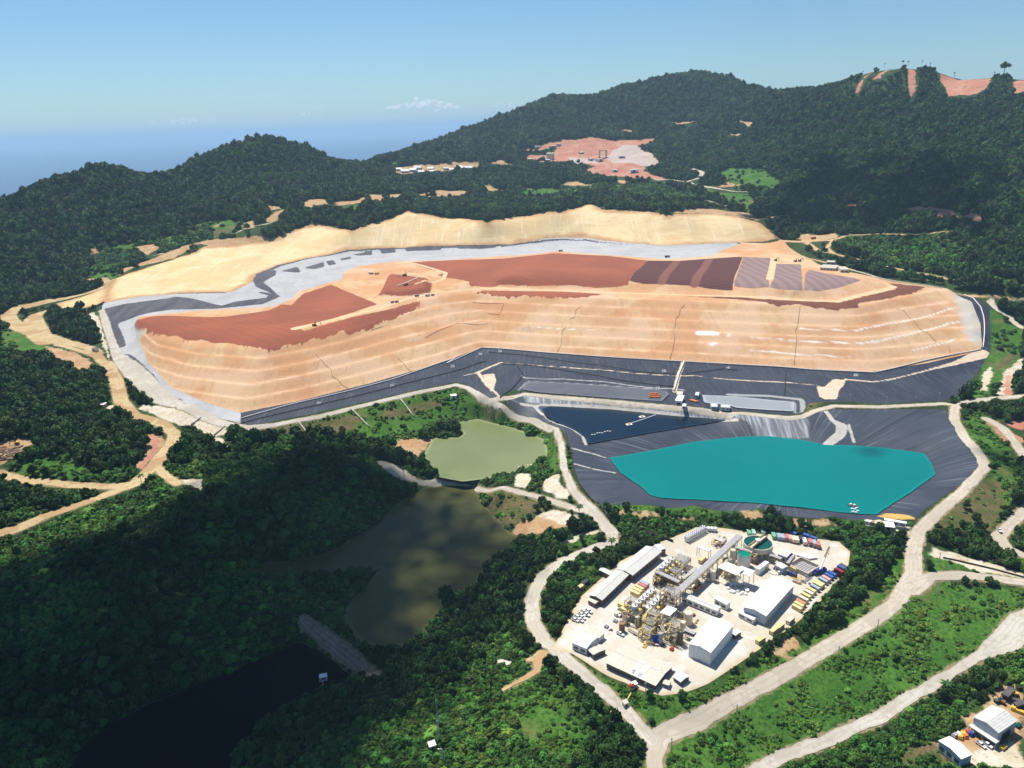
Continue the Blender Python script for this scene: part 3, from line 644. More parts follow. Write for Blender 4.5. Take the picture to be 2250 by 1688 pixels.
TRI = np.concatenate([GQ[:, [0, 1, 2]], GQ[:, [0, 2, 3]]])
GV = np.c_[GXv, GYv, GZv]
def clip_sheet(field, dz, attrs=None):
    """the part of the ground sheet where field < 0, lifted by dz, cut exactly along field = 0"""
    s = field < 0
    t = TRI[s[TRI].any(1)]
    st = s[t]; n = st.sum(1)
    out = [t[n == 3]]
    newv = []; base = len(GV)
    def cutpt(a, b):
        return (a, b, field[a] / (field[a] - field[b]))
    A_, B_, T_ = [], [], []
    cnt = 0
    for want in (1, 2):
        q = t[n == want]
        if not len(q): continue
        sq = s[q]
        lone = np.argmax(sq if want == 1 else ~sq, axis=1)
        q = np.stack([q[np.arange(len(q)), (lone + k) % 3] for k in range(3)], 1)
        a, b, c = q.T
        for u, v in ((a, b), (a, c)):
            A_.append(u); B_.append(v); T_.append(field[u] / (field[u] - field[v]))
        i1 = base + cnt + np.arange(len(q)); i2 = i1 + len(q); cnt += 2 * len(q)
        if want == 1:
            out.append(np.stack([a, i1, i2], 1))
        else:
            out.append(np.stack([i1, b, c], 1)); out.append(np.stack([i1, c, i2], 1))
    T = np.concatenate(out)
    if cnt:
        A_ = np.concatenate(A_); B_ = np.concatenate(B_); T_ = np.concatenate(T_)
        lo = np.minimum(A_, B_); hi = np.maximum(A_, B_)
        tt = np.where(A_ < B_, T_, 1 - T_)
        ex = GV[lo] + (GV[hi] - GV[lo]) * tt[:, None]
        allv = np.vstack([GV, ex])
    else:
        allv = GV
    used, inv = np.unique(T, return_inverse=True)
    T = inv.reshape(-1, 3)
    co = allv[used].copy(); co[:, 2] += dz
    oa = {}
    for k, v in (attrs or {}).items():
        av = np.concatenate([v, v[lo] + (v[hi] - v[lo]) * tt]) if cnt else v
        oa[k] = av[used]
    return co, T, oa

ATT = {k: sd_any(GXv, GYv, MASK[k]) for k in MASK}
ATT['road'] = sd_roads(GXv, GYv)
wsd = np.full(GXv.shape, 60.0)
for k in WATERS:
    wsd = np.minimum(wsd, sd_poly(GXv, GYv, WATERS[k]))
ATT['shore'] = wsd
ATT['height'] = GZv

# ground material
mt, t_, b = new_mat('ground_soil_and_scrub', 0.95, 0.1)
n = NB(t_)
base = n.mottle((0.030, 0.050, 0.016), (0.045, 0.085, 0.022), 0.03)
base = n.mix(n.ramp(n.noise(0.35, 6), 0.42, 0.7), base, (0.020, 0.032, 0.012))
grass = n.mottle((0.036, 0.120, 0.014), (0.085, 0.185, 0.030), 0.05)
grass = n.mix(n.ramp(n.noise(0.45, 6), 0.40, 0.66), grass, (0.020, 0.066, 0.010))
grass = n.mix(n.math('MULTIPLY', n.ramp(n.noise(1.3, 4, 0.7), 0.45, 0.65), 0.6), grass, (0.10, 0.19, 0.035))
grass = n.mix(n.ramp(n.noise(0.03, 6), 0.56, 0.72), grass, (0.15, 0.13, 0.05))
base = n.layer(base, 'grass', grass, 7, 2.5)
dry = n.mottle((0.15, 0.12, 0.055), (0.075, 0.10, 0.03), 0.09, 0.4, 0.62)
dry = n.mix(n.ramp(n.noise(0.6, 6), 0.45, 0.65), dry, (0.09, 0.07, 0.03))
base = n.layer(base, 'dry', dry, 8, 3)
soil = n.mottle((0.40, 0.24, 0.12), (0.46, 0.33, 0.19), 0.06)
soil = n.mix(n.ramp(n.noise(0.25, 6, 0.7), 0.5, 0.66), soil, (0.27, 0.15, 0.075))
base = n.layer(base, 'soil', soil, 9, 1.5)
pale = n.mottle((0.50, 0.43, 0.31), (0.60, 0.54, 0.44), 0.08)
pale = n.mix(n.ramp(n.noise(0.3, 6, 0.7), 0.52, 0.68), pale, (0.36, 0.27, 0.17))
base = n.layer(base, 'pale', pale, 5, 1.2)
pink = n.mottle((0.42, 0.17, 0.115), (0.47, 0.255, 0.175), 0.03)
pink = n.mix(n.ramp(n.noise(0.06, 7, 0.75), 0.50, 0.64), pink, (0.28, 0.13, 0.085))
base = n.layer(base, 'pink', pink, 10, 2, 0.06)
qu = n.mottle((0.42, 0.34, 0.31), (0.48, 0.38, 0.33), 0.03)
base = n.layer(base, 'quarry', qu, 10, 2, 0.06)
tan = n.mottle((0.62, 0.455, 0.235), (0.68, 0.53, 0.31), 0.012, 0.4, 0.6, dist=1.0)
tan = n.mix(n.ramp(n.noise(0.02, 6, 0.6, (1, 0.3, 0.3)), 0.48, 0.68), tan, (0.55, 0.43, 0.24))
tan = n.mix(n.math('MULTIPLY', n.ramp(n.noise(0.09, 6, 0.7, (0.25, 1, 3.0)), 0.50, 0.66), 0.55), tan, (0.52, 0.36, 0.18))
tan = n.mix(n.ramp(n.noise(0.25, 4, 0.6, (1.0, 0.06, 0.06)), 0.55, 0.75), tan, (0.72, 0.62, 0.42))
edge_ = n.mix(n.ramp(n.math('ADD', n.attr('tan'), n.math('MULTIPLY', n.noise(0.03, 5), 30.0)), 0.0, 14.0), tan, (0.46, 0.27, 0.13))
base = n.layer(base, 'tan', edge_, 5, 1.5)
verge = n.mottle((0.34, 0.26, 0.16), (0.24, 0.20, 0.10), 0.2)
vd = n.math('ADD', n.attr('road'), n.math('MULTIPLY', n.noise(0.25, 6, 0.7), 7.0))
base = n.mix(n.ramp(vd, 3.6, 5.4, 0.85, 0.0), base, verge)
mud = n.mottle((0.20, 0.16, 0.10), (0.28, 0.22, 0.13), 0.1)
base = n.mix(n.ramp(n.math('ADD', n.attr('shore'), n.math('MULTIPLY', n.noise(0.08, 4), 3.0)), 1.6, 2.4, 1.0, 0.0), base, mud)
t_.links.new(base, b.inputs['Base Color'])
n.bump(b, n.noise(0.5, 8, 0.7), 0.5, 1.2)
put('ground', mesh_from('ground', GV, GQ, ATT), mt, 'green and bare earth ground rising from the ponds to the wooded island hills', 'ground', 'structure')

# ------------------------------------------------------------------ sea
ang = np.linspace(0, 2 * np.pi, 97)[:-1]
ring = []
sv = [(0, 1500, -62.0)]
sf = []
for R in (1200, 3000, 9000, 25000, 60000):
    for a in ang:
        sv.append((R * math.cos(a), 1500 + R * math.sin(a), -62.0))
sf3 = []
for i in range(96):
    sf3.append((0, 1 + i, 1 + (i + 1) % 96))
for k in range(4):
    for i in range(96):
        a = 1 + k * 96 + i; c = 1 + k * 96 + (i + 1) % 96
        sf3.append((a, a + 96, c + 96)); sf3.append((a, c + 96, c))
mt, t_, b = new_mat('sea_water', 0.35, 0.5)
n = NB(t_)
t_.links.new(n.mottle((0.003, 0.040, 0.105), (0.005, 0.055, 0.135), 0.002), b.inputs['Base Color'])
n.bump(b, n.noise(0.02, 6, 0.6), 0.4, 3.0)
put('sea', mesh_from('sea', np.array(sv), np.array(sf3), smooth=False), mt, 'deep blue sea stretching to the hazy horizon behind the hills', 'sea', 'structure')

# ------------------------------------------------------------------ worked surfaces laid on the ground
def sheet(name, field, dz, mat, label, cat, attrs=None):
    c, T, oa = clip_sheet(field, dz, attrs)
    return put(name, mesh_from(name, c, T, oa), mat, label, cat, 'structure')

def C_(f, l):
    return [f(*q) for q in l]
red1 = C_(cO, [(400, 1200), (440, 1150), (700, 1110), (900, 1115), (1100, 1125), (1300, 1115), (1700, 1060), (1830, 1000)]) + C_(cI, [(150, 850), (200, 800), (240, 760), (470, 685), (650, 760), (840, 845), (600, 925), (400, 985), (180, 1030), (250, 1060), (480, 992), (900, 893), (1190, 820), (1195, 870), (1000, 945), (860, 1000), (700, 1066), (420, 1100), (280, 1150), (0, 1200)]) + C_(cO, [(1900, 1410), (1700, 1450), (1600, 1420), (1400, 1390), (1300, 1370), (1180, 1375), (1060, 1335), (1000, 1350), (930, 1350), (820, 1300), (740, 1310), (690, 1290), (620, 1290), (530, 1240), (450, 1260), (400, 1230)])
red3 = C_(cI, [(1080, 505), (1250, 495), (1700, 480)]) + C_(cJ, [(0, 475), (430, 430), (850, 450), (1190, 490), (1120, 570), (1040, 655), (1030, 690), (900, 708), (760, 712), (600, 690), (300, 700), (0, 688)]) + C_(cI, [(1600, 700), (1560, 650), (1400, 630), (1320, 605), (1390, 590), (1250, 555)])
red4 = C_(cI, [(1640, 750), (1700, 733)]) + C_(cJ, [(0, 733), (500, 742), (860, 763), (650, 790), (300, 782), (0, 776)]) + C_(cI, [(1800, 772)])
red5 = C_(cJ, [(1500, 778), (2000, 790)]) + C_(cK, [(0, 797), (300, 812), (700, 832), (850, 800), (950, 770), (1170, 722), (1150, 690), (1070, 660), (1430, 700), (1330, 750), (1100, 800), (850, 840), (870, 870), (690, 892), (480, 872), (400, 845), (200, 857), (100, 822)])
wet = C_(cJ, [(1040, 655), (1190, 490), (1450, 492), (1960, 458), (1880, 690), (1880, 735), (1700, 720), (1560, 695), (1300, 680), (1160, 680)])
net1 = C_(cJ, [(1890, 700), (1965, 460)]) + C_(cK, [(165, 470), (140, 640), (150, 705), (0, 717)])
net2 = C_(cK, [(185, 640), (200, 515), (405, 520), (415, 738), (300, 730), (150, 712)])
net3 = C_(cK, [(440, 600), (470, 565), (640, 600), (900, 650), (700, 715), (560, 742), (430, 740)])
HA = {}
def hmask(name, polys):
    HA[name] = sd_any(GXv, GYv, [hit(np.array(p, float)) for p in polys], 30.0)
def hlines(name, lines):
    o = np.full(GXv.shape, 30.0)
    for p, w in lines:
        o = np.minimum(o, sd_line(GXv, GYv, hit(np.array(p, float)), w, 30.0))
    HA[name] = o
hmask('red', [red1, red3, red4, C_(cI, [(850, 778), (935, 616), (1080, 612), (1290, 675), (1275, 752), (1060, 784)])])
hmask('darkred', [red5])
hmask('wet', [wet])
hlines('wetgap', [(C_(cJ, [(1305, 668), (1425, 497)]), 12), (C_(cJ, [(1570, 690), (1690, 480)]), 12)])
hmask('net', [net1, net2, net3])
hmask('salt', [C_(cJ, [(1570, 1085), (1590, 1062), (1680, 1060), (1780, 1072), (1770, 1096), (1600, 1096)]), C_(cJ, [(1820, 1090), (1860, 1075), (1870, 1100), (1840, 1110)]), C_(cJ, [(1670, 1160), (1750, 1150), (1760, 1165), (1700, 1180)])])
hlines('bench', [(C_(cK, [(400, 1040), (600, 1050), (850, 1060), (1000, 1025), (1300, 970), (1500, 920), (1660, 870)]), 3.2), (C_(cK, [(0, 1115), (400, 1145), (880, 1165), (1000, 1150), (1270, 1090), (1600, 1000), (1680, 988)]), 3.5), (C_(cK, [(0, 1215), (400, 1250), (800, 1272)]), 2.6), (C_(cK, [(1300, 1222), (1600, 1150), (1650, 1130)]), 3), (C_(cJ, [(250, 1025), (480, 1045), (780, 1055)]), 2.4), (C_(cJ, [(2030, 1115), (2212, 1130)]), 2.5), (C_(cJ, [(1930, 1205), (2212, 1225)]), 2.5)])
hlines('track', [(C_(cI, [(180, 1040), (480, 972), (870, 872), (1100, 795), (1340, 748), (1640, 722)]) + C_(cJ, [(0, 712), (500, 735), (1000, 752), (1500, 770), (2212, 790)]) + C_(cK, [(300, 806), (700, 822), (860, 778), (1100, 722), (1160, 705), (1080, 670), (940, 655)]), [12, 9, 7, 6, 6, 6] + [6] * 5 + [7, 8, 9, 9, 9, 6, 4]), (C_(cI, [(1080, 500), (1400, 590), (1380, 640), (1150, 680)]), 6), (C_(cK, [(150, 640), (170, 560), (185, 470), (420, 500)]), 9)])
hmask('greywash', [C_(cO, [(390, 1150), (300, 1170), (330, 1300), (420, 1330), (520, 1290), (420, 1230)]), C_(cK, [(1640, 760), (1720, 770), (1800, 810), (1860, 900), (1880, 1100), (1860, 1200), (1780, 1160), (1700, 960), (1680, 850)])])
HA['slope'] = np.where(sd_poly(GXv, GYv, FACE, 30.0) < 0, 1.0, 0.0)
HA['lift'] = (((base_z(GXv, GYv) - 23.5) / LIFT))
mt, t_, b = new_mat('leached_ore', 0.95, 0.08)
n = NB(t_)
org = n.mottle((0.60, 0.365, 0.205), (0.53, 0.315, 0.175), 0.012, 0.4, 0.6)
org = n.mix(n.ramp(n.noise(0.010, 5, 0.6, (1, 1, 4)), 0.45, 0.62), org, (0.58, 0.40, 0.23))
org = n.mix(n.math('MULTIPLY', n.ramp(n.noise(0.5, 5, 0.7, (0.35, 0.07, 0.07)), 0.45, 0.72), 0.7), org, (0.48, 0.26, 0.135))
org = n.mix(n.math('MULTIPLY', n.ramp(n.noise(0.03, 6, 0.6, (0.5, 1, 1)), 0.62, 0.74), 0.5), org, (0.42, 0.31, 0.27))
# bench tops are tinted paler, in patches
fr = n.math('FRACT', n.attr('lift'))
top = n.math('MULTIPLY', n.ramp(fr, 0.76, 0.82), n.attr('slope'))
org = n.mix(n.math('MULTIPLY', top, n.ramp(n.noise(0.05, 5, 0.7), 0.38, 0.66, 0.1, 0.7)), org, (0.72, 0.51, 0.35))
# each lift was dumped from a slightly different batch of ore
lv = n.math('FLOOR', n.attr('lift'))
wn = n.N.new('ShaderNodeTexNoise'); wn.noise_dimensions = '4D'; wn.inputs['Scale'].default_value = 0.017
n.L(n.geo.outputs['Position'], wn.inputs['Vector']); n.L(n.math('MULTIPLY', lv, 7.3), wn.inputs['W'])
org = n.mix(n.math('MULTIPLY', n.ramp(wn.outputs['Fac'], 0.52, 0.58), 0.55), org, (0.51, 0.25, 0.115))
org = n.mix(n.math('MULTIPLY', n.ramp(wn.outputs['Fac'], 0.46, 0.40), 0.6), org, (0.62, 0.42, 0.28))
red = n.mottle((0.335, 0.105, 0.055), (0.275, 0.088, 0.050), 0.015)
wv = n.N.new('ShaderNodeTexWave'); wv.wave_type = 'BANDS'; wv.bands_direction = 'DIAGONAL'
wv.inputs['Scale'].default_value = 0.035; wv.inputs['Distortion'].default_value = 1.5; wv.inputs['Detail'].default_value = 3
n.L(n.geo.outputs['Position'], wv.inputs['Vector'])
red = n.mix(n.math('MULTIPLY', wv.outputs['Fac'], 0.35), red, (0.215, 0.09, 0.062))
dr_ = n.math('ADD', n.attr('red'), n.math('MULTIPLY_ADD', n.noise(0.11, 3, 0.6, (1, 0.22, 0.22)), 26.0, -13.0))
fl_ = n.math('MULTIPLY', n.attr('slope'), n.ramp(n.attr('red'), -14.0, 4.0))
d0_ = n.math('ADD', n.attr('red'), n.math('MULTIPLY_ADD', n.noise(0.10, 5), 6.0, -3.0))
dm_ = n.N.new('ShaderNodeMix'); n.L(n.attr('slope'), dm_.inputs[0]); n.L(d0_, dm_.inputs[2]); n.L(dr_, dm_.inputs[3])
org = n.mix(n.ramp(dm_.outputs[0], -0.8, 0.8, 1.0, 0.0), org, red)
org = n.layer(org, 'darkred', n.mottle((0.19, 0.075, 0.05), (0.15, 0.062, 0.045), 0.05), 6, 1.0, 0.10)
wv2 = n.N.new('ShaderNodeTexWave'); wv2.bands_direction = 'Y'; wv2.inputs['Scale'].default_value = 0.045; wv2.inputs['Distortion'].default_value = 0.6
n.L(n.geo.outputs['Position'], wv2.inputs['Vector'])
wetc = n.mix(n.math('MULTIPLY', wv2.outputs['Fac'], 0.5), (0.088, 0.038, 0.038), (0.165, 0.078, 0.068))
org = n.layer(org, 'wet', wetc, 1.6, 0.7, 0.2)
wv3 = n.N.new('ShaderNodeTexWave'); wv3.bands_direction = 'X'; wv3.inputs['Scale'].default_value = 0.022; wv3.inputs['Distortion'].default_value = 0.4
n.L(n.geo.outputs['Position'], wv3.inputs['Vector'])
netc = n.mix(n.math('MULTIPLY', wv3.outputs['Fac'], 0.6), (0.24, 0.16, 0.15), (0.34, 0.25, 0.235))
netc = n.mix(n.math('MULTIPLY', wv2.outputs['Fac'], 0.4), netc, (0.20, 0.13, 0.13))
org = n.layer(org, 'wetgap', (0.20, 0.088, 0.07), 1.5, 1.5, 0.2)
org = n.layer(org, 'net', netc, 1.5, 0.7, 0.2)
org = n.layer(org, 'greywash', n.mottle((0.46, 0.44, 0.41), (0.52, 0.46, 0.38), 0.1), 8, 5, 0.05)
org = n.layer(org, 'track', n.mottle((0.62, 0.42, 0.24), (0.66, 0.48, 0.30), 0.08), 1.2, 0.8, 0.2)
org = n.layer(org, 'bench', (0.72, 0.62, 0.52), 1.6, 0.8, 0.15)
org = n.layer(org, 'salt', (0.72, 0.69, 0.70), 2.5, 1.2, 0.2)
t_.links.new(org, b.inputs['Base Color'])
n.bump(b, n.noise(0.4, 8, 0.75, (1, 0.35, 0.35)), 0.7, 1.6)
sheet('heap_terrain', sd_poly(GXv, GYv, HEAP), 0.12, mt, 'terraced orange and dark red ore heap stepping up behind the black liner', 'ore heap', HA)

PA = {}
def pmask(name, polys):
    PA[name] = sd_any(GXv, GYv, [hit(np.array(p, float)) for p in polys], 30.0)
pmask('lin', [C_(cO, [(120, 1045), (300, 1000), (740, 942), (800, 925), (950, 940), (1200, 1002), (1260, 1012), (1380, 975), (1690, 935), (1700, 912), (1590, 885), (1650, 880), (1830, 920), (1760, 950), (1640, 1000), (1380, 1025), (1200, 1042), (760, 1052), (560, 1082), (440, 1117), (290, 1172), (255, 1192), (280, 1240), (318, 1330), (340, 1400), (250, 1422), (190, 1190), (160, 1110)]),
              C_(cO, [(1550, 765), (1600, 705), (1780, 670), (1770, 720), (1650, 790), (1720, 840), (1800, 915), (1740, 900), (1580, 830)]), C_(cO, [(300, 942), (900, 866), (1250, 878), (1330, 892), (900, 896), (500, 918)]),
              C_(cI, [(60, 575), (200, 540), (225, 585), (180, 587)]), C_(cI, [(250, 550), (410, 500), (416, 540), (330, 560)]), C_(cI, [(430, 497), (490, 485), (510, 520), (450, 530)]), C_(cI, [(540, 475), (640, 455), (625, 476), (560, 490)]), C_(cI, [(640, 440), (800, 403), (800, 445), (690, 450)]),
              C_(cI, [(860, 398), (990, 393), (990, 425), (880, 436)]), C_(cI, [(1060, 375), (1360, 368), (1360, 405), (1080, 416)]), C_(cI, [(1480, 370), (1830, 363), (1800, 386), (1500, 396)]), C_(cJ, [(0, 362), (380, 318), (380, 330), (0, 385)]),
              C_(cL, [(1640, 1080), (1700, 1100), (1990, 1480), (2212, 1540), (2212, 1550), (1980, 1500)]), C_(cL, [(1500, 985), (1620, 1010), (1720, 1100), (1900, 1270), (1950, 1360), (1900, 1340), (1720, 1110), (1560, 1020)])])
PA['lin'] = np.minimum(PA['lin'], sd_line(GXv, GYv, hv([(556, 592), (600, 574), (680, 555), (750, 542), (850, 535), (980, 533), (1100, 529), (1180, 519), (1260, 518), (1330, 526), (1420, 533)]), [16, 12, 9, 9, 10, 10, 9, 8, 6, 3, 1], 30.0))
mt, t_, b = new_mat('drainage_gravel', 0.9, 0.15)
n = NB(t_)
gr = n.mottle((0.36, 0.36, 0.365), (0.42, 0.42, 0.42), 0.03)
gr = n.mix(n.ramp(n.noise(0.15, 6, 0.7), 0.52, 0.7), gr, (0.30, 0.295, 0.29))
ln = n.mottle((0.065, 0.063, 0.075), (0.10, 0.098, 0.108), 0.06, vec=(1, 0.2, 0.2))
ln = n.mix(n.ramp(n.noise(0.4, 4, 0.6, (1, 0.1, 0.1)), 0.55, 0.75), ln, (0.16, 0.155, 0.16))
gr = n.layer(gr, 'lin', ln, 2.5, 0.6, 0.25)
t_.links.new(gr, b.inputs['Base Color'])
n.bump(b, n.noise(0.6, 6), 0.3, 0.6)
sheet('gravel_ground', sd_poly(GXv, GYv, APRON), 0.10, mt, 'pale grey gravel band curving round the back and left of the ore heap', 'gravel', PA)

# liners
def streaks(n, vec):
    return n.noise(0.5, 5, 0.6, vec)
LA = {}
o = np.full(GXv.shape, 30.0)
for p, w in ((C_(cF, [(300, 140), (560, 158), (800, 172), (1050, 192), (1740, 242), (2212, 277)]) + C_(cE, [(300, 268), (680, 297)]), 2.6), (C_(cE, [(880, 252), (1080, 270), (1200, 255), (1500, 180), (1700, 130), (1900, 60)]), [4, 3, 3, 3, 6, 16]), (C_(cF, [(300, 135), (110, 215), (190, 330), (290, 420)]), [4, 4, 3, 3]), (C_(cF, [(1775, 130), (1735, 240), (1705, 370)]), 4.5), (C_(cF, [(0, 240), (60, 230), (110, 215)]), 3)):
    o = np.minimum(o, sd_line(GXv, GYv, hit(np.array(p, float)), w, 30.0))
for p in ([cE(*q) for q in ((660, 310), (720, 305), (770, 260), (800, 248), (880, 258), (860, 300), (830, 330), (810, 400), (720, 400), (680, 380))], [cF(*q) for q in ((150, 235), (240, 225), (260, 280), (240, 350), (220, 380), (180, 310))], [cE(*q) for q in ((1700, 135), (1800, 70), (1910, 30), (1900, 70), (1860, 100), (1760, 130))]):
    o = np.minimum(o, sd_poly(GXv, GYv, hit(np.array(p, float)), 30.0))
LA['berm'] = o
o = np.full(GXv.shape, 30.0)
for p, w in ((C_(cF, [(470, 245), (485, 260), (800, 270), (1200, 300), (1560, 345), (1700, 350), (1780, 360)]), 3), (C_(cF, [(440, 360), (500, 300), (530, 285), (800, 300), (1200, 325), (1560, 355)]), 2.0), (C_(cE, [(0, 365), (300, 375), (540, 400), (555, 420), (560, 500), (500, 520)]), 5), (C_(cE, [(0, 390), (300, 405), (490, 420), (500, 440), (495, 500)]), 2.4)):
    o = np.minimum(o, sd_line(GXv, GYv, hit(np.array(p, float)), w, 30.0))
LA['dust'] = o
mt, t_, b = new_mat('black_pad_liner', 0.6, 0.15)
n = NB(t_)
lc = n.mottle((0.026, 0.031, 0.048), (0.040, 0.046, 0.064), 0.02)
lc = n.mix(n.ramp(n.noise(0.55, 4, 0.6, (1, 0.06, 0.06)), 0.52, 0.72), lc, (0.075, 0.08, 0.095))
sp_ = n.N.new('ShaderNodeSeparateXYZ'); n.L(n.geo.outputs['Position'], sp_.inputs[0])
sm_ = n.math('SINE', n.math('ADD', n.math('MULTIPLY', sp_.outputs[0], 0.9), n.math('MULTIPLY', n.noise(0.05, 3), 3.0)))
lc = n.mix(n.math('MULTIPLY', n.ramp(sm_, 0.86, 1.0), n.ramp(n.noise(0.04, 4), 0.45, 0.65, 0.0, 0.4)), lc, (0.10, 0.105, 0.12))
lc = n.layer(lc, 'dust', (0.30, 0.30, 0.30), 0.8, 0.8, 0.3)
lc = n.layer(lc, 'berm', n.mottle((0.52, 0.40, 0.28), (0.60, 0.50, 0.38), 0.2), 1.6, 0.6, 0.25)
t_.links.new(lc, b.inputs['Base Color'])
n.bump(b, n.noise(0.6, 4, 0.6, (1, 0.1, 0.1)), 0.3, 0.5)
sheet('liner_ground', sd_poly(GXv, GYv, LINER_UP), 0.09, mt, 'black plastic liner covering the ground below the ore heap', 'liner', LA)

c0 = WATERS['turq'].mean(0)
QA = {}
QA['turn'] = np.arctan2(GYv - c0[1], GXv - c0[0]) * 120.0
o = np.full(GXv.shape, 30.0)
for p, w in ((C_(cE, [(720, 480), (780, 560), (850, 600), (840, 660), (740, 740)]), [4, 5, 10, 9, 8]), (C_(cF, [(460, 470), (590, 490), (620, 480), (700, 478), (1200, 505), (1700, 560), (2212, 600)]), 3.5), (C_(cF, [(580, 500), (620, 545), (720, 610), (880, 680), (960, 735), (985, 800)]), 3.0), (C_(cF, [(870, 830), (960, 855), (1140, 905)]), 2), (C_(cF, [(890, 957), (1050, 1000), (1220, 1030)]), 2), (C_(cE, [(900, 590), (940, 720)]), 2.5)):
    o = np.minimum(o, sd_line(GXv, GYv, hit(np.array(p, float)), w, 30.0))
LA2 = dict(QA); LA2['dust'] = o
LA2['rust'] = sd_any(GXv, GYv, [hit(np.array(C_(cE, [(1110, 1272), (1180, 1252), (1330, 1262), (1400, 1290), (1380, 1310), (1150, 1285)])))], 30.0)
LA2['wash'] = sd_any(GXv, GYv, [hit(np.array(C_(cF, [(480, 400), (900, 430), (1600, 480), (2212, 540), (2212, 600), (1600, 545), (900, 480), (500, 460)]))), hit(np.array(C_(cE, [(0, 500), (300, 520), (600, 545), (600, 690), (450, 690), (200, 670), (180, 600), (130, 560), (0, 545)])))], 30.0)
mt, t_, b = new_mat('black_pond_liner', 0.55, 0.18)
n = NB(t_)
lc = n.mottle((0.030, 0.037, 0.055), (0.048, 0.055, 0.075), 0.02)
cmb = n.N.new('ShaderNodeCombineXYZ'); n.L(n.attr('turn'), cmb.inputs[0])
hh = n.N.new('ShaderNodeSeparateXYZ'); n.L(n.geo.outputs['Position'], hh.inputs[0])
n.L(n.math('MULTIPLY', hh.outputs[2], 0.06), cmb.inputs[1])
tn = n.N.new('ShaderNodeTexNoise'); tn.inputs['Scale'].default_value = 0.35; tn.inputs['Detail'].default_value = 6; tn.inputs['Roughness'].default_value = 0.65
n.L(cmb.outputs[0], tn.inputs['Vector'])
lc = n.mix(n.math('MULTIPLY', n.ramp(tn.outputs['Fac'], 0.50, 0.68), n.ramp(n.noise(0.014, 5), 0.40, 0.66, 0.0, 0.8)), lc, (0.20, 0.22, 0.25))
lc = n.mix(n.ramp(tn.outputs['Fac'], 0.44, 0.36), lc, (0.026, 0.030, 0.042))
wsh = n.mix(n.ramp(n.noise(0.35, 5, 0.65, (1, 0.05, 0.05)), 0.42, 0.62), (0.13, 0.14, 0.16), (0.36, 0.38, 0.40))
sm_ = n.math('SINE', n.math('MULTIPLY', n.attr('turn'), 0.8))
lc = n.mix(n.math('MULTIPLY', n.ramp(sm_, 0.88, 1.0), n.ramp(n.noise(0.03, 4), 0.42, 0.65, 0.0, 0.5)), lc, (0.12, 0.13, 0.15))
lc = n.layer(lc, 'wash', wsh, 2.5, 2, 0.15)
lc = n.layer(lc, 'dust', n.mottle((0.40, 0.38, 0.34), (0.48, 0.45, 0.40), 0.1), 1.2, 0.6, 0.3)
lc = n.layer(lc, 'rust', n.mottle((0.55, 0.36, 0.10), (0.45, 0.27, 0.08), 0.2, vec=(0.3, 1, 1)), 1.5, 0.5, 0.3)
t_.links.new(lc, b.inputs['Base Color'])
n.bump(b, tn.outputs['Fac'], 0.35, 0.8)
sheet('pond_liner_ground', sd_poly(GXv, GYv, LINER_POND), 0.08, mt, 'grey streaked black liner sloping down into the turquoise pond', 'liner', LA2)

# yard
mt, t_, b = new_mat('concrete_yard', 0.9, 0.15)
n = NB(t_)
yc = n.mottle((0.49, 0.44, 0.35), (0.54, 0.50, 0.42), 0.03)
yc = n.mix(n.ramp(n.noise(0.12, 6, 0.65), 0.5, 0.68), yc, (0.46, 0.405, 0.32))
yc = n.mix(n.math('MULTIPLY', n.ramp(n.noise(0.05, 3), 0.52, 0.6), 0.6), yc, (0.55, 0.545, 0.52))
yc = n.mix(n.math('MULTIPLY', n.ramp(n.noise(0.09, 7, 0.75, (1, 1, 1), 1.5), 0.56, 0.64), 0.55), yc, (0.36, 0.32, 0.26))
yc = n.mix(n.math('MULTIPLY', n.ramp(n.noise(0.8, 5, 0.7), 0.60, 0.72), 0.5), yc, (0.33, 0.29, 0.23))
yc = n.mix(n.ramp(n.math('ADD', n.attr('rim'), n.math('MULTIPLY', n.noise(0.15, 5), 8.0)), 1.0, 3.5), yc, (0.50, 0.40, 0.26))
t_.links.new(yc, b.inputs['Base Color'])
ysd = sd_poly(GXv, GYv, YARDW)
sheet('yard_ground', ysd, 0.11, mt, 'pale concrete and gravel yard under the processing plant', 'yard', {'rim': ysd})

# roads
def road_mat(name, c1, c2, c3, patch=None):
    mt, t_, b = new_mat(name, 0.92, 0.12)
    n = NB(t_)
    c = n.mottle(c1, c2, 0.05)
    c = n.mix(n.ramp(n.noise(0.25, 6, 0.65), 0.48, 0.7), c, c3)
    if patch: c = n.mix(n.ramp(n.noise(0.035, 3, 0.5), 0.50, 0.53, 0.0, 0.75), c, patch)
    # wheel tracks run along the road: bands of constant distance from its edge
    d = n.math('ADD', n.attr('edge'), n.math('MULTIPLY', n.noise(0.05, 3), 2.2))
    s = n.math('SINE', n.math('MULTIPLY', d, 2.6))
    c = n.mix(n.math('MULTIPLY', n.ramp(s, 0.2, 0.9), 0.45), c, c3)
    t_.links.new(c, b.inputs['Base Color'])
    n.bump(b, n.noise(1.0, 5), 0.2, 0.3)
    return mt
R_PALE = road_mat('pale_crushed_stone', (0.47, 0.415, 0.33), (0.52, 0.465, 0.385), (0.37, 0.31, 0.23), (0.41, 0.36, 0.285))
R_TAN = road_mat('tan_dirt', (0.47, 0.36, 0.19), (0.52, 0.41, 0.24), (0.36, 0.25, 0.125), (0.37, 0.225, 0.11))
R_GREY = road_mat('grey_crushed_stone', (0.46, 0.425, 0.36), (0.52, 0.485, 0.42), (0.37, 0.32, 0.25), (0.42, 0.38, 0.31))
R_BROWN = road_mat('brown_dam_top', (0.24, 0.19, 0.14), (0.30, 0.25, 0.20), (0.16, 0.11, 0.075))
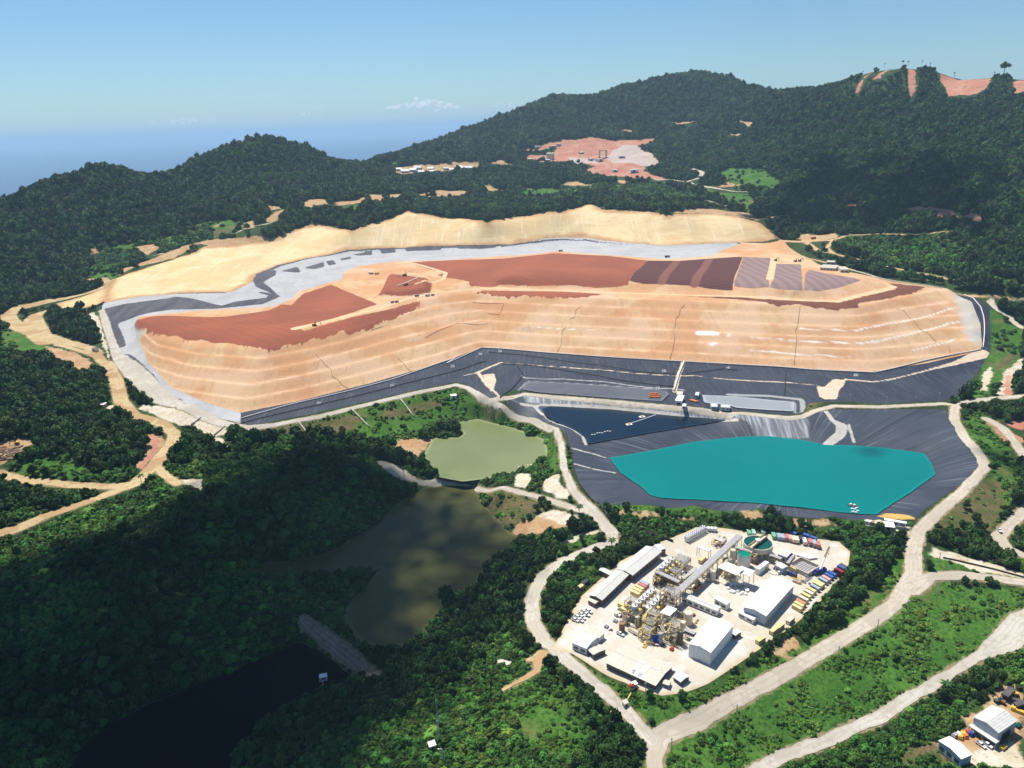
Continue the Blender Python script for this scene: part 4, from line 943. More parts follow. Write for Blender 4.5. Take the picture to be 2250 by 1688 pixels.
R_ORANGE = road_mat('orange_dirt', (0.50, 0.31, 0.17), (0.52, 0.37, 0.22), (0.36, 0.20, 0.105))
RD = {'main': (R_PALE, 'wide pale haul road running past the plant and the turquoise pond'), 'dam': (R_PALE, 'narrow pale road along the crest above the dark pond'), 'west': (R_GREY, 'grey gravel road skirting the ore pad and winding left of the plant'),
      'causeway': (R_PALE, 'pale causeway between the green pond and the brown pond'), 'southwest': (R_TAN, 'sandy yellow haul road winding through the woods at far left'), 'northwest': (R_TAN, 'looping pale track at the upper left corner of the pad'),
      'east': (R_PALE, 'side road leaving the junction to the right of the plant'), 'far_east': (R_PALE, 'dirt track with a white car at the right edge'), 'lower': (R_GREY, 'light gravel road below the plant at lower right'),
      'hillside': (R_ORANGE, 'orange hillside track right of the tan cut slope'), 'quarry': (R_PALE, 'pale road winding below the distant quarry'), 'trail': (R_TAN, 'short sandy trail into the bushes left of the plant'), 'levee': (R_BROWN, 'straight grey dam top between the brown and black ponds')}
for i, k in enumerate(ROADS):
    f = np.full(GXv.shape, 30.0)
    for lnw in ROADS[k]:
        f = np.minimum(f, sd_line(GXv, GYv, lnw[0], lnw[1], 30.0))
    f = f + fbm(GXv / 9.0, GYv / 9.0, 3) * 2.0 + fbm(GXv / 3.0, GYv / 3.0, 2) * 0.9
    ff = f.copy()
    if k in ('west', 'main'):
        ff = np.maximum(f, -ysd)               # the yard keeps its own surface
    sheet('road', ff, 0.16 + 0.012 * i, RD[k][0], RD[k][1], 'road', {'edge': f})

# ------------------------------------------------------------------ water
def water_mat(name, c1, c2, scale, rough=0.15, spec=0.12, bump=0.05):
    mt, t_, b = new_mat(name, rough, spec)
    n = NB(t_)
    wc = n.mottle(c1, c2, scale, 0.3, 0.7)
    wc = n.mix(n.ramp(n.math('ADD', n.attr('shore'), n.math('MULTIPLY', n.noise(0.1, 4), 4.0)), -2.0, 2.5, 0.0, 0.55), wc, tuple(v * 1.7 + 0.012 for v in c2))
    t_.links.new(wc, b.inputs['Base Color'])
    n.bump(b, n.noise(1.2, 4), bump, 0.3)
    return mt
def flat_poly(name, w, z, mat, label, cat='pond'):
    f = sd_poly(GXv, GYv, np.asarray(w), 30.0) + fbm(GXv / 7.0, GYv / 7.0, 3) * 1.2
    c_, T, oa = clip_sheet(f, 0.0, {'shore': f})
    c_[:, 2] = z
    return put(name, mesh_from(name, c_, T, oa, False), mat, label, cat, 'structure')
mt, t_, b = new_mat('turquoise_solution', 0.25, 0.08)
n = NB(t_)
tc = n.mottle((0.0, 0.150, 0.146), (0.0, 0.165, 0.158), 0.01)
tc = n.mix(n.math('MULTIPLY', n.ramp(n.noise(0.03, 5, 0.6, (0.4, 1, 1)), 0.45, 0.7), 0.5), tc, (0.0, 0.155, 0.155))
tc = n.mix(n.ramp(n.attr('shore'), -3.5, -0.3), tc, (0.004, 0.185, 0.172))
t_.links.new(tc, b.inputs['Base Color'])
n.bump(b, n.noise(1.0, 4), 0.04, 0.3)
flat_poly('pond_water', WATERS['turq'], ZW['turq'] + 0.55, mt, 'bright turquoise water of the big lined pond', 'pond')
flat_poly('pond_water', WATERS['dark'], ZW['dark'] + 0.55, water_mat('navy_solution', (0.003, 0.010, 0.022), (0.005, 0.014, 0.028), 0.01), 'dark navy water of the wedge shaped lined pond', 'pond')
flat_poly('pond_water', WATERS['green'], ZW['green'] + 0.55, water_mat('green_silt_water', (0.155, 0.185, 0.075), (0.19, 0.215, 0.095), 0.012), 'milky green pond left of the turquoise pond', 'pond')
flat_poly('pond_water', WATERS['brown'], ZW['brown'] + 0.55, water_mat('brown_water', (0.055, 0.055, 0.018), (0.085, 0.083, 0.026), 0.012, 0.25, 0.06), 'murky brown pond in cloud shadow at centre left', 'pond')
flat_poly('pond_water', WATERS['black'], ZW['black'] + 0.55, water_mat('black_water', (0.004, 0.004, 0.004), (0.006, 0.006, 0.006), 0.012, 0.5, 0.0), 'near black pond below the dam at lower left', 'pond')
gp = hit(np.array(C_(cF, [(468, 358), (490, 320), (535, 293), (800, 308), (1200, 335), (1550, 362), (1640, 375), (1660, 400), (1600, 455), (1300, 435), (900, 405), (600, 385)])))
flat_poly('pond_water', gp, gp[:, 2].mean() + 0.9, water_mat('drained_pond_floor', (0.085, 0.09, 0.105), (0.11, 0.115, 0.13), 0.03, 0.35), 'long dark shallow pond with orange floats below the liner', 'pond')
gp = hit(np.array(C_(cF, [(1930, 400), (2212, 420)]) + C_(cE, [(300, 408), (480, 424), (494, 440), (490, 496), (300, 488), (60, 470), (0, 450)]) + C_(cF, [(2000, 475), (1940, 460)])))
flat_poly('pond_water', gp, gp[:, 2].mean() + 0.9, water_mat('grey_solution', (0.24, 0.26, 0.28), (0.27, 0.29, 0.31), 0.03, 0.3), 'pale grey shallow pond beside the pump station', 'pond')
# ------------------------------------------------------------------ haze and clouds
def box_obj(name, lo, hi, mat):
    v = np.array([(x, y, z) for z in (lo[2], hi[2]) for x, y in ((lo[0], lo[1]), (hi[0], lo[1]), (hi[0], hi[1]), (lo[0], hi[1]))], float)
    f = np.array([(3, 2, 1, 0), (4, 5, 6, 7), (0, 1, 5, 4), (1, 2, 6, 5), (2, 3, 7, 6), (3, 0, 4, 7)])
    return put(name, mesh_from(name, v, f, smooth=False), mat)
hm = bpy.data.materials.new('haze_air'); hm.use_nodes = True
hn = hm.node_tree; hn.nodes.remove(hn.nodes['Principled BSDF'])
pv = hn.nodes.new('ShaderNodeVolumePrincipled')
pv.inputs['Color'].default_value = (0.44, 0.66, 0.86, 1)
pv.inputs['Density'].default_value = HAZE_D
pv.inputs['Anisotropy'].default_value = 0.2
hn.links.new(pv.outputs[0], hn.nodes['Material Output'].inputs['Volume'])
hz = box_obj('haze', (-62000, -60000, -95), (62000, 64000, 540), hm)
hz['kind'] = 'stuff'; hz['label'] = 'thin bluish haze hanging over the hills and the sea'; hz['category'] = 'haze'

_ico = bmesh.new(); bmesh.ops.create_icosphere(_ico, subdivisions=2, radius=1.0)
ICO_V = np.array([v.co[:] for v in _ico.verts]); ICO_F = np.array([[v.index for v in f.verts] for f in _ico.faces]); _ico.free()
cm, t_, b = new_mat('cloud_white', 1.0, 0.0)
b.inputs['Base Color'].default_value = (0.93, 0.93, 0.93, 1)
def puffs(name, P, R, label, flat=0.6):
    P = np.asarray(P, float); R = np.asarray(R, float); nv = len(ICO_V)
    co_ = (P[:, None] + ICO_V[None] * R[:, None, None] * np.array([1, 1, flat])).reshape(-1, 3)
    fc = (ICO_F[None] + (np.arange(len(P)) * nv)[:, None, None]).reshape(-1, 3)
    return put(name, mesh_from(name, co_, fc), cm, label, 'cloud', 'structure')
rs = np.random.RandomState(3)
_ic1 = bmesh.new(); bmesh.ops.create_icosphere(_ic1, subdivisions=1, radius=1.0)
IC1_V = np.array([v.co[:] for v in _ic1.verts]); IC1_F = np.array([[v.index for v in f.verts] for f in _ic1.faces]); _ic1.free()
def shade_cloud(g, soft, zc, label, holes=(), fine=(6, 11), coarse=(30, 60)):
    g = np.asarray(g)
    lo = g.min(0)[:2] - 20; hi = g.max(0)[:2] + 20
    PP, RR = [], []
    for which, rad in ((0, fine), (1, coarse)):
        area = (rad[0] + rad[1]) ** 2 * 0.25 * (1.0 if which == 0 else 0.55)
        N = int((hi[0] - lo[0]) * (hi[1] - lo[1]) / area)
        x = rs.uniform(lo[0], hi[0], N); y = rs.uniform(lo[1], hi[1], N)
        d = -sd_poly(x, y, g, 500.0) + fbm(x / 90.0, y / 90.0, 2) * soft * 0.5
        for h_, hs in holes: d = np.minimum(d, np.maximum(np.hypot((x - h_[0]) / 0.62, y - h_[1]) - hs, soft * 0.55))
        if which == 0: k = (rs.rand(N) < np.clip(d / soft, 0, 1) ** 1.4) & (d < soft + coarse[1] + 12)
        else: k = d > soft + coarse[1] * 0.6
        x, y = x[k], y[k]
        z = tz(x, y)
        s = (zc + rs.uniform(-50, 50, len(x)) - z) / SUNV.z
        PP.append(np.c_[x + SUNV.x * s, y + SUNV.y * s, z + SUNV.z * s]); RR.append(rs.uniform(rad[0], rad[1], len(x)))
    P = np.concatenate(PP); R = np.concatenate(RR); nv = len(IC1_V)
    co_ = (P[:, None] + IC1_V[None] * R[:, None, None] * np.array([1, 1, .6])).reshape(-1, 3)
    fc = (IC1_F[None] + (np.arange(len(P)) * nv)[:, None, None]).reshape(-1, 3)
    put('cloud', mesh_from('cloud', co_, fc), cm, label, 'cloud', 'structure')
_edge = hv([(0, 1195), (180, 1150), (330, 1090), (430, 1010), (540, 965), (680, 945), (820, 965), (930, 1010), (1030, 1040), (1095, 1075), (1140, 1115), (1180, 1165), (1180, 1240), (1105, 1320), (1040, 1420), (975, 1530), (930, 1640)])[:, :2]
shade_cloud(np.vstack([_edge, [(-40, 180), (-10, -100), (0, -900), (-1700, -900), (-1700, 300), (-900, 520)]]), 55.0, 1500, 'unseen heavy cloud spread wide to shade the wooded ponds', holes=((hv([(925, 1268)])[0][:2], 8.0),), fine=(3, 6))  # outline runs far out of view to cut the sky's fill light
shade_cloud(hv([(1600, 470), (1640, 420), (1720, 350), (1850, 330), (2000, 345), (2120, 330), (2205, 310), (2205, 600), (2150, 560), (2020, 530), (1900, 500), (1750, 500)]), 110.0, 1900, 'broad white cloud high above the right hand hill', fine=(18, 30), coarse=(50, 80))
shade_cloud(hv([(1840, 970), (1900, 965), (1930, 985), (1900, 1012), (1850, 1008)]), 26.0, 1900, 'unseen wisp of cloud added to dim the turquoise pond', fine=(5, 8))  # added out of view to darken a patch of the water
shade_cloud(hv([(2085, 905), (2130, 880), (2205, 875), (2205, 1080), (2165, 1090), (2120, 1000)]), 40.0, 1900, 'small cloud high above the grassy slope at the right edge', fine=(8, 14))
# cumulus over the sea: soft bodies of mist
vm = bpy.data.materials.new('cloud_mist'); vm.use_nodes = True
vn = vm.node_tree; vn.nodes.remove(vn.nodes['Principled BSDF'])
vp = vn.nodes.new('ShaderNodeVolumePrincipled'); vp.inputs['Color'].default_value = (1, 0.98, 0.97, 1); vp.inputs['Density'].default_value = 0.005; vp.inputs['Anisotropy'].default_value = 0.3
vn.links.new(vp.outputs[0], vn.nodes['Material Output'].inputs['Volume'])
for (x, y, w, h, lab) in ((905, 226, 150, 26, 'low white cumulus cloud bank nearest the wooded ridge'), (1085, 226, 60, 12, 'faint small cloud beside the ridge over the sea'), (390, 260, 110, 16, 'thin pale cloud low over the sea at left'), (670, 244, 70, 12, 'small pale cloud over the sea above the dark hill'), (770, 258, 120, 8, 'flat streak of cloud close above the horizon')):
    n_ = 46
    px = x + np.clip(rs.randn(n_) * 0.28, -.55, .55) * w
    py = y + h * 0.3 - np.abs(rs.randn(n_)) * h * 0.42 * np.exp(-((px - x - w * .1) / (w * 0.3)) ** 2) + rs.randn(n_) * h * .12
    P = at_r(V(np.c_[px, py]), 42000.0 + rs.uniform(-900, 900, n_))
    o = puffs('cloud', P, rs.uniform(0.10, 0.30, n_) * h * 42000 / 1660, lab, 0.6)
    o.data.materials.clear(); o.data.materials.append(vm)
    rm = o.modifiers.new('merge', 'REMESH'); rm.mode = 'VOXEL'; rm.voxel_size = 45.0

# ------------------------------------------------------------------ forest
def tube_mesh(name, pts, rads, seg=6, mat=None):
    pts = np.array(pts, float); n_ = len(pts)
    vs, fs = [], []
    for i in range(n_):
        d = pts[min(i + 1, n_ - 1)] - pts[max(i - 1, 0)]; d /= np.linalg.norm(d) + 1e-9
        a = np.cross(d, [0, 0, 1.0]) if abs(d[2]) < 0.9 else np.cross(d, [1.0, 0, 0])
        a /= np.linalg.norm(a); c = np.cross(d, a)
        for k in range(seg):
            t = 2 * math.pi * k / seg
            vs.append(tuple(pts[i] + rads[i] * (a * math.cos(t) + c * math.sin(t))))
    for i in range(n_ - 1):
        for k in range(seg):
            fs.append((i * seg + k, i * seg + (k + 1) % seg, (i + 1) * seg + (k + 1) % seg, (i + 1) * seg + k))
    fs.append(tuple(range(seg))[::-1]); fs.append(tuple((n_ - 1) * seg + k for k in range(seg)))
    me = bpy.data.meshes.new(name); me.from_pydata(vs, [], fs)
    if mat: me.materials.append(mat)
    return me
def crown_mesh(name, seed, nleaf, squash=0.8, lumps=9, leaf=0.24, mats=()):
    r = np.random.RandomState(seed)
    # several overlapping lobes
    L = [np.array([0, 0, 0.55])]; Rl = [0.62]
    for k in range(lumps):
        a = r.uniform(0, 2 * np.pi); d = r.uniform(0.35, 0.72)
        L.append(np.array([d * math.cos(a), d * math.sin(a), 0.30 + r.uniform(0.0, 0.5) * squash])); Rl.append(r.uniform(0.26, 0.44))
    L = np.array(L); Rl = np.array(Rl)
    V_, F_l = [], []
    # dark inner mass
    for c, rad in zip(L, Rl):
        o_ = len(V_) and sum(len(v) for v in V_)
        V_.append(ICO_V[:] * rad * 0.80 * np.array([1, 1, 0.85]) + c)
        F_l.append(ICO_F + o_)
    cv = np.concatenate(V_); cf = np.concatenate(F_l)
    # leaf clumps over the lobes
    pick = r.choice(len(L), nleaf, p=Rl ** 2 / (Rl ** 2).sum())
    dirs = r.randn(nleaf, 3); dirs[:, 2] = np.abs(dirs[:, 2]) * 0.9 - 0.25; dirs /= np.linalg.norm(dirs, axis=1)[:, None]
    P = L[pick] + dirs * Rl[pick][:, None] * r.uniform(0.78, 1.12, nleaf)[:, None]
    nrm = dirs + r.randn(nleaf, 3) * 0.55 + np.array([0, 0, 0.35]); nrm /= np.linalg.norm(nrm, axis=1)[:, None]
    t = np.cross(nrm, r.randn(nleaf, 3)); t /= np.linalg.norm(t, axis=1)[:, None]
    u = np.cross(nrm, t)
    s = leaf * r.uniform(0.5, 1.25, nleaf)[:, None]
    q = np.stack([P + t * s, P + u * s * 0.65 - nrm * s * 0.15, P - t * s, P - u * s * 0.65 - nrm * s * 0.15], 1).reshape(-1, 3)
    n0 = len(cv)
    verts = np.concatenate([cv, q])
    me = bpy.data.meshes.new(name)
    faces = [tuple(f) for f in cf] + [tuple(range(n0 + 4 * i, n0 + 4 * i + 4)) for i in range(nleaf)]
    me.from_pydata([tuple(v) for v in verts], [], faces)
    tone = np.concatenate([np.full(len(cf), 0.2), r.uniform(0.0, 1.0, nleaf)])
    at = me.attributes.new('tone', 'FLOAT', 'FACE'); at.data.foreach_set('value', tone.astype(np.float32))
    for m_ in mats: me.materials.append(m_)
    return me

def leaf_mat(name, dark, mid, light):
    mt, t_, b = new_mat(name, 0.6, 0.12)
    n = NB(t_)
    oi = n.N.new('ShaderNodeObjectInfo')
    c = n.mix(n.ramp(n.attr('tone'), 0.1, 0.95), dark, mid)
    c = n.mix(n.math('MULTIPLY', n.ramp(oi.outputs['Random'], 0.55, 1.0), 0.8), c, light)
    c = n.mix(n.ramp(n.noise(0.012, 4), 0.42, 0.66), c, n.mix(0.6, c, light))
    hs = n.N.new('ShaderNodeHueSaturation')
    n.L(c, hs.inputs['Color'])
    n.L(n.math('MULTIPLY_ADD', oi.outputs['Random'], 0.075, 0.445), hs.inputs['Hue'])
    n.L(n.math('MULTIPLY_ADD', n.math('FRACT', n.math('MULTIPLY', oi.outputs['Random'], 17.3)), 1.0, 0.55), hs.inputs['Value'])
    t_.links.new(hs.outputs[0], b.inputs['Base Color'])
    return mt
LEAF_A = leaf_mat('rainforest_leaves', (0.008, 0.030, 0.008), (0.026, 0.085, 0.015), (0.060, 0.125, 0.026))
LEAF_B = leaf_mat('young_leaves', (0.011, 0.045, 0.008), (0.034, 0.125, 0.017), (0.080, 0.185, 0.030))
LEAF_C = leaf_mat('grass_green_leaves', (0.022, 0.085, 0.010), (0.055, 0.175, 0.020), (0.13, 0.24, 0.04))
BARK, t_, b = new_mat('pale_bark', 0.9, 0.1)
n = NB(t_)
t_.links.new(n.mottle((0.16, 0.13, 0.10), (0.26, 0.23, 0.19), 0.8), b.inputs['Base Color'])

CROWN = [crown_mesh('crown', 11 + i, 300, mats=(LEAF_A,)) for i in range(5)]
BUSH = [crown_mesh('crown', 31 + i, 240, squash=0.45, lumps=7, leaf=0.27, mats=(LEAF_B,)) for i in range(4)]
def hidden_src(me):
    o = bpy.data.objects.new(me.name, me); return o
SRC = bpy.data.collections.new('crown_shapes')
_src = []
for i, me in enumerate(CROWN + BUSH):
    o = bpy.data.objects.new('crown_%02d' % i, me); SRC.objects.link(o)

def emergent(seed):
    me = crown_mesh('crown', seed, 260, squash=0.5, lumps=8, mats=(LEAF_A, BARK))
    bm = bmesh.new(); bm.from_mesh(me)
    bmesh.ops.translate(bm, verts=bm.verts, vec=(0, 0, 1.1))
    n0 = len(bm.faces)
    tm = tube_mesh('t', [(0, 0, -0.6), (0.05, 0.02, 0.5), (0.0, 0.06, 1.5)], [0.11, 0.085, 0.05], 6)
    bm.from_mesh(tm); bpy.data.meshes.remove(tm); bm.faces.ensure_lookup_table()
    for f in bm.faces[n0:]: f.material_index = 1
    bm.to_mesh(me); bm.free(); return me
def palm_shape():
    vs_, fs_ = [], []
    r = np.random.RandomState(5)
    for k in range(15):
        an = k * 2.399; up_ = .75 - .05 * k
        prev = None
        for j in range(5):
            q_ = j * .26; w = .05 + .14 * math.sin(min(1, j / 4.0) * 2.9)
            c_ = np.array([q_ * math.cos(an), q_ * math.sin(an), .75 + q_ * up_ - .85 * q_ * q_]); sd = np.array([-math.sin(an), math.cos(an), 0]) * w
            vs_ += [tuple(c_ - sd - (0, 0, w * .5)), tuple(c_), tuple(c_ + sd - (0, 0, w * .5))]
            b_ = len(vs_) - 3
            if j: fs_ += [(b_ - 3, b_ - 2, b_ + 1, b_), (b_ - 2, b_ - 1, b_ + 2, b_ + 1)]
    me = bpy.data.meshes.new('crown'); me.from_pydata(vs_, [], fs_); me.materials.append(LEAF_C)
    at = me.attributes.new('tone', 'FLOAT', 'FACE'); at.data.foreach_set('value', r.uniform(.4, 1, len(fs_)).astype(np.float32))
    return me
for k_, me in enumerate([emergent(61), emergent(62), palm_shape()] + [crown_mesh('crown', 71 + i, 90, squash=0.35, lumps=5, leaf=0.36, mats=(LEAF_C,)) for i in range(3)]):
    o = bpy.data.objects.new('crown_%02d' % (9 + k_), me); SRC.objects.link(o)
gt = bpy.data.node_groups.new('scatter_crowns', 'GeometryNodeTree')
gt.interface.new_socket('Geometry', in_out='INPUT', socket_type='NodeSocketGeometry')
gt.interface.new_socket('Geometry', in_out='OUTPUT', socket_type='NodeSocketGeometry')
gi = gt.nodes.new('NodeGroupInput'); go = gt.nodes.new('NodeGroupOutput')
ip = gt.nodes.new('GeometryNodeInstanceOnPoints')
ci = gt.nodes.new('GeometryNodeCollectionInfo')
ci.inputs['Collection'].default_value = SRC
ci.inputs['Separate Children'].default_value = True
ci.inputs['Reset Children'].default_value = True
def nattr(nm, ty):
    a = gt.nodes.new('GeometryNodeInputNamedAttribute'); a.data_type = ty; a.inputs['Name'].default_value = nm
    return a.outputs['Attribute']
gt.links.new(gi.outputs[0], ip.inputs['Points'])
gt.links.new(ci.outputs[0], ip.inputs['Instance'])
ip.inputs['Pick Instance'].default_value = True
gt.links.new(nattr('idx', 'INT'), ip.inputs['Instance Index'])
gt.links.new(nattr('rot', 'FLOAT_VECTOR'), ip.inputs['Rotation'])
gt.links.new(nattr('size', 'FLOAT_VECTOR'), ip.inputs['Scale'])
gt.links.new(ip.outputs[0], go.inputs[0])

def scatter(name, P, size, rot, idx, label, cat):
    me = bpy.data.meshes.new(name)
    me.vertices.add(len(P)); me.vertices.foreach_set('co', np.ascontiguousarray(P, np.float32).ravel())
    a = me.attributes.new('size', 'FLOAT_VECTOR', 'POINT'); a.data.foreach_set('vector', np.ascontiguousarray(size, np.float32).ravel())
    a = me.attributes.new('rot', 'FLOAT_VECTOR', 'POINT'); a.data.foreach_set('vector', np.ascontiguousarray(rot, np.float32).ravel())
    a = me.attributes.new('idx', 'INT', 'POINT'); a.data.foreach_set('value', np.ascontiguousarray(idx, np.int32))
    o = put(name, me, None, label, cat, 'stuff')
    md = o.modifiers.new('crowns', 'NODES'); md.node_group = gt
    return o

KEEP_OUT = [HEAP, APRON, LINER_UP, LINER_POND, YARDW, hv([(495, 895), (525, 935), (570, 925), (545, 892)])]
def clear_of_works(x, y):
    """distance to the nearest worked surface, road or bare cut"""
    d = sd_any(x, y, KEEP_OUT, 20.0)
    d = np.minimum(d, sd_roads(x, y, 20.0))
    return d
def jitter_grid(r0, r1, s, amax=46):
    out = []
    for r in np.arange(r0, r1, s):
        n_ = int(math.radians(2 * amax) * r / s)
        a = np.radians(-amax) + (np.arange(n_) + rs.rand(n_)) / n_ * math.radians(2 * amax)
        q = r + rs.uniform(-0.5, 0.5, n_) * s
        out.append(np.c_[q * np.sin(a), q * np.cos(a)])
    return np.concatenate(out)
bands = [(200, 430, 2.8), (430, 640, 3.7), (640, 950, 5.1), (950, 1500, 7.0), (1500, 2200, 8.0), (2200, 3100, 9.5)]
YOUNG = [hit(np.array(p, float)) for p in (C_(cK, [(650, 370), (800, 310), (1250, 295), (1500, 290), (1750, 400), (1650, 600), (1300, 560), (1100, 520), (900, 450)]), C_(cQ, [(20, 560), (440, 560), (900, 540), (1140, 520), (1500, 640), (1400, 700), (700, 620), (300, 660), (20, 650)]), C_(cO, [(0, 420), (400, 400), (700, 380), (950, 330), (1100, 230), (1450, 190), (1450, 330), (900, 430), (600, 560), (200, 700), (0, 760)]))]
TP, TS, TK = [], [], []
for r0, r1, s in bands:
    q = jitter_grid(r0, r1, s)
    x, y = q.T
    z = tz(x, y)
    soft = fbm(x / 14.0, y / 14.0, 3) * 10
    big = s * np.clip(np.exp(rs.randn(len(x)) * 0.30) * 0.74, 0.38, 1.6 if r0 < 900 else 1.1)          # crown radius
    d = clear_of_works(x, y)
    keep = (d > big * 0.72 + 0.3) & (z > -58) & (sd_any(x, y, list(WATERS.values()), 20.0) > big * 0.15)
    bare = np.minimum.reduce([sd_any(x, y, MASK[k], 20.0) for k in ('soil', 'pale', 'tan', 'pink', 'quarry')])
    keep &= bare + soft * 0.6 > big * 0.5
    gr = sd_any(x, y, MASK['grass'], 20.0) + soft
    dr = sd_any(x, y, MASK['dry'], 20.0) + soft * 0.6
    patch = fbm(x / 26.0 + 40, y / 26.0, 3)
    ingr = gr < 0
    keep &= ~(ingr & (rs.rand(len(x)) > np.where(patch > 0.10, 0.5, 0.03)))
    keep &= sd_poly(x, y, HEAP, 20.0) > 13.0
    keep &= ~((dr < 0) & (rs.rand(len(x)) > 0.04))
    young = (np.hypot(x, y) < 720) & (fbm(x / 60.0, y / 60.0, 3) + 0.02 * rs.randn(len(x)) > -0.03) | ingr
    for yz in YOUNG: young |= sd_poly(x, y, yz, 20.0) < soft
    # loose scrub between the plant, roads and ponds is lower than the old forest
    hgt = np.where(young, 0.95, 1.35) * (1.0 + 0.35 * (rs.rand(len(x)) > 0.93))
    size = np.where(ingr, big * 0.62, big)
    k = keep
    TP.append(np.c_[x, y, z][k]); TS.append(np.c_[size, size, size * hgt][k]); TK.append(np.where(young, 1, 0)[k])
TP = np.concatenate(TP); TS = np.concatenate(TS); TK = np.concatenate(TK)
pj = proj(TP)
inview = (pj[:, 0] > -330) & (pj[:, 0] < W_ + 330) & (pj[:, 1] < H_ + 260)
# distant trees that would stand in front of a clearing or a road were felled with it
def shows(polys, lines, hk=0.75):
    tops = proj(TP + np.c_[np.zeros((len(TP), 2)), TS[:, 2] * hk])
    d = np.full(len(TP), 9.0)
    for p in polys: d = np.minimum(d, sd_poly(tops[:, 0], tops[:, 1], proj(p), 9.0))
    for ln, w in lines:
        g = proj(ln); w = np.broadcast_to(np.asarray(w, float), (len(ln),))
        px = w / np.linalg.norm(ln - CAM, axis=1) * F_ * 0.45
        d = np.minimum(d, sd_line(tops[:, 0], tops[:, 1], g, px, 9.0))
    return d
_sum = (np.hypot(TP[:, 0], TP[:, 1]) > 2120) & (np.hypot(TP[:, 0], TP[:, 1]) < 2650) & (TP[:, 0] > 780) & (TP[:, 2] > 330)
TS[_sum] *= 0.55
far_ = np.hypot(TP[:, 0], TP[:, 1]) > 560
_pinkup = [p + np.array([0, 0, dz_]) for p in MASK['pink'][:6] for dz_ in (6.0,)]
for hk_ in (0.2, 0.75, 1.15): inview &= ~(far_ & (shows(_pinkup + MASK['pink'][:6], [], hk_) < 4.0) & (rs.rand(len(TP)) < 0.97))
inview &= ~(far_ & (shows([], ALLROAD) < 4.0) & (rs.rand(len(TP)) < 0.9))
inview &= ~(far_ & (shows(MASK['soil'] + MASK['pale'] + MASK['pink'] + MASK['quarry'] + MASK['tan'], ALLROAD) < 2.5) & (rs.rand(len(TP)) < 0.96))
inview &= ~(~far_ & (shows([], ALLROAD) < 0.0) & (rs.rand(len(TP)) < 0.8))
inview &= ~(shows([YARDW, LINER_POND, LINER_UP, APRON], []) < 0.0)
TP, TS, TK, pj = TP[inview], TS[inview], TK[inview], pj[inview]
NT = len(TP)
TI = np.where(TK == 1, 5 + rs.randint(0, 4, NT), rs.randint(0, 5, NT))
_u = rs.rand(NT)
EMERG = (TK == 0) & (_u < 0.028) & (TP[:, 2] < 330)
TS[EMERG] *= 0.8
PALMY = (TK == 1) & (_u < 0.045)
TI = np.where(EMERG, 9 + rs.randint(0, 2, NT), np.where(PALMY, 11, TI))
TR = np.c_[rs.uniform(-.12, .12, NT), rs.uniform(-.12, .12, NT), rs.uniform(0, 6.28, NT)]
TP[:, 2] += np.where(TK == 1, -0.15, 0.25) * TS[:, 2]
rng_ = np.hypot(TP[:, 0], TP[:, 1])
full = (pj[:, 0] > 10) & (pj[:, 0] < W_ - 10) & (pj[:, 1] > 10) & (pj[:, 1] < H_ - 5)
score = np.where(full, TS[:, 0] / np.linalg.norm(TP - CAM, axis=1), 0)
score = np.where(EMERG | PALMY, 0, score)
SOLO = np.argsort(-score)[:300]
solo = np.zeros(NT, bool); solo[SOLO] = True
def zone(p):
    q = proj(p[None])[0] * 2211 / 2250
    return q
for nm, sel, lab, cat in (('hill_forest', rng_ > 950, 'dense dark green rainforest covering the hills behind the ore pad', 'forest'),
                          ('forest', (rng_ <= 950) & (TK == 0), 'dark green woods around the ponds and roads', 'forest'),
                          ('shrubs', (rng_ <= 950) & (TK == 1), 'bright green scrub and bushes between the roads and the plant', 'shrubs')):
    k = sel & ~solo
    scatter(nm, TP[k], TS[k], TR[k], TI[k], lab, cat)

TRUNK = tube_mesh('trunk', [(0, 0, -0.9), (0.02, 0.01, -0.2), (0.0, 0.03, 0.35)], [0.075, 0.055, 0.03], 6, BARK)
def empty(name, loc, rz, label, cat, group=None):
    o = bpy.data.objects.new(name, None); COL.objects.link(o)
    o.empty_display_size = 1.0
    o.location = loc; o.rotation_euler = (0, 0, rz); o['label'] = label; o['category'] = cat
    if group: o['group'] = group
    return o
for i in SOLO:
    q = proj(TP[i][None])[0] * 2211 / 2250
    if q[0] < 1130: z_, g_ = 'woods in the bottom left corner below the ponds' if q[0] < 800 else 'thicket below the plant left of its access road', 'foreground thicket trees' if q[0] >= 800 else 'bottom left woodland trees'
    elif q[0] < 1420: z_, g_ = 'thicket just left of the road junction below the plant', 'trees left of the junction'
    else: z_, g_ = 'green belt between the two lower right roads and yard', 'trees between the lower right roads'
    kind = 'bright leafy young tree' if TK[i] else 'dark leafy tree'
    t = empty('tree', tuple(TP[i]), TR[i, 2], '%s in the %s' % (kind, z_), 'tree', g_ + (' young' if TK[i] else ' dark'))
    t.scale = tuple(TS[i])
    put('crown', (CROWN + BUSH)[TI[i]], parent=t)
    put('trunk', TRUNK, parent=t)
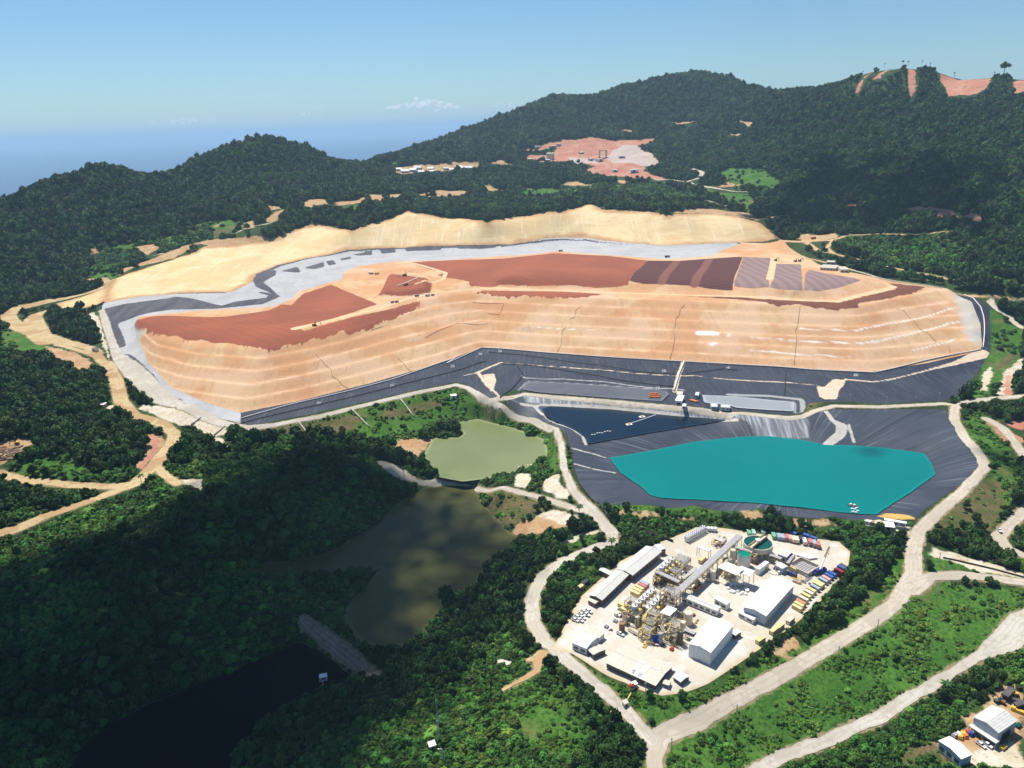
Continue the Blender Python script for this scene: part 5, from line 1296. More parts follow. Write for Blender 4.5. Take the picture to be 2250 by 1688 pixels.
# low undergrowth over the grassed banks
GP, GSZ = [], []
for r0, r1, sp in ((220, 420, 1.7), (420, 640, 2.2), (640, 900, 3.0)):
    q = jitter_grid(r0, r1, sp); x, y = q.T
    soft = fbm(x / 14.0, y / 14.0, 3) * 8
    gr = sd_any(x, y, MASK['grass'], 20.0) + soft
    dr = sd_any(x, y, MASK['dry'], 20.0) + soft
    k = (gr < 2) & (fbm(x / 9.0 + 7, y / 9.0, 4) > 0.035) & (dr > 0)
    k |= (dr <= 0) & (rs.rand(len(x)) < 0.10)
    x, y = x[k], y[k]
    k = (clear_of_works(x, y) > 1.0) & (sd_any(x, y, list(WATERS.values()), 20.0) > 0.5)
    k &= np.minimum.reduce([sd_any(x, y, MASK[m_], 20.0) for m_ in ('soil', 'pale')]) > 0.0
    x, y = x[k], y[k]
    GP.append(np.c_[x, y, tz(x, y) - 0.1]); sz = sp * np.clip(np.exp(rs.randn(len(x)) * 0.35) * 0.5, .22, 1.2)
    GSZ.append(np.c_[sz, sz, sz * rs.uniform(.5, 1.1, len(x))])
GP = np.concatenate(GP); GSZ = np.concatenate(GSZ)
scatter('undergrowth', GP, GSZ, np.c_[np.zeros((len(GP), 2)), rs.uniform(0, 6.28, len(GP))], 12 + rs.randint(0, 3, len(GP)), 'low bright green undergrowth on the grassed banks beside the roads', 'undergrowth')
print('TREES', NT, int((rng_ > 950).sum()))
# ------------------------------------------------------------------ object helpers
class MB:
    """collects boxes, bars and drums into one mesh"""
    def __init__(s): s.v = []; s.f = []
    def add(s, v, f):
        o = len(s.v); s.v += [tuple(map(float, p)) for p in v]; s.f += [tuple(i + o for i in q) for q in f]; return s
    def box(s, x0, y0, z0, x1, y1, z1):
        return s.add([(x0, y0, z0), (x1, y0, z0), (x1, y1, z0), (x0, y1, z0), (x0, y0, z1), (x1, y0, z1), (x1, y1, z1), (x0, y1, z1)],
                     [(3, 2, 1, 0), (4, 5, 6, 7), (0, 1, 5, 4), (1, 2, 6, 5), (2, 3, 7, 6), (3, 0, 4, 7)])
    def bar(s, a, b, w=0.2, h=None):
        a = Vector(a); b = Vector(b); d = (b - a).normalized(); h = h or w
        u = d.cross(Vector((0, 0, 1))) if abs(d.z) < 0.95 else d.cross(Vector((0, 1, 0)))
        u.normalize(); n_ = u.cross(d)
        p = []
        for q in (a, b):
            for i, j in ((-1, -1), (1, -1), (1, 1), (-1, 1)):
                p.append(q + u * (i * w / 2) + n_ * (j * h / 2))
        return s.add(p, [(0, 1, 2, 3), (7, 6, 5, 4), (0, 4, 5, 1), (1, 5, 6, 2), (2, 6, 7, 3), (3, 7, 4, 0)])
    def drum(s, c, r, z0, z1, r1=None, seg=20, cap=True, apex=None):
        r1 = r if r1 is None else r1
        v = [(c[0] + r * math.cos(2 * math.pi * k / seg), c[1] + r * math.sin(2 * math.pi * k / seg), z0) for k in range(seg)]
        v += [(c[0] + r1 * math.cos(2 * math.pi * k / seg), c[1] + r1 * math.sin(2 * math.pi * k / seg), z1) for k in range(seg)]
        f = [(k, (k + 1) % seg, seg + (k + 1) % seg, seg + k) for k in range(seg)]
        if apex is not None:
            v.append((c[0], c[1], apex)); f += [(seg + k, seg + (k + 1) % seg, 2 * seg) for k in range(seg)]
        elif cap: f.append(tuple(seg + k for k in range(seg)))
        f.append(tuple(range(seg))[::-1])
        return s.add(v, f)
    def tube(s, pts, r, seg=6):
        me = tube_mesh('t', pts, [r] * len(pts), seg)
        s.add([v.co[:] for v in me.vertices], [tuple(p.vertices) for p in me.polygons]); bpy.data.meshes.remove(me); return s
    def ball(s, c, r, sq=1.0):
        return s.add([(c[0] + v[0] * r, c[1] + v[1] * r, c[2] + v[2] * r * sq) for v in ICO_V], [tuple(f) for f in ICO_F])
    def wheel(s, c, r, w, ax='y', seg=12):
        v = []
        for d in (-w / 2, w / 2):
            for k in range(seg):
                a = 2 * math.pi * k / seg
                v.append((c[0] + r * math.cos(a), c[1] + d, c[2] + r * math.sin(a)) if ax == 'y' else (c[0] + d, c[1] + r * math.cos(a), c[2] + r * math.sin(a)))
        f = [(k, seg + k, seg + (k + 1) % seg, (k + 1) % seg) for k in range(seg)] + [tuple(range(seg)), tuple(seg + k for k in range(seg))[::-1]]
        return s.add(v, f)
    def mesh(s, name, mat):
        me = bpy.data.meshes.new(name); me.from_pydata(s.v, [], s.f); me.materials.append(mat); me.update()
        bm = bmesh.new(); bm.from_mesh(me); bmesh.ops.recalc_face_normals(bm, faces=bm.faces); bm.to_mesh(me); bm.free()
        return me
    def part(s, name, mat, parent, label=None):
        return put(name, s.mesh(name, mat), parent=parent, label=label)
    def thing(s, name, mat, loc, rz, label, cat, group=None):
        o = put(name, s.mesh(name, mat), None, label, cat, None, group); o.location = loc; o.rotation_euler = (0, 0, rz); return o

def paint(name, c, c2=None, rough=0.55, spec=0.3, scale=0.5, rib=0):
    mt, t_, b = new_mat(name, rough, spec)
    n = NB(t_)
    c2 = c2 or tuple(v * 0.78 for v in c)
    col = n.mix(n.ramp(n.noise(scale, 6, 0.65), 0.42, 0.70), c, c2)
    if rib:
        tc = n.N.new('ShaderNodeTexCoord'); sx = n.N.new('ShaderNodeSeparateXYZ'); n.L(tc.outputs['Object'], sx.inputs[0])
        s = n.math('SINE', n.math('MULTIPLY', sx.outputs[0], rib))
        n.bump(b, s, 0.5, 0.06)
        # rust and dirt run down the sheets
        col = n.mix(n.math('MULTIPLY', n.ramp(n.noise(1.1, 4, 0.6, (1, 0.15, 0.4)), 0.55, 0.75), 0.35), col, tuple(v * 0.62 for v in c))
    t_.links.new(col, b.inputs['Base Color'])
    return mt
M = dict(
    white=paint('white_sheet', (0.80, 0.80, 0.80), (0.70, 0.70, 0.69), rib=5.0), beige=paint('beige_sheet', (0.56, 0.515, 0.43), (0.48, 0.43, 0.35), rib=5.0), grey=paint('grey_sheet', (0.55, 0.54, 0.51), (0.47, 0.455, 0.43), rib=5.0),
    blue_roof=paint('bluish_sheet', (0.50, 0.57, 0.68), (0.62, 0.66, 0.70), rib=5.0), wall=paint('white_wall', (0.72, 0.72, 0.72), (0.60, 0.60, 0.59)), cwall=paint('cream_wall', (0.58, 0.52, 0.42), (0.46, 0.41, 0.33)), bwall=paint('blue_grey_wall', (0.42, 0.47, 0.54), (0.36, 0.40, 0.46)),
    brown=paint('brown_wall', (0.16, 0.105, 0.08), (0.10, 0.07, 0.055)), dark=paint('dark_opening', (0.02, 0.022, 0.026), rough=0.3), glass=paint('tinted_window', (0.035, 0.05, 0.065), rough=0.15, spec=0.5), steel=paint('cream_steel', (0.66, 0.55, 0.36), (0.50, 0.40, 0.24)), ysteel=paint('yellow_steel', (0.68, 0.50, 0.16), (0.54, 0.39, 0.13)),
    rsteel=paint('red_brown_steel', (0.30, 0.15, 0.10), (0.22, 0.12, 0.085)), gsteel=paint('galvanised_steel', (0.36, 0.36, 0.37), (0.26, 0.26, 0.27)), dsteel=paint('dark_steel', (0.075, 0.072, 0.075), (0.13, 0.11, 0.09)), tank=paint('cream_tank', (0.68, 0.60, 0.46), (0.56, 0.48, 0.36)), wtank=paint('off_white_tank', (0.76, 0.73, 0.67), (0.64, 0.60, 0.53)),
    rust=paint('rusty_tank', (0.26, 0.12, 0.065), (0.18, 0.09, 0.05)), olive=paint('olive_tank', (0.10, 0.09, 0.05), (0.07, 0.06, 0.035)), concrete=paint('bare_concrete', (0.46, 0.43, 0.37), (0.38, 0.35, 0.30)), black=paint('black_rubber', (0.015, 0.015, 0.016), rough=0.7), yellow=paint('machine_yellow', (0.70, 0.45, 0.05), (0.52, 0.33, 0.05)),
    carwhite=paint('car_white', (0.82, 0.82, 0.82), (0.76, 0.76, 0.75), rough=0.25, spec=0.5), greenw=paint('green_solution', (0.004, 0.075, 0.062), (0.006, 0.06, 0.055), rough=0.2), tealw=paint('teal_solution', (0.0, 0.20, 0.13), (0.0, 0.16, 0.11), rough=0.2), orange=paint('orange_float', (0.72, 0.22, 0.07), (0.60, 0.18, 0.06)),
    red=paint('red_paint', (0.52, 0.06, 0.035), (0.40, 0.05, 0.03)), bluet=paint('blue_tarpaulin', (0.01, 0.055, 0.36), (0.01, 0.04, 0.25)), bluep=paint('crane_blue', (0.03, 0.045, 0.20), (0.02, 0.03, 0.12)), pinkpipe=paint('white_pipe', (0.74, 0.68, 0.66), (0.62, 0.54, 0.50)), bpipe=paint('black_pipe', (0.03, 0.026, 0.026), rough=0.5), hose=paint('dusty_hose', (0.13, 0.085, 0.06), (0.19, 0.12, 0.08)), wood=paint('cut_logs', (0.30, 0.17, 0.085), (0.16, 0.09, 0.05)))
CONT = {}
for k, c in dict(green=(0.16, 0.42, 0.27), teal=(0.34, 0.48, 0.46), grey=(0.34, 0.39, 0.46), red=(0.50, 0.17, 0.15), salmon=(0.60, 0.36, 0.32), cream=(0.74, 0.66, 0.46), black=(0.04, 0.04, 0.05), white=(0.74, 0.74, 0.73), blue=(0.05, 0.12, 0.38), navy=(0.035, 0.055, 0.13), brown=(0.13, 0.08, 0.075), yellow=(0.72, 0.58, 0.27), orange=(0.56, 0.24, 0.12), maroon=(0.26, 0.03, 0.03)).items():
    CONT[k] = paint(k + '_container', c, rib=0)
Y0 = 0.34                                       # top of the yard

def frame_of(a, b, c, h):
    """local frame of a rectangular roof from three bearings at height h: a->b is its x side, c lies across"""
    A_, B_, C__ = at_z([a, b, c], h)
    u = (B_ - A_)[:2]; L = np.linalg.norm(u); u /= L
    v = np.array([-u[1], u[0]]); w = (C__ - A_)[:2] @ v
    if w < 0:                                   # keep y positive: start from the other end
        A_, u, v, w = B_, -u, -v, -w
    return A_, math.atan2(u[1], u[0]), L, w

def building(name, label, cat, a, b, c, h, rise=1.0, wall='wall', roof='white', over=0.7, z=Y0, open_=False, win=True, axis='x', doors=(), group=None, ztop=None):
    A_, rz, L, Wd = frame_of(a, b, c, z + h)
    t = empty(name, (A_[0], A_[1], z), rz, label, cat, group)
    o_ = over
    x0, x1, y0, y1 = o_, L - o_, o_, Wd - o_
    if open_:
        m_ = MB()
        nx = max(2, int(L / 5) + 1)
        for i in range(nx):
            for y in (y0, y1):
                xx = x0 + (x1 - x0) * i / (nx - 1)
                m_.bar((xx, y, 0), (xx, y, h), 0.3)
        for y in (y0, y1): m_.bar((x0, y, h - 0.2), (x1, y, h - 0.2), 0.25)
        for x in (x0, x1): m_.bar((x, y0, h - 0.2), (x, y1, h - 0.2), 0.25)
        m_.part('frame', M['gsteel'], t)
    else:
        m_ = MB().box(x0, y0, 0, x1, y1, h)
        if axis == 'x':
            for x in (x0, x1): m_.add([(x, y0, h), (x, y1, h), (x, (y0 + y1) / 2, h + rise * 0.92)], [(0, 1, 2)])
        else:
            for y in (y0, y1): m_.add([(x0, y, h), (x1, y, h), ((x0 + x1) / 2, y, h + rise * 0.92)], [(0, 1, 2)])
        m_.part('wall', M[wall], t)
        if win:
            def strip(fix, lo, hi, ax):
                n_ = max(1, int((hi - lo) / 4.0))
                for i in range(n_):
                    q0 = lo + (hi - lo) * (i + 0.18) / n_; q1 = lo + (hi - lo) * (i + 0.82) / n_
                    zz0, zz1 = min(1.0, h * .3), min(h - 0.5, max(2.1, h * 0.62))
                    w_ = MB()
                    if ax == 'x': w_.box(q0, fix - 0.06, zz0, q1, fix + 0.06, zz1)
                    else: w_.box(fix - 0.06, q0, zz0, fix + 0.06, q1, zz1)
                    w_.part('window', M['glass'], t)
            strip(y0, x0, x1, 'x'); strip(y1, x0, x1, 'x')
        for side, p, w_, hh in doors:
            d_ = MB()
            if side == 'x0': d_.box(x0 - 0.08, y0 + p * (y1 - y0) - w_ / 2, 0, x0 + 0.05, y0 + p * (y1 - y0) + w_ / 2, hh)
            if side == 'x1': d_.box(x1 - 0.05, y0 + p * (y1 - y0) - w_ / 2, 0, x1 + 0.08, y0 + p * (y1 - y0) + w_ / 2, hh)
            if side == 'y0': d_.box(x0 + p * (x1 - x0) - w_ / 2, y0 - 0.08, 0, x0 + p * (x1 - x0) + w_ / 2, y0 + 0.05, hh)
            if side == 'y1': d_.box(x0 + p * (x1 - x0) - w_ / 2, y1 - 0.05, 0, x0 + p * (x1 - x0) + w_ / 2, y1 + 0.08, hh)
            d_.part('door', M['dark'], t)
    r_ = MB(); th = 0.14
    if axis == 'x':
        pr_ = [(0, h), (Wd / 2, h + rise), (Wd, h)]
        for (ya, za), (yb, zb) in zip(pr_[:-1], pr_[1:]):
            r_.add([(0, ya, za), (L, ya, za), (L, yb, zb), (0, yb, zb), (0, ya, za + th), (L, ya, za + th), (L, yb, zb + th), (0, yb, zb + th)], [(3, 2, 1, 0), (4, 5, 6, 7), (0, 1, 5, 4), (1, 2, 6, 5), (2, 3, 7, 6), (3, 0, 4, 7)])
    else:
        pr_ = [(0, h), (L / 2, h + rise), (L, h)]
        for (xa, za), (xb, zb) in zip(pr_[:-1], pr_[1:]):
            r_.add([(xa, 0, za), (xa, Wd, za), (xb, Wd, zb), (xb, 0, zb), (xa, 0, za + th), (xa, Wd, za + th), (xb, Wd, zb + th), (xb, 0, zb + th)], [(0, 1, 2, 3), (7, 6, 5, 4), (4, 5, 1, 0), (5, 6, 2, 1), (6, 7, 3, 2), (7, 4, 0, 3)])
    rf = r_.part('roof', M[roof], t)
    if axis == 'x' and not open_ and L > 14:
        MB().box(0, Wd / 2 - 0.35, h + rise + 0.06, L, Wd / 2 + 0.35, h + rise + 0.24).part('ridge_cap', M['grey' if roof != 'white' else 'wall'], rf)
    return t, L, Wd

# ------------------------------------------------------------------ plant buildings
t, L, Wd = building('warehouse', 'long white roofed warehouse at the right side of the plant', 'warehouse', cB(722, 1073), cB(1086, 693), cB(1008, 1196), 7.0, 1.5, 'bwall', 'white', doors=(('y0', 0.3, 4, 4), ('y0', 0.7, 4, 4)), win=False)
building('office', 'small white lean-to office at the front of the long warehouse', 'office', cB(668, 1135), cB(860, 1235), cB(720, 1085), 3.2, 0.4, 'wall', 'white', 0.3)
t, L, Wd = building('process_hall', 'tall white hall with a bright ridge nearest the bottom of the plant', 'hall', cC(1618, 415), cC(1905, 90), cC(1846, 582), 9.0, 1.4, 'wall', 'white', 0.25, win=False, doors=(('y0', 0.35, 3, 3.2), ('x0', 0.5, 4, 4.5)))
# a small dark sign board on its long wall
_sg = MB().box(L * 0.52, -0.02, 5.2, L * 0.64, 0.12, 6.3); _sg.part('sign_board', M['gsteel'], t)
building('guard_hut', 'small white roofed hut beside the tall white hall', 'hut', cB(578, 1383), cB(640, 1422), cB(612, 1310), 3.2, 0.4, 'brown', 'white', 0.3)
building('workshop', 'long grey roofed shed at the upper left edge of the plant', 'shed', cA(948, 682), cA(1350, 365), cA(1165, 772), 5.0, 1.3, 'brown', 'grey', 0.5)
building('workshop', 'long beige roofed shed joined to the lower end of the grey shed', 'shed', cA(572, 1035), cA(942, 692), cA(755, 1108), 4.6, 1.1, 'brown', 'grey', 0.5)
building('shed', 'small curved roof shed behind the left row of sheds', 'shed', cA(708, 692), cA(860, 765), cA(768, 655), 3.4, 0.6, 'brown', 'grey', 0.3)
building('shed', 'little porch shed at the lower end of the left sheds', 'shed', cA(558, 1098), cA(660, 1152), cA(600, 1050), 3.0, 0.3, 'brown', 'beige', 0.3)
building('shed', 'pale blue roofed shed at the top end of the long grey shed', 'shed', cA(1450, 365), cA(1542, 432), cA(1530, 340), 3.8, 0.4, 'brown', 'blue_roof', 0.3)
t, L, Wd = building('office', 'big beige roofed office block with white roof patches at the bottom of the plant', 'office', cC(595, 640), cC(1222, 930), cC(1468, 688), 3.6, 1.3, 'brown', 'beige', 0.9)
rp = MB()
rp.add([], [])
for x0, x1, y0, y1 in ((0.50, 0.56, 0.04, 0.46), (0.62, 0.71, 0.04, 0.48), (0.50, 0.78, 0.02, 0.2)):
    if True:
        zz = lambda y: 3.6 + 1.3 * min(y, 1 - y) * 2 + 0.17
        rp.add([(x0 * L, y0 * Wd, zz(y0)), (x1 * L, y0 * Wd, zz(y0)), (x1 * L, y1 * Wd, zz(y1)), (x0 * L, y1 * Wd, zz(y1))], [(0, 1, 2, 3)])
        rp.add([(x0 * L, y0 * Wd, zz(y0) + .05), (x1 * L, y0 * Wd, zz(y0) + .05), (x1 * L, y1 * Wd, zz(y1) + .05), (x0 * L, y1 * Wd, zz(y1) + .05)], [(0, 1, 2, 3)])
rp.part('roof_patch', M['white'], t, 'white replacement sheets on the beige roof')
building('store', 'white walled store with a pale blue and white roof at lower left', 'store', cC(198, 402), cC(380, 478), cC(345, 264), 4.4, 0.9, 'wall', 'blue_roof', 0.3, axis='x')
building('store', 'beige roofed lean-to beside the pale blue roofed store', 'store', cC(392, 488), cC(460, 552), cC(508, 384), 3.2, 0.3, 'brown', 'beige', 0.3)
building('store', 'beige roofed shed behind the pale blue roofed store', 'store', cC(352, 262), cC(532, 350), cC(440, 205), 3.4, 0.4, 'wall', 'beige', 0.4)
building('shelter', 'pale blue roofed shelter right of the big office block', 'shelter', cC(1428, 818), cC(1524, 884), cC(1500, 722), 3.0, 0.7, 'brown', 'blue_roof', 0.3)
building('shelter', 'small beige flat roofed shelter below the big office block', 'shelter', cC(1300, 898), cC(1382, 924), cC(1352, 852), 2.6, 0.15, 'cwall', 'beige', 0.2, open_=True)
building('control_room', 'long grey roofed low building in the middle of the plant', 'control room', cD(1152, 562), cD(1788, 820), cD(1190, 478), 4.0, 0.6, 'wall', 'grey', 0.4)
building('control_room', 'white roofed cabin at the right end of the low grey building', 'cabin', cD(1726, 592), cD(1948, 708), cD(1790, 538), 4.2, 0.4, 'dark' if False else 'wall', 'white', 0.3)
building('process_shed', 'white roofed open process building in the middle of the plant', 'process building', cB(432, 592), cB(655, 690), cB(545, 528), 10.5, 0.6, 'wall', 'white', 0.4, open_=True)
building('process_shed', 'lower white roof wing right of the open process building', 'process building', cB(640, 640), cB(815, 702), cB(700, 572), 9.6, 0.5, 'wall', 'white', 0.4, open_=True)
building('pump_house', 'grey roofed pump house right of the round thickener', 'pump house', cB(1150, 430), cB(1266, 472), cB(1240, 368), 5.2, 0.4, 'bwall', 'grey', 0.3)
building('pump_house', 'small grey roofed pump house in front of the larger one', 'pump house', cB(1118, 560), cB(1212, 612), cB(1180, 522), 4.2, 0.3, 'bwall', 'grey', 0.3)
building('filter_shed', 'open steel shed with a narrow white roof near the upper left tanks', 'shed', cB(172, 345), cB(318, 400), cB(212, 325), 7.0, 0.3, 'wall', 'white', 0.2, open_=True)

# central white box house with four round fans on its side
A_, rz, L, Wd = frame_of(cB(882, 600), cB(1002, 512), cB(930, 622), 4.5)
t = empty('cooler_house', (A_[0], A_[1], Y0), rz, 'white cooler house with round dark fans below the thickener', 'cooler house')
MB().box(0, 0, 0, L, Wd, 4.4).part('body', M['white'], t)
for k in range(4):
    MB().wheel((L * (0.2 + 0.2 * k), -0.1, 2.6), 1.0, 0.3).part('fan', M['dark'], t)

# ------------------------------------------------------------------ thickener and tanks
def px_r(p, dpx, z):
    a, b = at_z([p, (p[0] + dpx, p[1])], z)
    return np.linalg.norm(a - b)
zc = 8.2
c = at_z([cB(915, 302)], zc)[0]; R = px_r(cB(915, 302), 170 * .180832, zc)
u = at_z([cB(832, 345), cB(1020, 205)], zc); br = math.atan2(*(u[1] - u[0])[[1, 0]])
t = empty('thickener', (c[0], c[1], Y0), 0, 'big round thickener tank of dark green water with a bridge across', 'thickener')
m_ = MB(); seg = 40
for k in range(seg):
    a0, a1 = 2 * math.pi * k / seg, 2 * math.pi * (k + 1) / seg
    ri, ro = R * 1.0, R * 1.05
    P4 = lambda r, a, z: (r * math.cos(a), r * math.sin(a), z)
    m_.add([P4(ri, a0, zc + .5), P4(ri, a1, zc + .5), P4(ro, a1, zc + .5), P4(ro, a0, zc + .5), P4(ri, a0, 4.8), P4(ri, a1, 4.8), P4(ro, a1, 4.8), P4(ro, a0, 4.8)], [(0, 1, 2, 3), (4, 5, 1, 0), (3, 2, 6, 7), (7, 6, 5, 4)])
m_.part('tank_wall', M['tank'], t)
MB().drum((0, 0), R * 1.0, 4.9, zc - 0.1, seg=40).part('water', M['greenw'], t)
m_ = MB()
for k in range(16):
    a = 2 * math.pi * k / 16
    m_.bar((R * math.cos(a), R * math.sin(a), 0), (R * math.cos(a), R * math.sin(a), 4.9), 0.4)
    b_ = 2 * math.pi * (k + 1) / 16
    m_.bar((R * math.cos(a), R * math.sin(a), 2.4), (R * math.cos(b_), R * math.sin(b_), 2.4), 0.25)
m_.part('support_frame', M['steel'], t)
MB().drum((0, 0), R * 1.02, 4.4, 4.85, 1.0, 24).part('tank_floor', M['concrete'], t)
m_ = MB(); ca, sa = math.cos(br), math.sin(br)
m_.bar((-R * 1.08 * ca, -R * 1.08 * sa, zc + 1.0), (R * 1.08 * ca, R * 1.08 * sa, zc + 1.0), 3.0, 0.35)
for s in (-1.5, 1.5):
    m_.bar((-R * 1.08 * ca - s * sa, -R * 1.08 * sa + s * ca, zc + 1.9), (R * 1.08 * ca - s * sa, R * 1.08 * sa + s * ca, zc + 1.9), 0.18, 1.2)
bgt = m_.part('bridge', M['steel'], t)
MB().box(-1.6, -1.6, zc + 1.2, 1.6, 1.6, zc + 3.0).part('drive_house', M['white'], bgt)

def tank(name, p, rpx, h, body, lid, label, cap='flat', z=None, cat='tank', s=.180832, group=None, base=Y0, ring=True):
    c_ = at_z([p], h)[0]; r_ = px_r(p, rpx * s, h)
    t = empty(name, (c_[0], c_[1], base), 0, label, cat, group)
    MB().drum((0, 0), r_, 0, h, cap=(cap != 'water')).part('shell', M[body], t)
    if cap == 'cone': MB().drum((0, 0), r_ * 1.01, h + 0.02, h + 0.1, r_ * 0.98, apex=h + r_ * 0.35).part('roof', M[lid], t)
    elif cap == 'water': MB().drum((0, 0), r_ * 0.96, h - 0.6, h + 0.03).part('solution', M[lid], t)
    else: MB().drum((0, 0), r_ * 0.93, h + 0.02, h + 0.22).part('roof', M[lid], t)
    if ring:
        m_ = MB(); nn = 18
        for k in range(nn):
            a, b_ = 2 * math.pi * k / nn, 2 * math.pi * (k + 1) / nn
            m_.bar((r_ * 1.02 * math.cos(a), r_ * 1.02 * math.sin(a), h + 1.0), (r_ * 1.02 * math.cos(b_), r_ * 1.02 * math.sin(b_), h + 1.0), 0.09)
            m_.bar((r_ * 1.02 * math.cos(a), r_ * 1.02 * math.sin(a), h), (r_ * 1.02 * math.cos(a), r_ * 1.02 * math.sin(a), h + 1.0), 0.08)
        m_.part('handrail', M['steel'], t)
    return t
tank('tank', cB(747, 437), 80, 8.5, 'wtank', 'tealw', 'pale tank with a bright green top in front of the thickener', 'water')
tank('tank', cB(612, 385), 36, 9.0, 'tank', 'tank', 'slim cream tank left of the thickener', 'flat')
tank('tank', cB(545, 500), 52, 4.0, 'tank', 'gsteel', 'low grey topped tank beside the pipe bridge', 'flat')
tank('tank', cB(372, 640), 34, 7.0, 'tank', 'tank', 'cream tank left of the open process building', 'flat')
tank('tank', cD(1285, 850), 78, 7.5, 'tank', 'tank', 'wide cream tank between the low building and the tall hall', 'flat', s=.126582)
tank('tank', cD(1190, 1010), 52, 4.0, 'tank', 'tank', 'low cream tank in front of the wide cream tank', 'flat', s=.126582)
tank('tank', cD(133, 1035), 52, 5.5, 'rust', 'rust', 'rusty brown tank at the left corner of the tank farm', 'flat', s=.126582)
tank('tank', cD(180, 900), 45, 5.5, 'tank', 'rust', 'brown topped tank behind the rusty tank', 'flat', s=.126582)
tank('tank', cD(395, 930), 42, 6.0, 'tank', 'wtank', 'pale tank among dark pipes at the left of the tank farm', 'flat', s=.126582)
tank('tank', cD(1150, 1170), 50, 9.0, 'olive', 'olive', 'tall dark olive tank beside the tall white hall', 'flat', s=.126582)
tank('tank', cD(795, 1205), 48, 7.0, 'gsteel', 'gsteel', 'grey tank with a blue tarpaulin hung on its side', 'flat', s=.126582)
_p = at_z([cD(725, 1310)], 3.0)[0]
_t = MB()
for i in range(6):
    for j in range(5): pass
nx_, nz_ = 8, 8
vs_ = [((i / nx_ - .5) * 4.6, 0.35 * math.sin(i * 1.7 + j) + 0.05 * j, 0.6 + 5.8 * j / nz_) for j in range(nz_ + 1) for i in range(nx_ + 1)]
fs_ = [(j * (nx_ + 1) + i, j * (nx_ + 1) + i + 1, (j + 1) * (nx_ + 1) + i + 1, (j + 1) * (nx_ + 1) + i) for j in range(nz_) for i in range(nx_)]
_t.add(vs_, fs_); _t.thing('tarpaulin', M['bluet'], (_p[0], _p[1] - 1.0, Y0), -0.25, 'bright blue tarpaulin hanging on the grey tank', 'tarpaulin')
rowsets = (('front', [(1450, 960), (1400, 1000), (1350, 1045), (1300, 1085), (1245, 1130), (1195, 1180)], 'outer left row of cream tanks'), ('mid', [(1640, 985), (1590, 1015), (1535, 1070), (1490, 1105), (1440, 1150), (1385, 1200)], 'inner row of cream tanks beside the pipe bridge'), ('back', [(1700, 545), (1645, 585), (1605, 625), (1555, 655)], 'short upper row of cream tanks'))
first = None
ORD = ['farthest', 'second farthest', 'third farthest', 'third nearest', 'second nearest', 'nearest']
for key, ps, lab in rowsets:
    for i, q in enumerate(ps):
        h = 9.0
        p = cA(*q)
        c_ = at_z([p], h)[0]
        r_ = 1.8
        od = ORD[i] if len(ps) == 6 else ['farthest', 'second farthest', 'second nearest', 'nearest'][i]
        lb = '%s cone topped tank of the %s' % (od, lab)
        if first is None:
            t = empty('extraction_tank', (c_[0], c_[1], Y0), 0, lb, 'tank', 'cone topped cream tanks in rows')
            MB().drum((0, 0), r_, 1.6, h).part('shell', M['wtank'], t)
            MB().drum((0, 0), r_ * 1.02, h, h + 0.25, apex=h + 1.0).part('roof', M['wtank'], t)
            g_ = MB()
            for k in range(6):
                a = k * math.pi / 3; g_.bar((r_ * .9 * math.cos(a), r_ * .9 * math.sin(a), 0), (r_ * .9 * math.cos(a), r_ * .9 * math.sin(a), 1.7), 0.3)
            g_.part('leg', M['steel'], t)
            MB().drum((0.2, -0.1), 0.5, h + 0.9, h + 1.8).part('motor', M['gsteel'], t)
            sd = MB().drum((r_ + 1.25, -1.0), 1.25, 3.0, 7.0, apex=7.5)
            sd.part('settler', M['ysteel'], t)
            MB().bar((r_ + 1.25, -1.0, 0), (r_ + 1.25, -1.0, 3.0), 0.5).part('leg', M['steel'], t)
            first = t
        else:
            t = first.copy(); COL.objects.link(t); t.location = (c_[0], c_[1], Y0); t['label'] = lb
            for ch in list(first.children):
                d = ch.copy(); COL.objects.link(d); d.parent = t

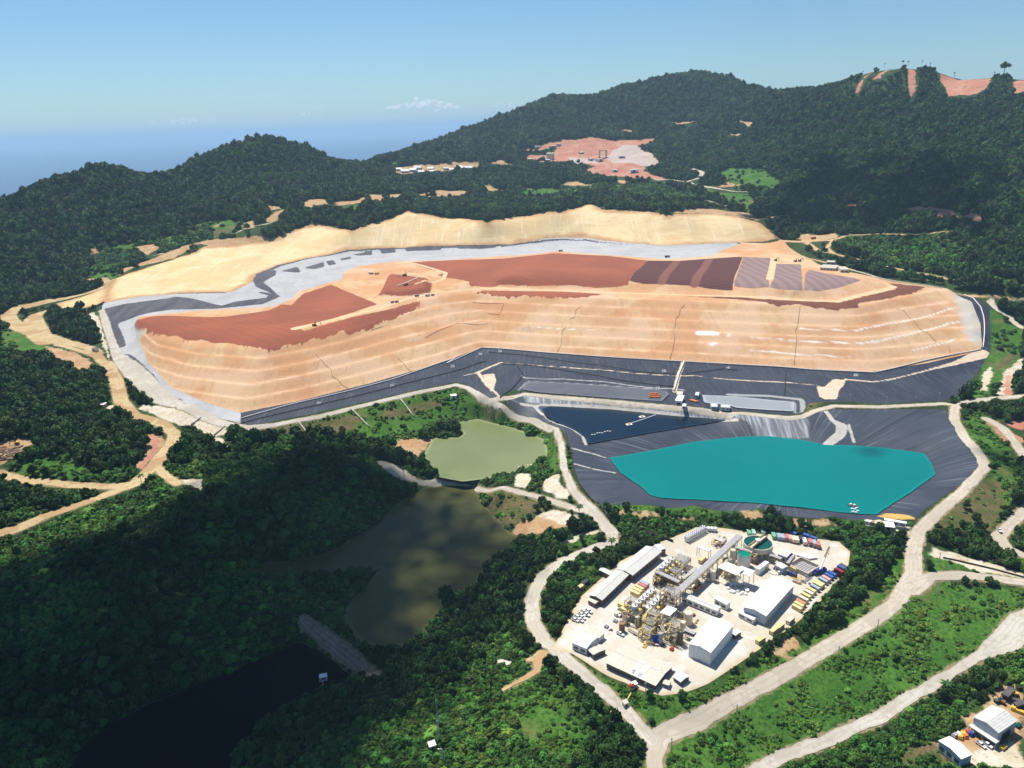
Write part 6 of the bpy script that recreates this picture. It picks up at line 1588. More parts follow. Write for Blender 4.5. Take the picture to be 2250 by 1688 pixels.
# ------------------------------------------------------------------ steelwork: pipe bridges, towers, racks
def rack(name, a, b, h, w, label, roof='gsteel', steel='steel', z0=Y0, za=None, zb=None, step=7.0, deck=True, cat='pipe rack', rail=1.4):
    za = h if za is None else za; zb = h if zb is None else zb
    A_ = at_z([a], za)[0]; B_ = at_z([b], zb)[0]
    d = B_ - A_; L = np.linalg.norm(d[:2]); rz = math.atan2(d[1], d[0])
    t = empty(name, (A_[0], A_[1], z0), rz, label, cat)
    zl = lambda x: za - z0 + (zb - za) * x / L
    m_ = MB()
    nn = max(2, int(L / step) + 1)
    for i in range(nn):
        x = L * i / (nn - 1)
        for y in (-w / 2, w / 2):
            m_.bar((x, y, 0), (x, y, zl(x) - 0.2), 0.34)
        m_.bar((x, -w / 2, zl(x) - 0.3), (x, w / 2, zl(x) - 0.3), 0.3); m_.bar((x, -w / 2, zl(x) * .5), (x, w / 2, zl(x) * .5), 0.24)
        if i % 2 == 0 and i < nn - 1:
            x2 = L * (i + 1) / (nn - 1)
            for y in (-w / 2, w / 2): m_.bar((x, y, 0.2), (x2, y, zl(x2) - 0.4), 0.2)
    for y in (-w / 2, w / 2):
        m_.bar((0, y, zl(0) - 0.3), (L, y, zl(L) - 0.3), 0.34); m_.bar((0, y, zl(0) - rail - 0.6), (L, y, zl(L) - rail - 0.6), 0.26)
    k = 0.0
    while k < L - 1:
        x2 = min(L, k + 2.6)
        for y in (-w / 2, w / 2): m_.bar((k, y, zl(k) - rail - 0.6), (x2, y, zl(x2) - 0.4), 0.17)
        k += 2.6
    m_.part('trestle', M[steel], t)
    if deck:
        MB().add([(0, -w / 2 * .95, zl(0)), (L, -w / 2 * .95, zl(L)), (L, w / 2 * .95, zl(L)), (0, w / 2 * .95, zl(0)), (0, -w / 2 * .95, zl(0) - .15), (L, -w / 2 * .95, zl(L) - .15), (L, w / 2 * .95, zl(L) - .15), (0, w / 2 * .95, zl(0) - .15)], [(0, 1, 2, 3), (7, 6, 5, 4), (0, 4, 5, 1), (1, 5, 6, 2), (2, 6, 7, 3), (3, 7, 4, 0)]).part('deck', M[roof], t)
    for j in range(4):
        y = -w / 2 + w * (j + 0.5) / 4
        MB().tube([(0, y, zl(0) - rail - 0.2), (L, y, zl(L) - rail - 0.2)], 0.22).part('pipe', M[('bpipe', 'wtank', 'gsteel', 'pinkpipe')[j]], t)
    return t
rack('pipe_bridge', cB(690, 195), cD(985, 575), 9.5, 4.2, 'long grey roofed pipe bridge crossing the plant from the thickener to the tanks')
rack('pipe_rack', cB(600, 325), cB(850, 400), 7.5, 2.4, 'short pipe rack running from the pipe bridge to the thickener', step=5)
rack('pipe_rack', cB(1060, 430), cB(1200, 480), 6.0, 2.4, 'pipe rack between the thickener and the pump house', step=5)
rack('pipe_rack', cA(1490, 705), cA(1800, 850), 7.5, 3.4, 'pipe rack joining the upper tank row to the pipe bridge', steel='rsteel', step=5)
rack('conveyor', cD(1190, 240), cD(1435, 60), 6.0, 2.2, 'sloping narrow conveyor left of the pipe bridge', za=4.0, zb=9.0, cat='conveyor', step=6)
rack('walkway', cA(1170, 1160), cA(1430, 915), 8.0, 1.6, 'raised walkway along the outer row of tanks', steel='rsteel', step=5, cat='walkway')
rack('walkway', cA(1330, 1190), cA(1600, 935), 8.0, 1.6, 'raised walkway between the two long rows of tanks', steel='rsteel', step=5, cat='walkway')
rack('walkway', cA(1500, 690), cA(1700, 505), 8.0, 1.6, 'raised walkway beside the short upper row of tanks', steel='steel', step=5, cat='walkway')
rack('pipe_rack', cD(1215, 1125), cD(1400, 1200), 6.0, 2.6, 'dark pipe rack between the olive tank and the tall white hall', steel='dsteel', step=4)
rack('pipe_rack', cB(1350, 430), cB(1275, 540), 4.5, 2.0, 'pipe rack along the left wall of the open basin', steel='rsteel', step=4)

def tower(p, rot, L, Wd, levels, lh, label, steel='steel', floor='gsteel', top=None, fill=0):
    c_ = at_z([p], 0.3)[0]
    t = empty('steel_tower', (c_[0], c_[1], Y0), rot, label, 'steel tower')
    m_ = MB(); H = levels * lh
    nx = max(2, int(L / 4) + 1); ny = max(2, int(Wd / 4) + 1)
    X = [(-.5 + i / (nx - 1)) * L for i in range(nx)]; Yy = [(-.5 + i / (ny - 1)) * Wd for i in range(ny)]
    for x in X:
        for y in Yy: m_.bar((x, y, 0), (x, y, H), 0.28)
    fl = MB(); hr = MB(); br_ = MB()
    for k in range(1, levels + 1):
        z = k * lh
        for y in Yy: m_.bar((X[0], y, z), (X[-1], y, z), 0.26)
        for x in X: m_.bar((x, Yy[0], z), (x, Yy[-1], z), 0.26)
        fr_ = 1.0 if k == levels else 0.55 + 0.25 * ((k * 37) % 10) / 10
        s0 = -1 if k % 2 else 1
        xa, xb = (X[0], X[0] + L * fr_) if s0 < 0 else (X[-1] - L * fr_, X[-1])
        if k == levels: xa, xb = X[0], X[0] + L * (0.62 if not top else 0.9)
        gx_ = xa
        while gx_ < xb - .3:                      # open grating planks
            fl.box(gx_, Yy[0], z + .12, gx_ + .42, Yy[-1], z + .22); gx_ += .95
        for y in (Yy[0], Yy[-1]): hr.bar((X[0], y, z + 1.15), (X[-1], y, z + 1.15), 0.1)
        for x in (X[0], X[-1]): hr.bar((x, Yy[0], z + 1.15), (x, Yy[-1], z + 1.15), 0.1)
        for i in range(nx - 1):
            if (i + k) % 2: br_.bar((X[i], Yy[0], z - lh), (X[i + 1], Yy[0], z), 0.18)
        for j in range(ny - 1):
            if (j + k) % 2: br_.bar((X[-1], Yy[j], z - lh), (X[-1], Yy[j + 1], z), 0.18)
    m_.part('frame', M[steel], t); fl.part('platform', M[floor], t); hr.part('handrail', M['ysteel'], t); br_.part('brace', M[steel], t)
    st = MB()
    for k in range(levels):
        s_ = 1 if k % 2 else -1
        st.bar((-s_ * L * .4, Yy[0] - 0.7, k * lh), (s_ * L * .4, Yy[0] - 0.7, (k + 1) * lh), 1.0, 0.22)
    st.part('stair', M['ysteel'], t)
    rq = random.Random(int(p[0] * 7))
    for k in range(fill):
        x, y, z = rq.uniform(-.36, .36) * L, rq.uniform(-.36, .36) * Wd, rq.choice(range(levels)) * lh + 0.2
        mt_ = rq.choice(['dsteel', 'gsteel', 'tank', 'wtank', 'rust', 'ysteel'])
        if rq.random() < .5: MB().drum((x, y), rq.uniform(.6, 1.2), z, z + rq.uniform(1.5, lh * .8)).part('vessel', M[mt_], t)
        else: MB().box(x - 1, y - .8, z, x + 1, y + .8, z + rq.uniform(1, 2.2)).part('machine', M[mt_], t)
    if top: MB().add([(-L * .55, -Wd * .55, H + 2.6), (L * .55, -Wd * .55, H + 2.6), (L * .55, Wd * .55, H + 3.0), (-L * .55, Wd * .55, H + 3.0), (-L * .55, -Wd * .55, H + 2.75), (L * .55, -Wd * .55, H + 2.75), (L * .55, Wd * .55, H + 3.15), (-L * .55, Wd * .55, H + 3.15)], [(3, 2, 1, 0), (4, 5, 6, 7), (0, 1, 5, 4), (1, 2, 6, 5), (2, 3, 7, 6), (3, 0, 4, 7)]).part('roof', M[top], t)
    return t
GR = math.atan2(*(at_z([cD(985, 575)], 9.5)[0] - at_z([cB(690, 195)], 9.5)[0])[[1, 0]])   # the plant's own grid
tower(cD(960, 830), GR, 10, 9, 4, 3.6, 'tall brown steel tower with a grey top at the foot of the pipe bridge', 'rsteel', fill=8)
tower(cD(650, 1120), GR, 11, 7, 3, 3.4, 'yellow steel stair tower in front of the inner tank row', 'ysteel', fill=7)
tower(cD(930, 1130), GR, 8, 6, 3, 3.4, 'steel tower carrying a small white roof', 'steel', top='white', fill=6)
tower(cD(1030, 1330), GR, 7, 5, 4, 3.0, 'slender cream steel tower beside the olive tank', 'steel', fill=6)
tower(cD(560, 1270), GR, 9, 6, 2, 3.0, 'low yellow steel platform at the front edge of the tank farm', 'ysteel', fill=5)
tower(cD(330, 1000), GR, 8, 9, 2, 3.4, 'dark pipework platform beside the rusty tank', 'dsteel', 'dsteel', fill=9)
tower(cD(300, 800), GR, 7, 6, 2, 3.6, 'purple brown platform at the near end of the outer tank row', 'rsteel', fill=5)
tower(cD(540, 840), GR, 6, 5, 2, 3.6, 'brown platform at the near end of the inner tank row', 'rsteel', fill=4)
tower(cA(1720, 830), GR, 10, 6, 2, 3.4, 'dark machinery platform below the pipe rack of the upper tanks', 'dsteel', 'gsteel', fill=9)
tower(cA(1800, 650), GR, 14, 9, 2, 2.6, 'low grey decked platform left of the pipe bridge', 'steel', 'gsteel', fill=7)
tower(cA(1520, 880), GR, 8, 4, 2, 3.4, 'small pump platform at the far end of the outer tank row', 'dsteel', 'dsteel', fill=6)
tower(cB(560, 690), GR, 9, 6, 3, 3.0, 'yellow and dark steel floors inside the open process building', 'ysteel', 'dsteel', fill=8)
tower(cB(440, 300), GR, 9, 7, 1, 2.6, 'low white pipework skid left of the thickener', 'steel', 'white', fill=8)
tower(cB(860, 520), GR, 4, 4, 2, 3.0, 'small yellow stair tower beside the green topped tank', 'ysteel', fill=2)

# open concrete basin
A_, rz, L, Wd = frame_of(cB(1275, 555), cB(1520, 672), cB(1352, 425), 3.0)
t = empty('basin', (A_[0], A_[1], Y0), rz, 'open rectangular basin of concrete and steel right of the pump house', 'basin')
m_ = MB()
for x0, y0, x1, y1 in ((0, 0, L, .8), (0, Wd - .8, L, Wd), (0, .8, .8, Wd - .8), (L - .8, .8, L, Wd - .8)): m_.box(x0, y0, 0, x1, y1, 3.0)
m_.part('wall', M['concrete'], t)
MB().box(.8, .8, 0.02, L - .8, Wd - .8, 0.9).part('floor_slab', M['gsteel'], t)
m_ = MB()
for i in range(int(L / 3.5)): m_.bar((2 + i * 3.5, .8, 2.2), (2 + i * 3.5, Wd - .8, 2.2), 0.3)
m_.part('beam', M['rsteel'], t)
rq = random.Random(5)
for k in range(9):
    p = at_z([cB(1435 + 18 * k, 440 + 6 * k)], 0.3)[0]
    MB().box(-.5, -3.4, 0, .5, 3.4, 1.0).thing('steel_beam', M['white'], (p[0], p[1], Y0), GR + 0.9, 'white steel beam lying in the row behind the open basin', 'steel beam', 'white beams behind the basin')

# ------------------------------------------------------------------ shipping containers
def container_meshes(col):
    b_ = MB(); L, w, h = 6.06, 2.44, 2.59
    b_.box(-L / 2, -w / 2, 0.12, L / 2, w / 2, h - 0.06)
    for k in range(18):                           # pressed ribs on the long sides
        x = -L / 2 + 0.3 + k * (L - 0.6) / 17
        for s in (-1, 1): b_.box(x - 0.07, s * w / 2 - 0.04 + .04 * s, 0.25, x + 0.07, s * w / 2 + 0.04 + .0 * s, h - 0.2)
    fr = MB()
    for x in (-L / 2, L / 2):
        for y in (-w / 2, w / 2): fr.box(x - .09, y - .09, 0, x + .09, y + .09, h)
    for y in (-w / 2, w / 2):
        fr.box(-L / 2, y - .07, 0, L / 2, y + .07, .14); fr.box(-L / 2, y - .07, h - .12, L / 2, y + .07, h + .01)
    d_ = MB().box(L / 2 - 0.02, -w / 2 + .15, .2, L / 2 + .09, -.03, h - .2); d2 = MB().box(L / 2 - 0.02, .03, .2, L / 2 + .09, w / 2 - .15, h - .2)
    return b_.mesh('body', col), fr.mesh('corner_frame', col), d_.mesh('door', col), d2.mesh('door', col)
CM = {}
def container(p, axis, col, label, group, lvl=0, scale=1.0, base=Y0):
    if col not in CM: CM[col] = container_meshes(CONT[col])
    c_ = at_z([p], base + lvl * 2.6)[0]
    q = at_z([(p[0] + axis[0] * .1, p[1] + axis[1] * .1)], base + lvl * 2.6)[0]
    t = empty('shipping_container', (c_[0], c_[1], base + lvl * 2.6), math.atan2(q[1] - c_[1], q[0] - c_[0]), label, 'container', group)
    t.scale = (scale, 1, 1)
    for nm, me in zip(('body', 'corner_frame', 'door', 'door'), CM[col]): put(nm, me, parent=t)
    return t
back = [(805, 190, 'green', 'green container at the far left of the back row'), (860, 190, 'teal', 'pale teal container beside the far left green one'), (975, 175, 'teal', 'pale teal container standing behind the thickener bridge'), (1105, 225, 'green', 'lone green container right of the thickener'), (1165, 235, 'grey', 'left one of two blue grey containers side by side'), (1213, 242, 'grey', 'right one of two blue grey containers beside a red one'),
        (1262, 245, 'red', 'red container next to the blue grey pair'), (1305, 255, 'salmon', 'faded pink container between the red and cream ones'), (1345, 265, 'cream', 'left cream container of the back row'), (1385, 272, 'cream', 'right cream container beside the black one'), (1436, 262, 'black', 'black container in the back row'), (1478, 290, 'white', 'white container right of the black one'), (1545, 300, 'red', 'bright red container with a dark opening near the right end'),
        (1597, 315, 'grey', 'grey container between two red ones at the right end'), (1645, 332, 'red', 'last red container at the right end of the back row')]
for x, y, col, lab in back: container(cB(x, y), (22, 60), col, lab, 'back row of containers')
for x, y, col, lab in ((1330, 195, 'blue', 'blue container lying behind the pink and cream ones'), (1510, 232, 'blue', 'blue container behind the white one'), (1575, 255, 'blue', 'blue container at the right end behind the back row')): container(cB(x, y), (95, 38), col, lab, 'back row of containers')
right = [(1955, 610, 'brown', 'dark brown container at the upper end of the right hand stack', 1), (1935, 625, 'blue', 'bright blue container beside the dark brown one', 1), (1900, 660, 'maroon', 'grey topped red container in the right hand stack', 1), (1880, 685, 'maroon', 'dark red container at the front of the right hand stack', 0), (1955, 640, 'navy', 'navy container under the brown one', 0), (1810, 695, 'blue', 'upper blue container below the red stack', 0), (1775, 722, 'blue', 'lower blue container below the red stack', 0),
         (1740, 752, 'salmon', 'faded red container under the blue pair', 0), (1705, 775, 'grey', 'blue grey container above the yellow ones', 0), (1662, 810, 'yellow', 'topmost yellow container of the right edge', 0), (1640, 830, 'yellow', 'second yellow container from the top of the right edge', 0), (1608, 862, 'grey', 'grey container wedged between yellow ones', 0), (1560, 895, 'yellow', 'yellow container just below the grey wedge', 0), (1530, 925, 'cream', 'cream yellow container midway down the right edge', 0),
         (1495, 960, 'yellow', 'yellow container above the last orange one', 0), (1465, 1000, 'cream', 'pale yellow container touching the orange one', 0), (1435, 1045, 'orange', 'orange container near the lower end of the right edge', 0), (1410, 1072, 'yellow', 'yellow container next to the orange one', 0), (1390, 1108, 'yellow', 'lowest yellow container of the tight right hand row', 0)]
for x, y, col, lab, lv in right: container(cB(x, y), (95, 52), col, lab, 'right hand containers', lv)
for x, y, ax, col, lab in ((1305, 1258, (90, -80), 'cream', 'cream container alone between the row and the long yellow one'), (1178, 1335, (90, -70), 'yellow', 'upper yellow container of the end to end pair by the bushes'), (1105, 1385, (90, -70), 'yellow', 'lower yellow container of the end to end pair by the bushes'), (942, 1500, (95, -60), 'yellow', 'yellow container alone at the bottom right yard edge'), (1338, 625, (95, 50), 'yellow', 'yellow container between the basin and the warehouse'), (1328, 692, (95, 45), 'navy', 'navy container behind the long warehouse'), (235, 520, (60, -50), 'yellow', 'small yellow container beside the pipe bridge')):
    container(cB(x, y), ax, col, lab, 'scattered containers')
for x, y, ax, col, lab, lv in ((1325, 905, (100, 50), 'grey', 'blue grey container left of the far tank row', 0), (1300, 935, (100, 50), 'red', 'red container beside the blue grey one left of the tanks', 0), (1260, 965, (100, 50), 'yellow', 'farthest of the three yellow containers left of the tanks', 0), (1232, 1000, (100, 50), 'yellow', 'middle of the three yellow containers left of the tanks', 0), (1205, 1035, (100, 50), 'yellow', 'nearest of the three yellow containers left of the tanks', 0), (1035, 1200, (100, 50), 'yellow', 'yellow container alone near the rusty tank', 0), (1060, 1262, (100, 50), 'yellow', 'yellow container touching the tank farm corner', 0), (455, 955, (90, -60), 'yellow', 'yellow container by the bushes at the left yard edge', 0), (525, 890, (60, -45), 'black', 'dark box container behind the left yellow one', 0)):
    container(cA(x, y), ax, col, lab, 'left hand containers', lv)
# white caged liquid totes stacked at the top of the yard
tb = MB().box(-.9, -.9, 0.1, .9, .9, 1.9).mesh('bottle', M['white']); tc_ = MB().drum((0, 0), .5, 1.9, 2.12, seg=10).mesh('cap', M['bluep'])
for i in range(9):
    for j in range(2):
        for k in range(2):
            p = at_z([cB(40 + 26 * i + 22 * j, 262 - 15 * i + 12 * j)], Y0)[0]
            t = empty('liquid_tote', (p[0], p[1], Y0 + k * 2.0), GR, 'white plastic tote with a blue cap stacked at the top left of the yard', 'tote', 'stacked white totes')
            put('bottle', tb, parent=t); put('cap', tc_, parent=t)
for i in range(3):
    p = at_z([cB(315 + 38 * i, 140 + 2 * i)], Y0)[0]
    MB().box(-1.4, -1.1, 0, 1.4, 1.1, 2.2).box(-1.5, -1.2, 2.2, 1.5, 1.2, 2.35).thing('crate', M['white'], (p[0], p[1], Y0), GR, 'white crate in the short row right of the stacked totes', 'crate', 'white crates by the totes')
# loose bags and sheets in the centre yard
for i in range(26):
    a, b_ = rq.uniform(0, 1), rq.uniform(0, 1)
    p = at_z([cB(580 + 240 * a - 40 * b_, 760 + 40 * a + 130 * b_)], Y0)[0]
    MB().box(-1, -.9, 0, 1, .9, rq.uniform(.5, 1.1)).ball((0, 0, .9), .8, .5).thing('bulk_bag', M['white'], (p[0], p[1], Y0), rq.uniform(0, 3), 'white bulk bag in the heap in front of the open process building', 'bag', 'white bags in the yard')
p = at_z([cB(175, 850)], Y0)[0]
t = empty('skip_bin', (p[0], p[1], Y0), GR, 'orange brown scrap bin under the pipe bridge', 'bin')
MB().box(-4, -1.6, 0, 4, 1.6, .3).box(-4, -1.6, .3, -3.8, 1.6, 2).box(3.8, -1.6, .3, 4, 1.6, 2).box(-4, -1.6, .3, 4, -1.4, 2).box(-4, 1.4, .3, 4, 1.6, 2).part('body', CONT['orange'], t)
MB().box(-3, -1.2, .4, 2.6, 1.2, 1.5).part('scrap', M['rust'], t)
p = at_z([cC(1415, 490)], Y0)[0]
MB().box(-1.1, -.9, 0, 1.1, .9, 1.5).box(-.8, -.6, 1.5, .8, .6, 2.0).thing('generator', M['red'], (p[0], p[1], Y0), GR, 'small red generator left of the tall white hall', 'generator')

# small plant scattered round the tank farm
KINDS = (('motor_skid', 'motor'), ('valve_box', 'valve box'), ('pipe_spool', 'pipe spool'), ('drum_pallet', 'drum pallet'))
COLS = ('gsteel', 'tank', 'ysteel', 'wtank', 'rust', 'bluep')
CN = dict(gsteel='grey', tank='cream', ysteel='yellow', wtank='off white', rust='rusty', bluep='dark blue')
AREAS = ((cD(350, 1190), cD(1050, 1400), 26, 'along the front edge of the tank farm'), (cD(80, 740), cD(260, 1120), 12, 'at the left side of the tank farm'), (cB(380, 230), cB(560, 350), 14, 'left of the thickener'), (cB(120, 600), cB(420, 780), 14, 'under and beside the pipe bridge'), (cA(1580, 560), cA(1980, 900), 22, 'between the upper tanks and the pipe bridge'), (cB(900, 560), cB(1180, 680), 10, 'between the cooler house and the warehouse'), (cD(1060, 860), cD(1500, 1080), 12, 'around the wide cream tank'), (cC(600, 60), cC(760, 260), 7, 'by the fence left of the rusty tank'), (cB(1380, 700), cB(1560, 800), 9, 'right of the navy container'))
for p0, p1, n_, where in AREAS:
    for i in range(n_):
        q = (rq.uniform(p0[0], p1[0]), rq.uniform(p0[1], p1[1])); a = at_z([q], Y0)[0]
        kd, cat_ = KINDS[rq.randrange(4)]; cl = rq.choice(COLS); m_ = MB(); s_ = rq.uniform(.7, 1.25)
        if kd == 'motor_skid': m_.box(-1.4, -.8, 0, 1.4, .8, .3).wheel((-.5, 0, .9), .6, 1.0).box(.3, -.4, .3, 1.2, .4, 1.2)
        elif kd == 'valve_box': m_.box(-.8, -.6, 0, .8, .6, 1.7).box(-.9, -.7, 1.7, .9, .7, 1.85).bar((.8, 0, .8), (2.4, 0, .8), .3)
        elif kd == 'pipe_spool':
            for k in range(4): m_.tube([(-3, k * .5, .25), (3, k * .5, .25)], .22)
            m_.bar((-2, -.3, .08), (-2, 1.8, .08), .2).bar((2, -.3, .08), (2, 1.8, .08), .2)
        else:
            m_.box(-1.1, -1.1, 0, 1.1, 1.1, .18)
            for dx in (-.55, .55):
                for dy in (-.55, .55): m_.drum((dx, dy), .45, .18, 1.1, seg=10)
        o = m_.thing(kd, M[cl], (a[0], a[1], Y0), GR + rq.choice((0, 1.571)) + rq.uniform(-.1, .1), '%s %s %s' % (CN[cl], cat_, where), cat_, '%s %ss %s' % (CN[cl], cat_, where))
        o.scale = (s_, s_, s_)
for p0, p1, where, z_ in ((cD(230, 1130), cD(520, 1300), 'front left', 1.2), (cD(150, 700), cD(640, 1010), 'left', 2.2), (cD(560, 1010), cD(1080, 1250), 'middle', 3.0), (cD(860, 700), cD(1190, 850), 'right', 4.5), (cA(1560, 760), cA(1830, 560), 'upper', 2.5), (cA(1640, 870), cA(1960, 960), 'upper right', 3.5), (cD(420, 1180), cD(980, 1400), 'lowest front', .9), (cD(700, 900), cD(860, 1190), 'central', 5.5)):
    A_, B_ = at_z([p0, p1], z_ + Y0)
    t = empty('pipe_run', (A_[0], A_[1], Y0), math.atan2(B_[1] - A_[1], B_[0] - A_[0]), 'bundle of pipes on posts in the %s part of the tank farm' % where, 'pipework')
    L = np.linalg.norm((B_ - A_)[:2])
    for k in range(4): MB().tube([(0, k * .45, z_), (L * .6, k * .45, z_), (L, k * .45, z_ * .9)], .16 + .04 * (k % 2)).part('pipe', M[('wtank', 'bpipe', 'ysteel', 'gsteel')[k]], t)
    m_ = MB()
    for k in range(int(L / 4) + 1): m_.bar((k * 4, .6, 0), (k * 4, .6, z_), .22).bar((k * 4, -.3, z_ - .25), (k * 4, 1.6, z_ - .25), .18)
    m_.part('post', M['steel'], t)
# ------------------------------------------------------------------ things on open ground
def gpt(p):
    return hit(np.array([p], float))[0]
def face(p, axis):
    a = gpt(p); b = gpt((p[0] + axis[0], p[1] + axis[1]))
    return a, math.atan2(b[1] - a[1], b[0] - a[0])

# pickups
def car_meshes():
    bd = MB()
    prof = [(-2.6, .55), (2.55, .55), (2.62, .95), (2.2, 1.12), (1.3, 1.2), (-2.6, 1.2)]
    n_ = len(prof)
    v = [(x, -.92, z) for x, z in prof] + [(x, .92, z) for x, z in prof]
    bd.add(v, [tuple(range(n_)), tuple(range(n_, 2 * n_))[::-1]] + [(i, n_ + i, n_ + (i + 1) % n_, (i + 1) % n_) for i in range(n_)])
    cab = MB()
    cp = [(-.9, 1.18), (1.35, 1.18), (.55, 1.80), (-.75, 1.82)]
    v = [(x, -.84 if z < 1.5 else -.70, z) for x, z in cp] + [(x, .84 if z < 1.5 else .70, z) for x, z in cp]
    cab.add(v, [(0, 1, 2, 3), (7, 6, 5, 4)] + [(i, 4 + i, 4 + (i + 1) % 4, (i + 1) % 4) for i in range(4)])
    rf = MB().box(-.8, -.72, 1.80, .6, .72, 1.88)
    bed = MB().box(-2.5, -.78, 1.17, -1.0, .78, 1.225)
    wh = [MB().wheel((x, y, .38), .38, .26).mesh('wheel', M['black']) for x in (-1.6, 1.65) for y in (-.82, .82)]
    return dict(body=bd.mesh('body', M['carwhite']), windows=cab.mesh('windows', M['glass']), cab_roof=rf.mesh('cab_roof', M['carwhite']), cargo_bed=bed.mesh('cargo_bed', M['dsteel'])), wh
CARM, WHM = car_meshes()
def car(p, axis, label, group=None, base=0.1):
    a, rz = face(p, axis)
    t = empty('pickup_truck', (a[0], a[1], a[2] + base), rz, label, 'pickup', group)
    for k, me in CARM.items(): put(k, me, parent=t)
    for me in WHM: put('wheel', me, parent=t)
    return t
for i, (x, y) in enumerate(((575, 1268), (515, 1278), (540, 1310), (480, 1312), (482, 1352), (430, 1348), (450, 1388), (392, 1385))):
    car(cA(x, y), (6, 2.2), 'white pickup parked in the double row on the pale yard at left', 'pickups parked at the left of the yard', .35)
car(cA(1000, 1572), (6, 3.2), 'white pickup parked alone left of the tank farm', None, .35)
car(cG(1815, 655), (3, 5), 'white pickup driving on the dirt track at the right edge', None, .7)
car(cH(1685, 1432), (7, 5), 'left one of the two white pickups outside the bottom right workshop', None, .1)
car(cH(1765, 1432), (7, 5), 'right one of the two white pickups outside the bottom right workshop', None, .1)

# crane
a, rz = face(cB(1660, 668), (14, 3))
tip = at_z([cB(1782, 340)], 3.0)[0]
t = empty('crane', (a[0], a[1], Y0), 0, 'blue truck crane with a long raised boom at the right of the plant', 'crane')
ru = MB(); rz = 0.35
R_ = lambda x, y, z: (x * math.cos(rz) - y * math.sin(rz), x * math.sin(rz) + y * math.cos(rz), z)
def rbox(mb, x0, y0, z0, x1, y1, z1):
    c8 = [R_(x, y, z) for z in (z0, z1) for x, y in ((x0, y0), (x1, y0), (x1, y1), (x0, y1))]
    return mb.add(c8, [(3, 2, 1, 0), (4, 5, 6, 7), (0, 1, 5, 4), (1, 2, 6, 5), (2, 3, 7, 6), (3, 0, 4, 7)])
rbox(MB(), -5, -1.4, .9, 5, 1.4, 1.7).part('chassis', M['bluep'], t)
rbox(MB(), 3.4, -1.3, 1.7, 5, 1.3, 3.0).part('driver_cab', M['bluep'], t)
rbox(MB(), -3.4, -1.3, 1.75, 1.0, 1.3, 3.3).part('turntable', M['bluep'], t)
for x in (-4, -2.6, 2.2, 3.8):
    for y in (-1.2, 1.2):
        c_ = R_(x, y, .6); MB().wheel(c_, .6, .5).part('wheel', M['black'], t)
for x in (-4.6, 4.2):
    for s in (-1, 1):
        MB().bar(R_(x, s * 1.2, .8), R_(x, s * 3.0, .8), .35).bar(R_(x, s * 3, .9), R_(x, s * 3, 0), .3).part('outrigger', M['bluep'], t)
d = Vector((tip[0] - a[0], tip[1] - a[1], 0)).normalized()
# top of the boom lies on the bearing to its tip, 14 m in front of the foot along the ground
dr = rays([cB(1782, 340)])[0]
best = None
for s in np.linspace(380, 620, 600):
    q = CAM + dr * (s / np.linalg.norm(dr))
    hd = math.hypot(q[0] - a[0], q[1] - a[1])
    if best is None or abs(hd - 13) < best[0]: best = (abs(hd - 13), q)
q = best[1]; foot = Vector((0, 0, 2.8)); head = Vector((q[0] - a[0], q[1] - a[1], q[2] - Y0))
mid = foot.lerp(head, .52)
MB().bar(foot, mid, .9, 1.0).part('boom', M['white'], t)
m_ = MB(); ax = (head - mid).normalized(); sx = ax.cross(Vector((0, 0, 1))).normalized(); sy = sx.cross(ax)
for i, j in ((-1, -1), (1, -1), (1, 1), (-1, 1)): m_.bar(mid + sx * i * .45 + sy * j * .45, head + sx * i * .3 + sy * j * .3, .16)
nn = 10
for k in range(nn):
    p0, p1 = mid.lerp(head, k / nn), mid.lerp(head, (k + 1) / nn)
    for i, j, i2, j2 in ((-1, -1, 1, -1), (1, -1, 1, 1), (1, 1, -1, 1), (-1, 1, -1, -1)): m_.bar(p0 + sx * i * .42 + sy * j * .42, p1 + sx * i2 * .42 + sy * j2 * .42, .1)
m_.part('jib', M['dsteel'], t)
MB().bar(head, (head.x, head.y, head.z - 5), .08).box(head.x - .3, head.y - .3, head.z - 5.8, head.x + .3, head.y + .3, head.z - 5).part('hook', M['ysteel'], t)

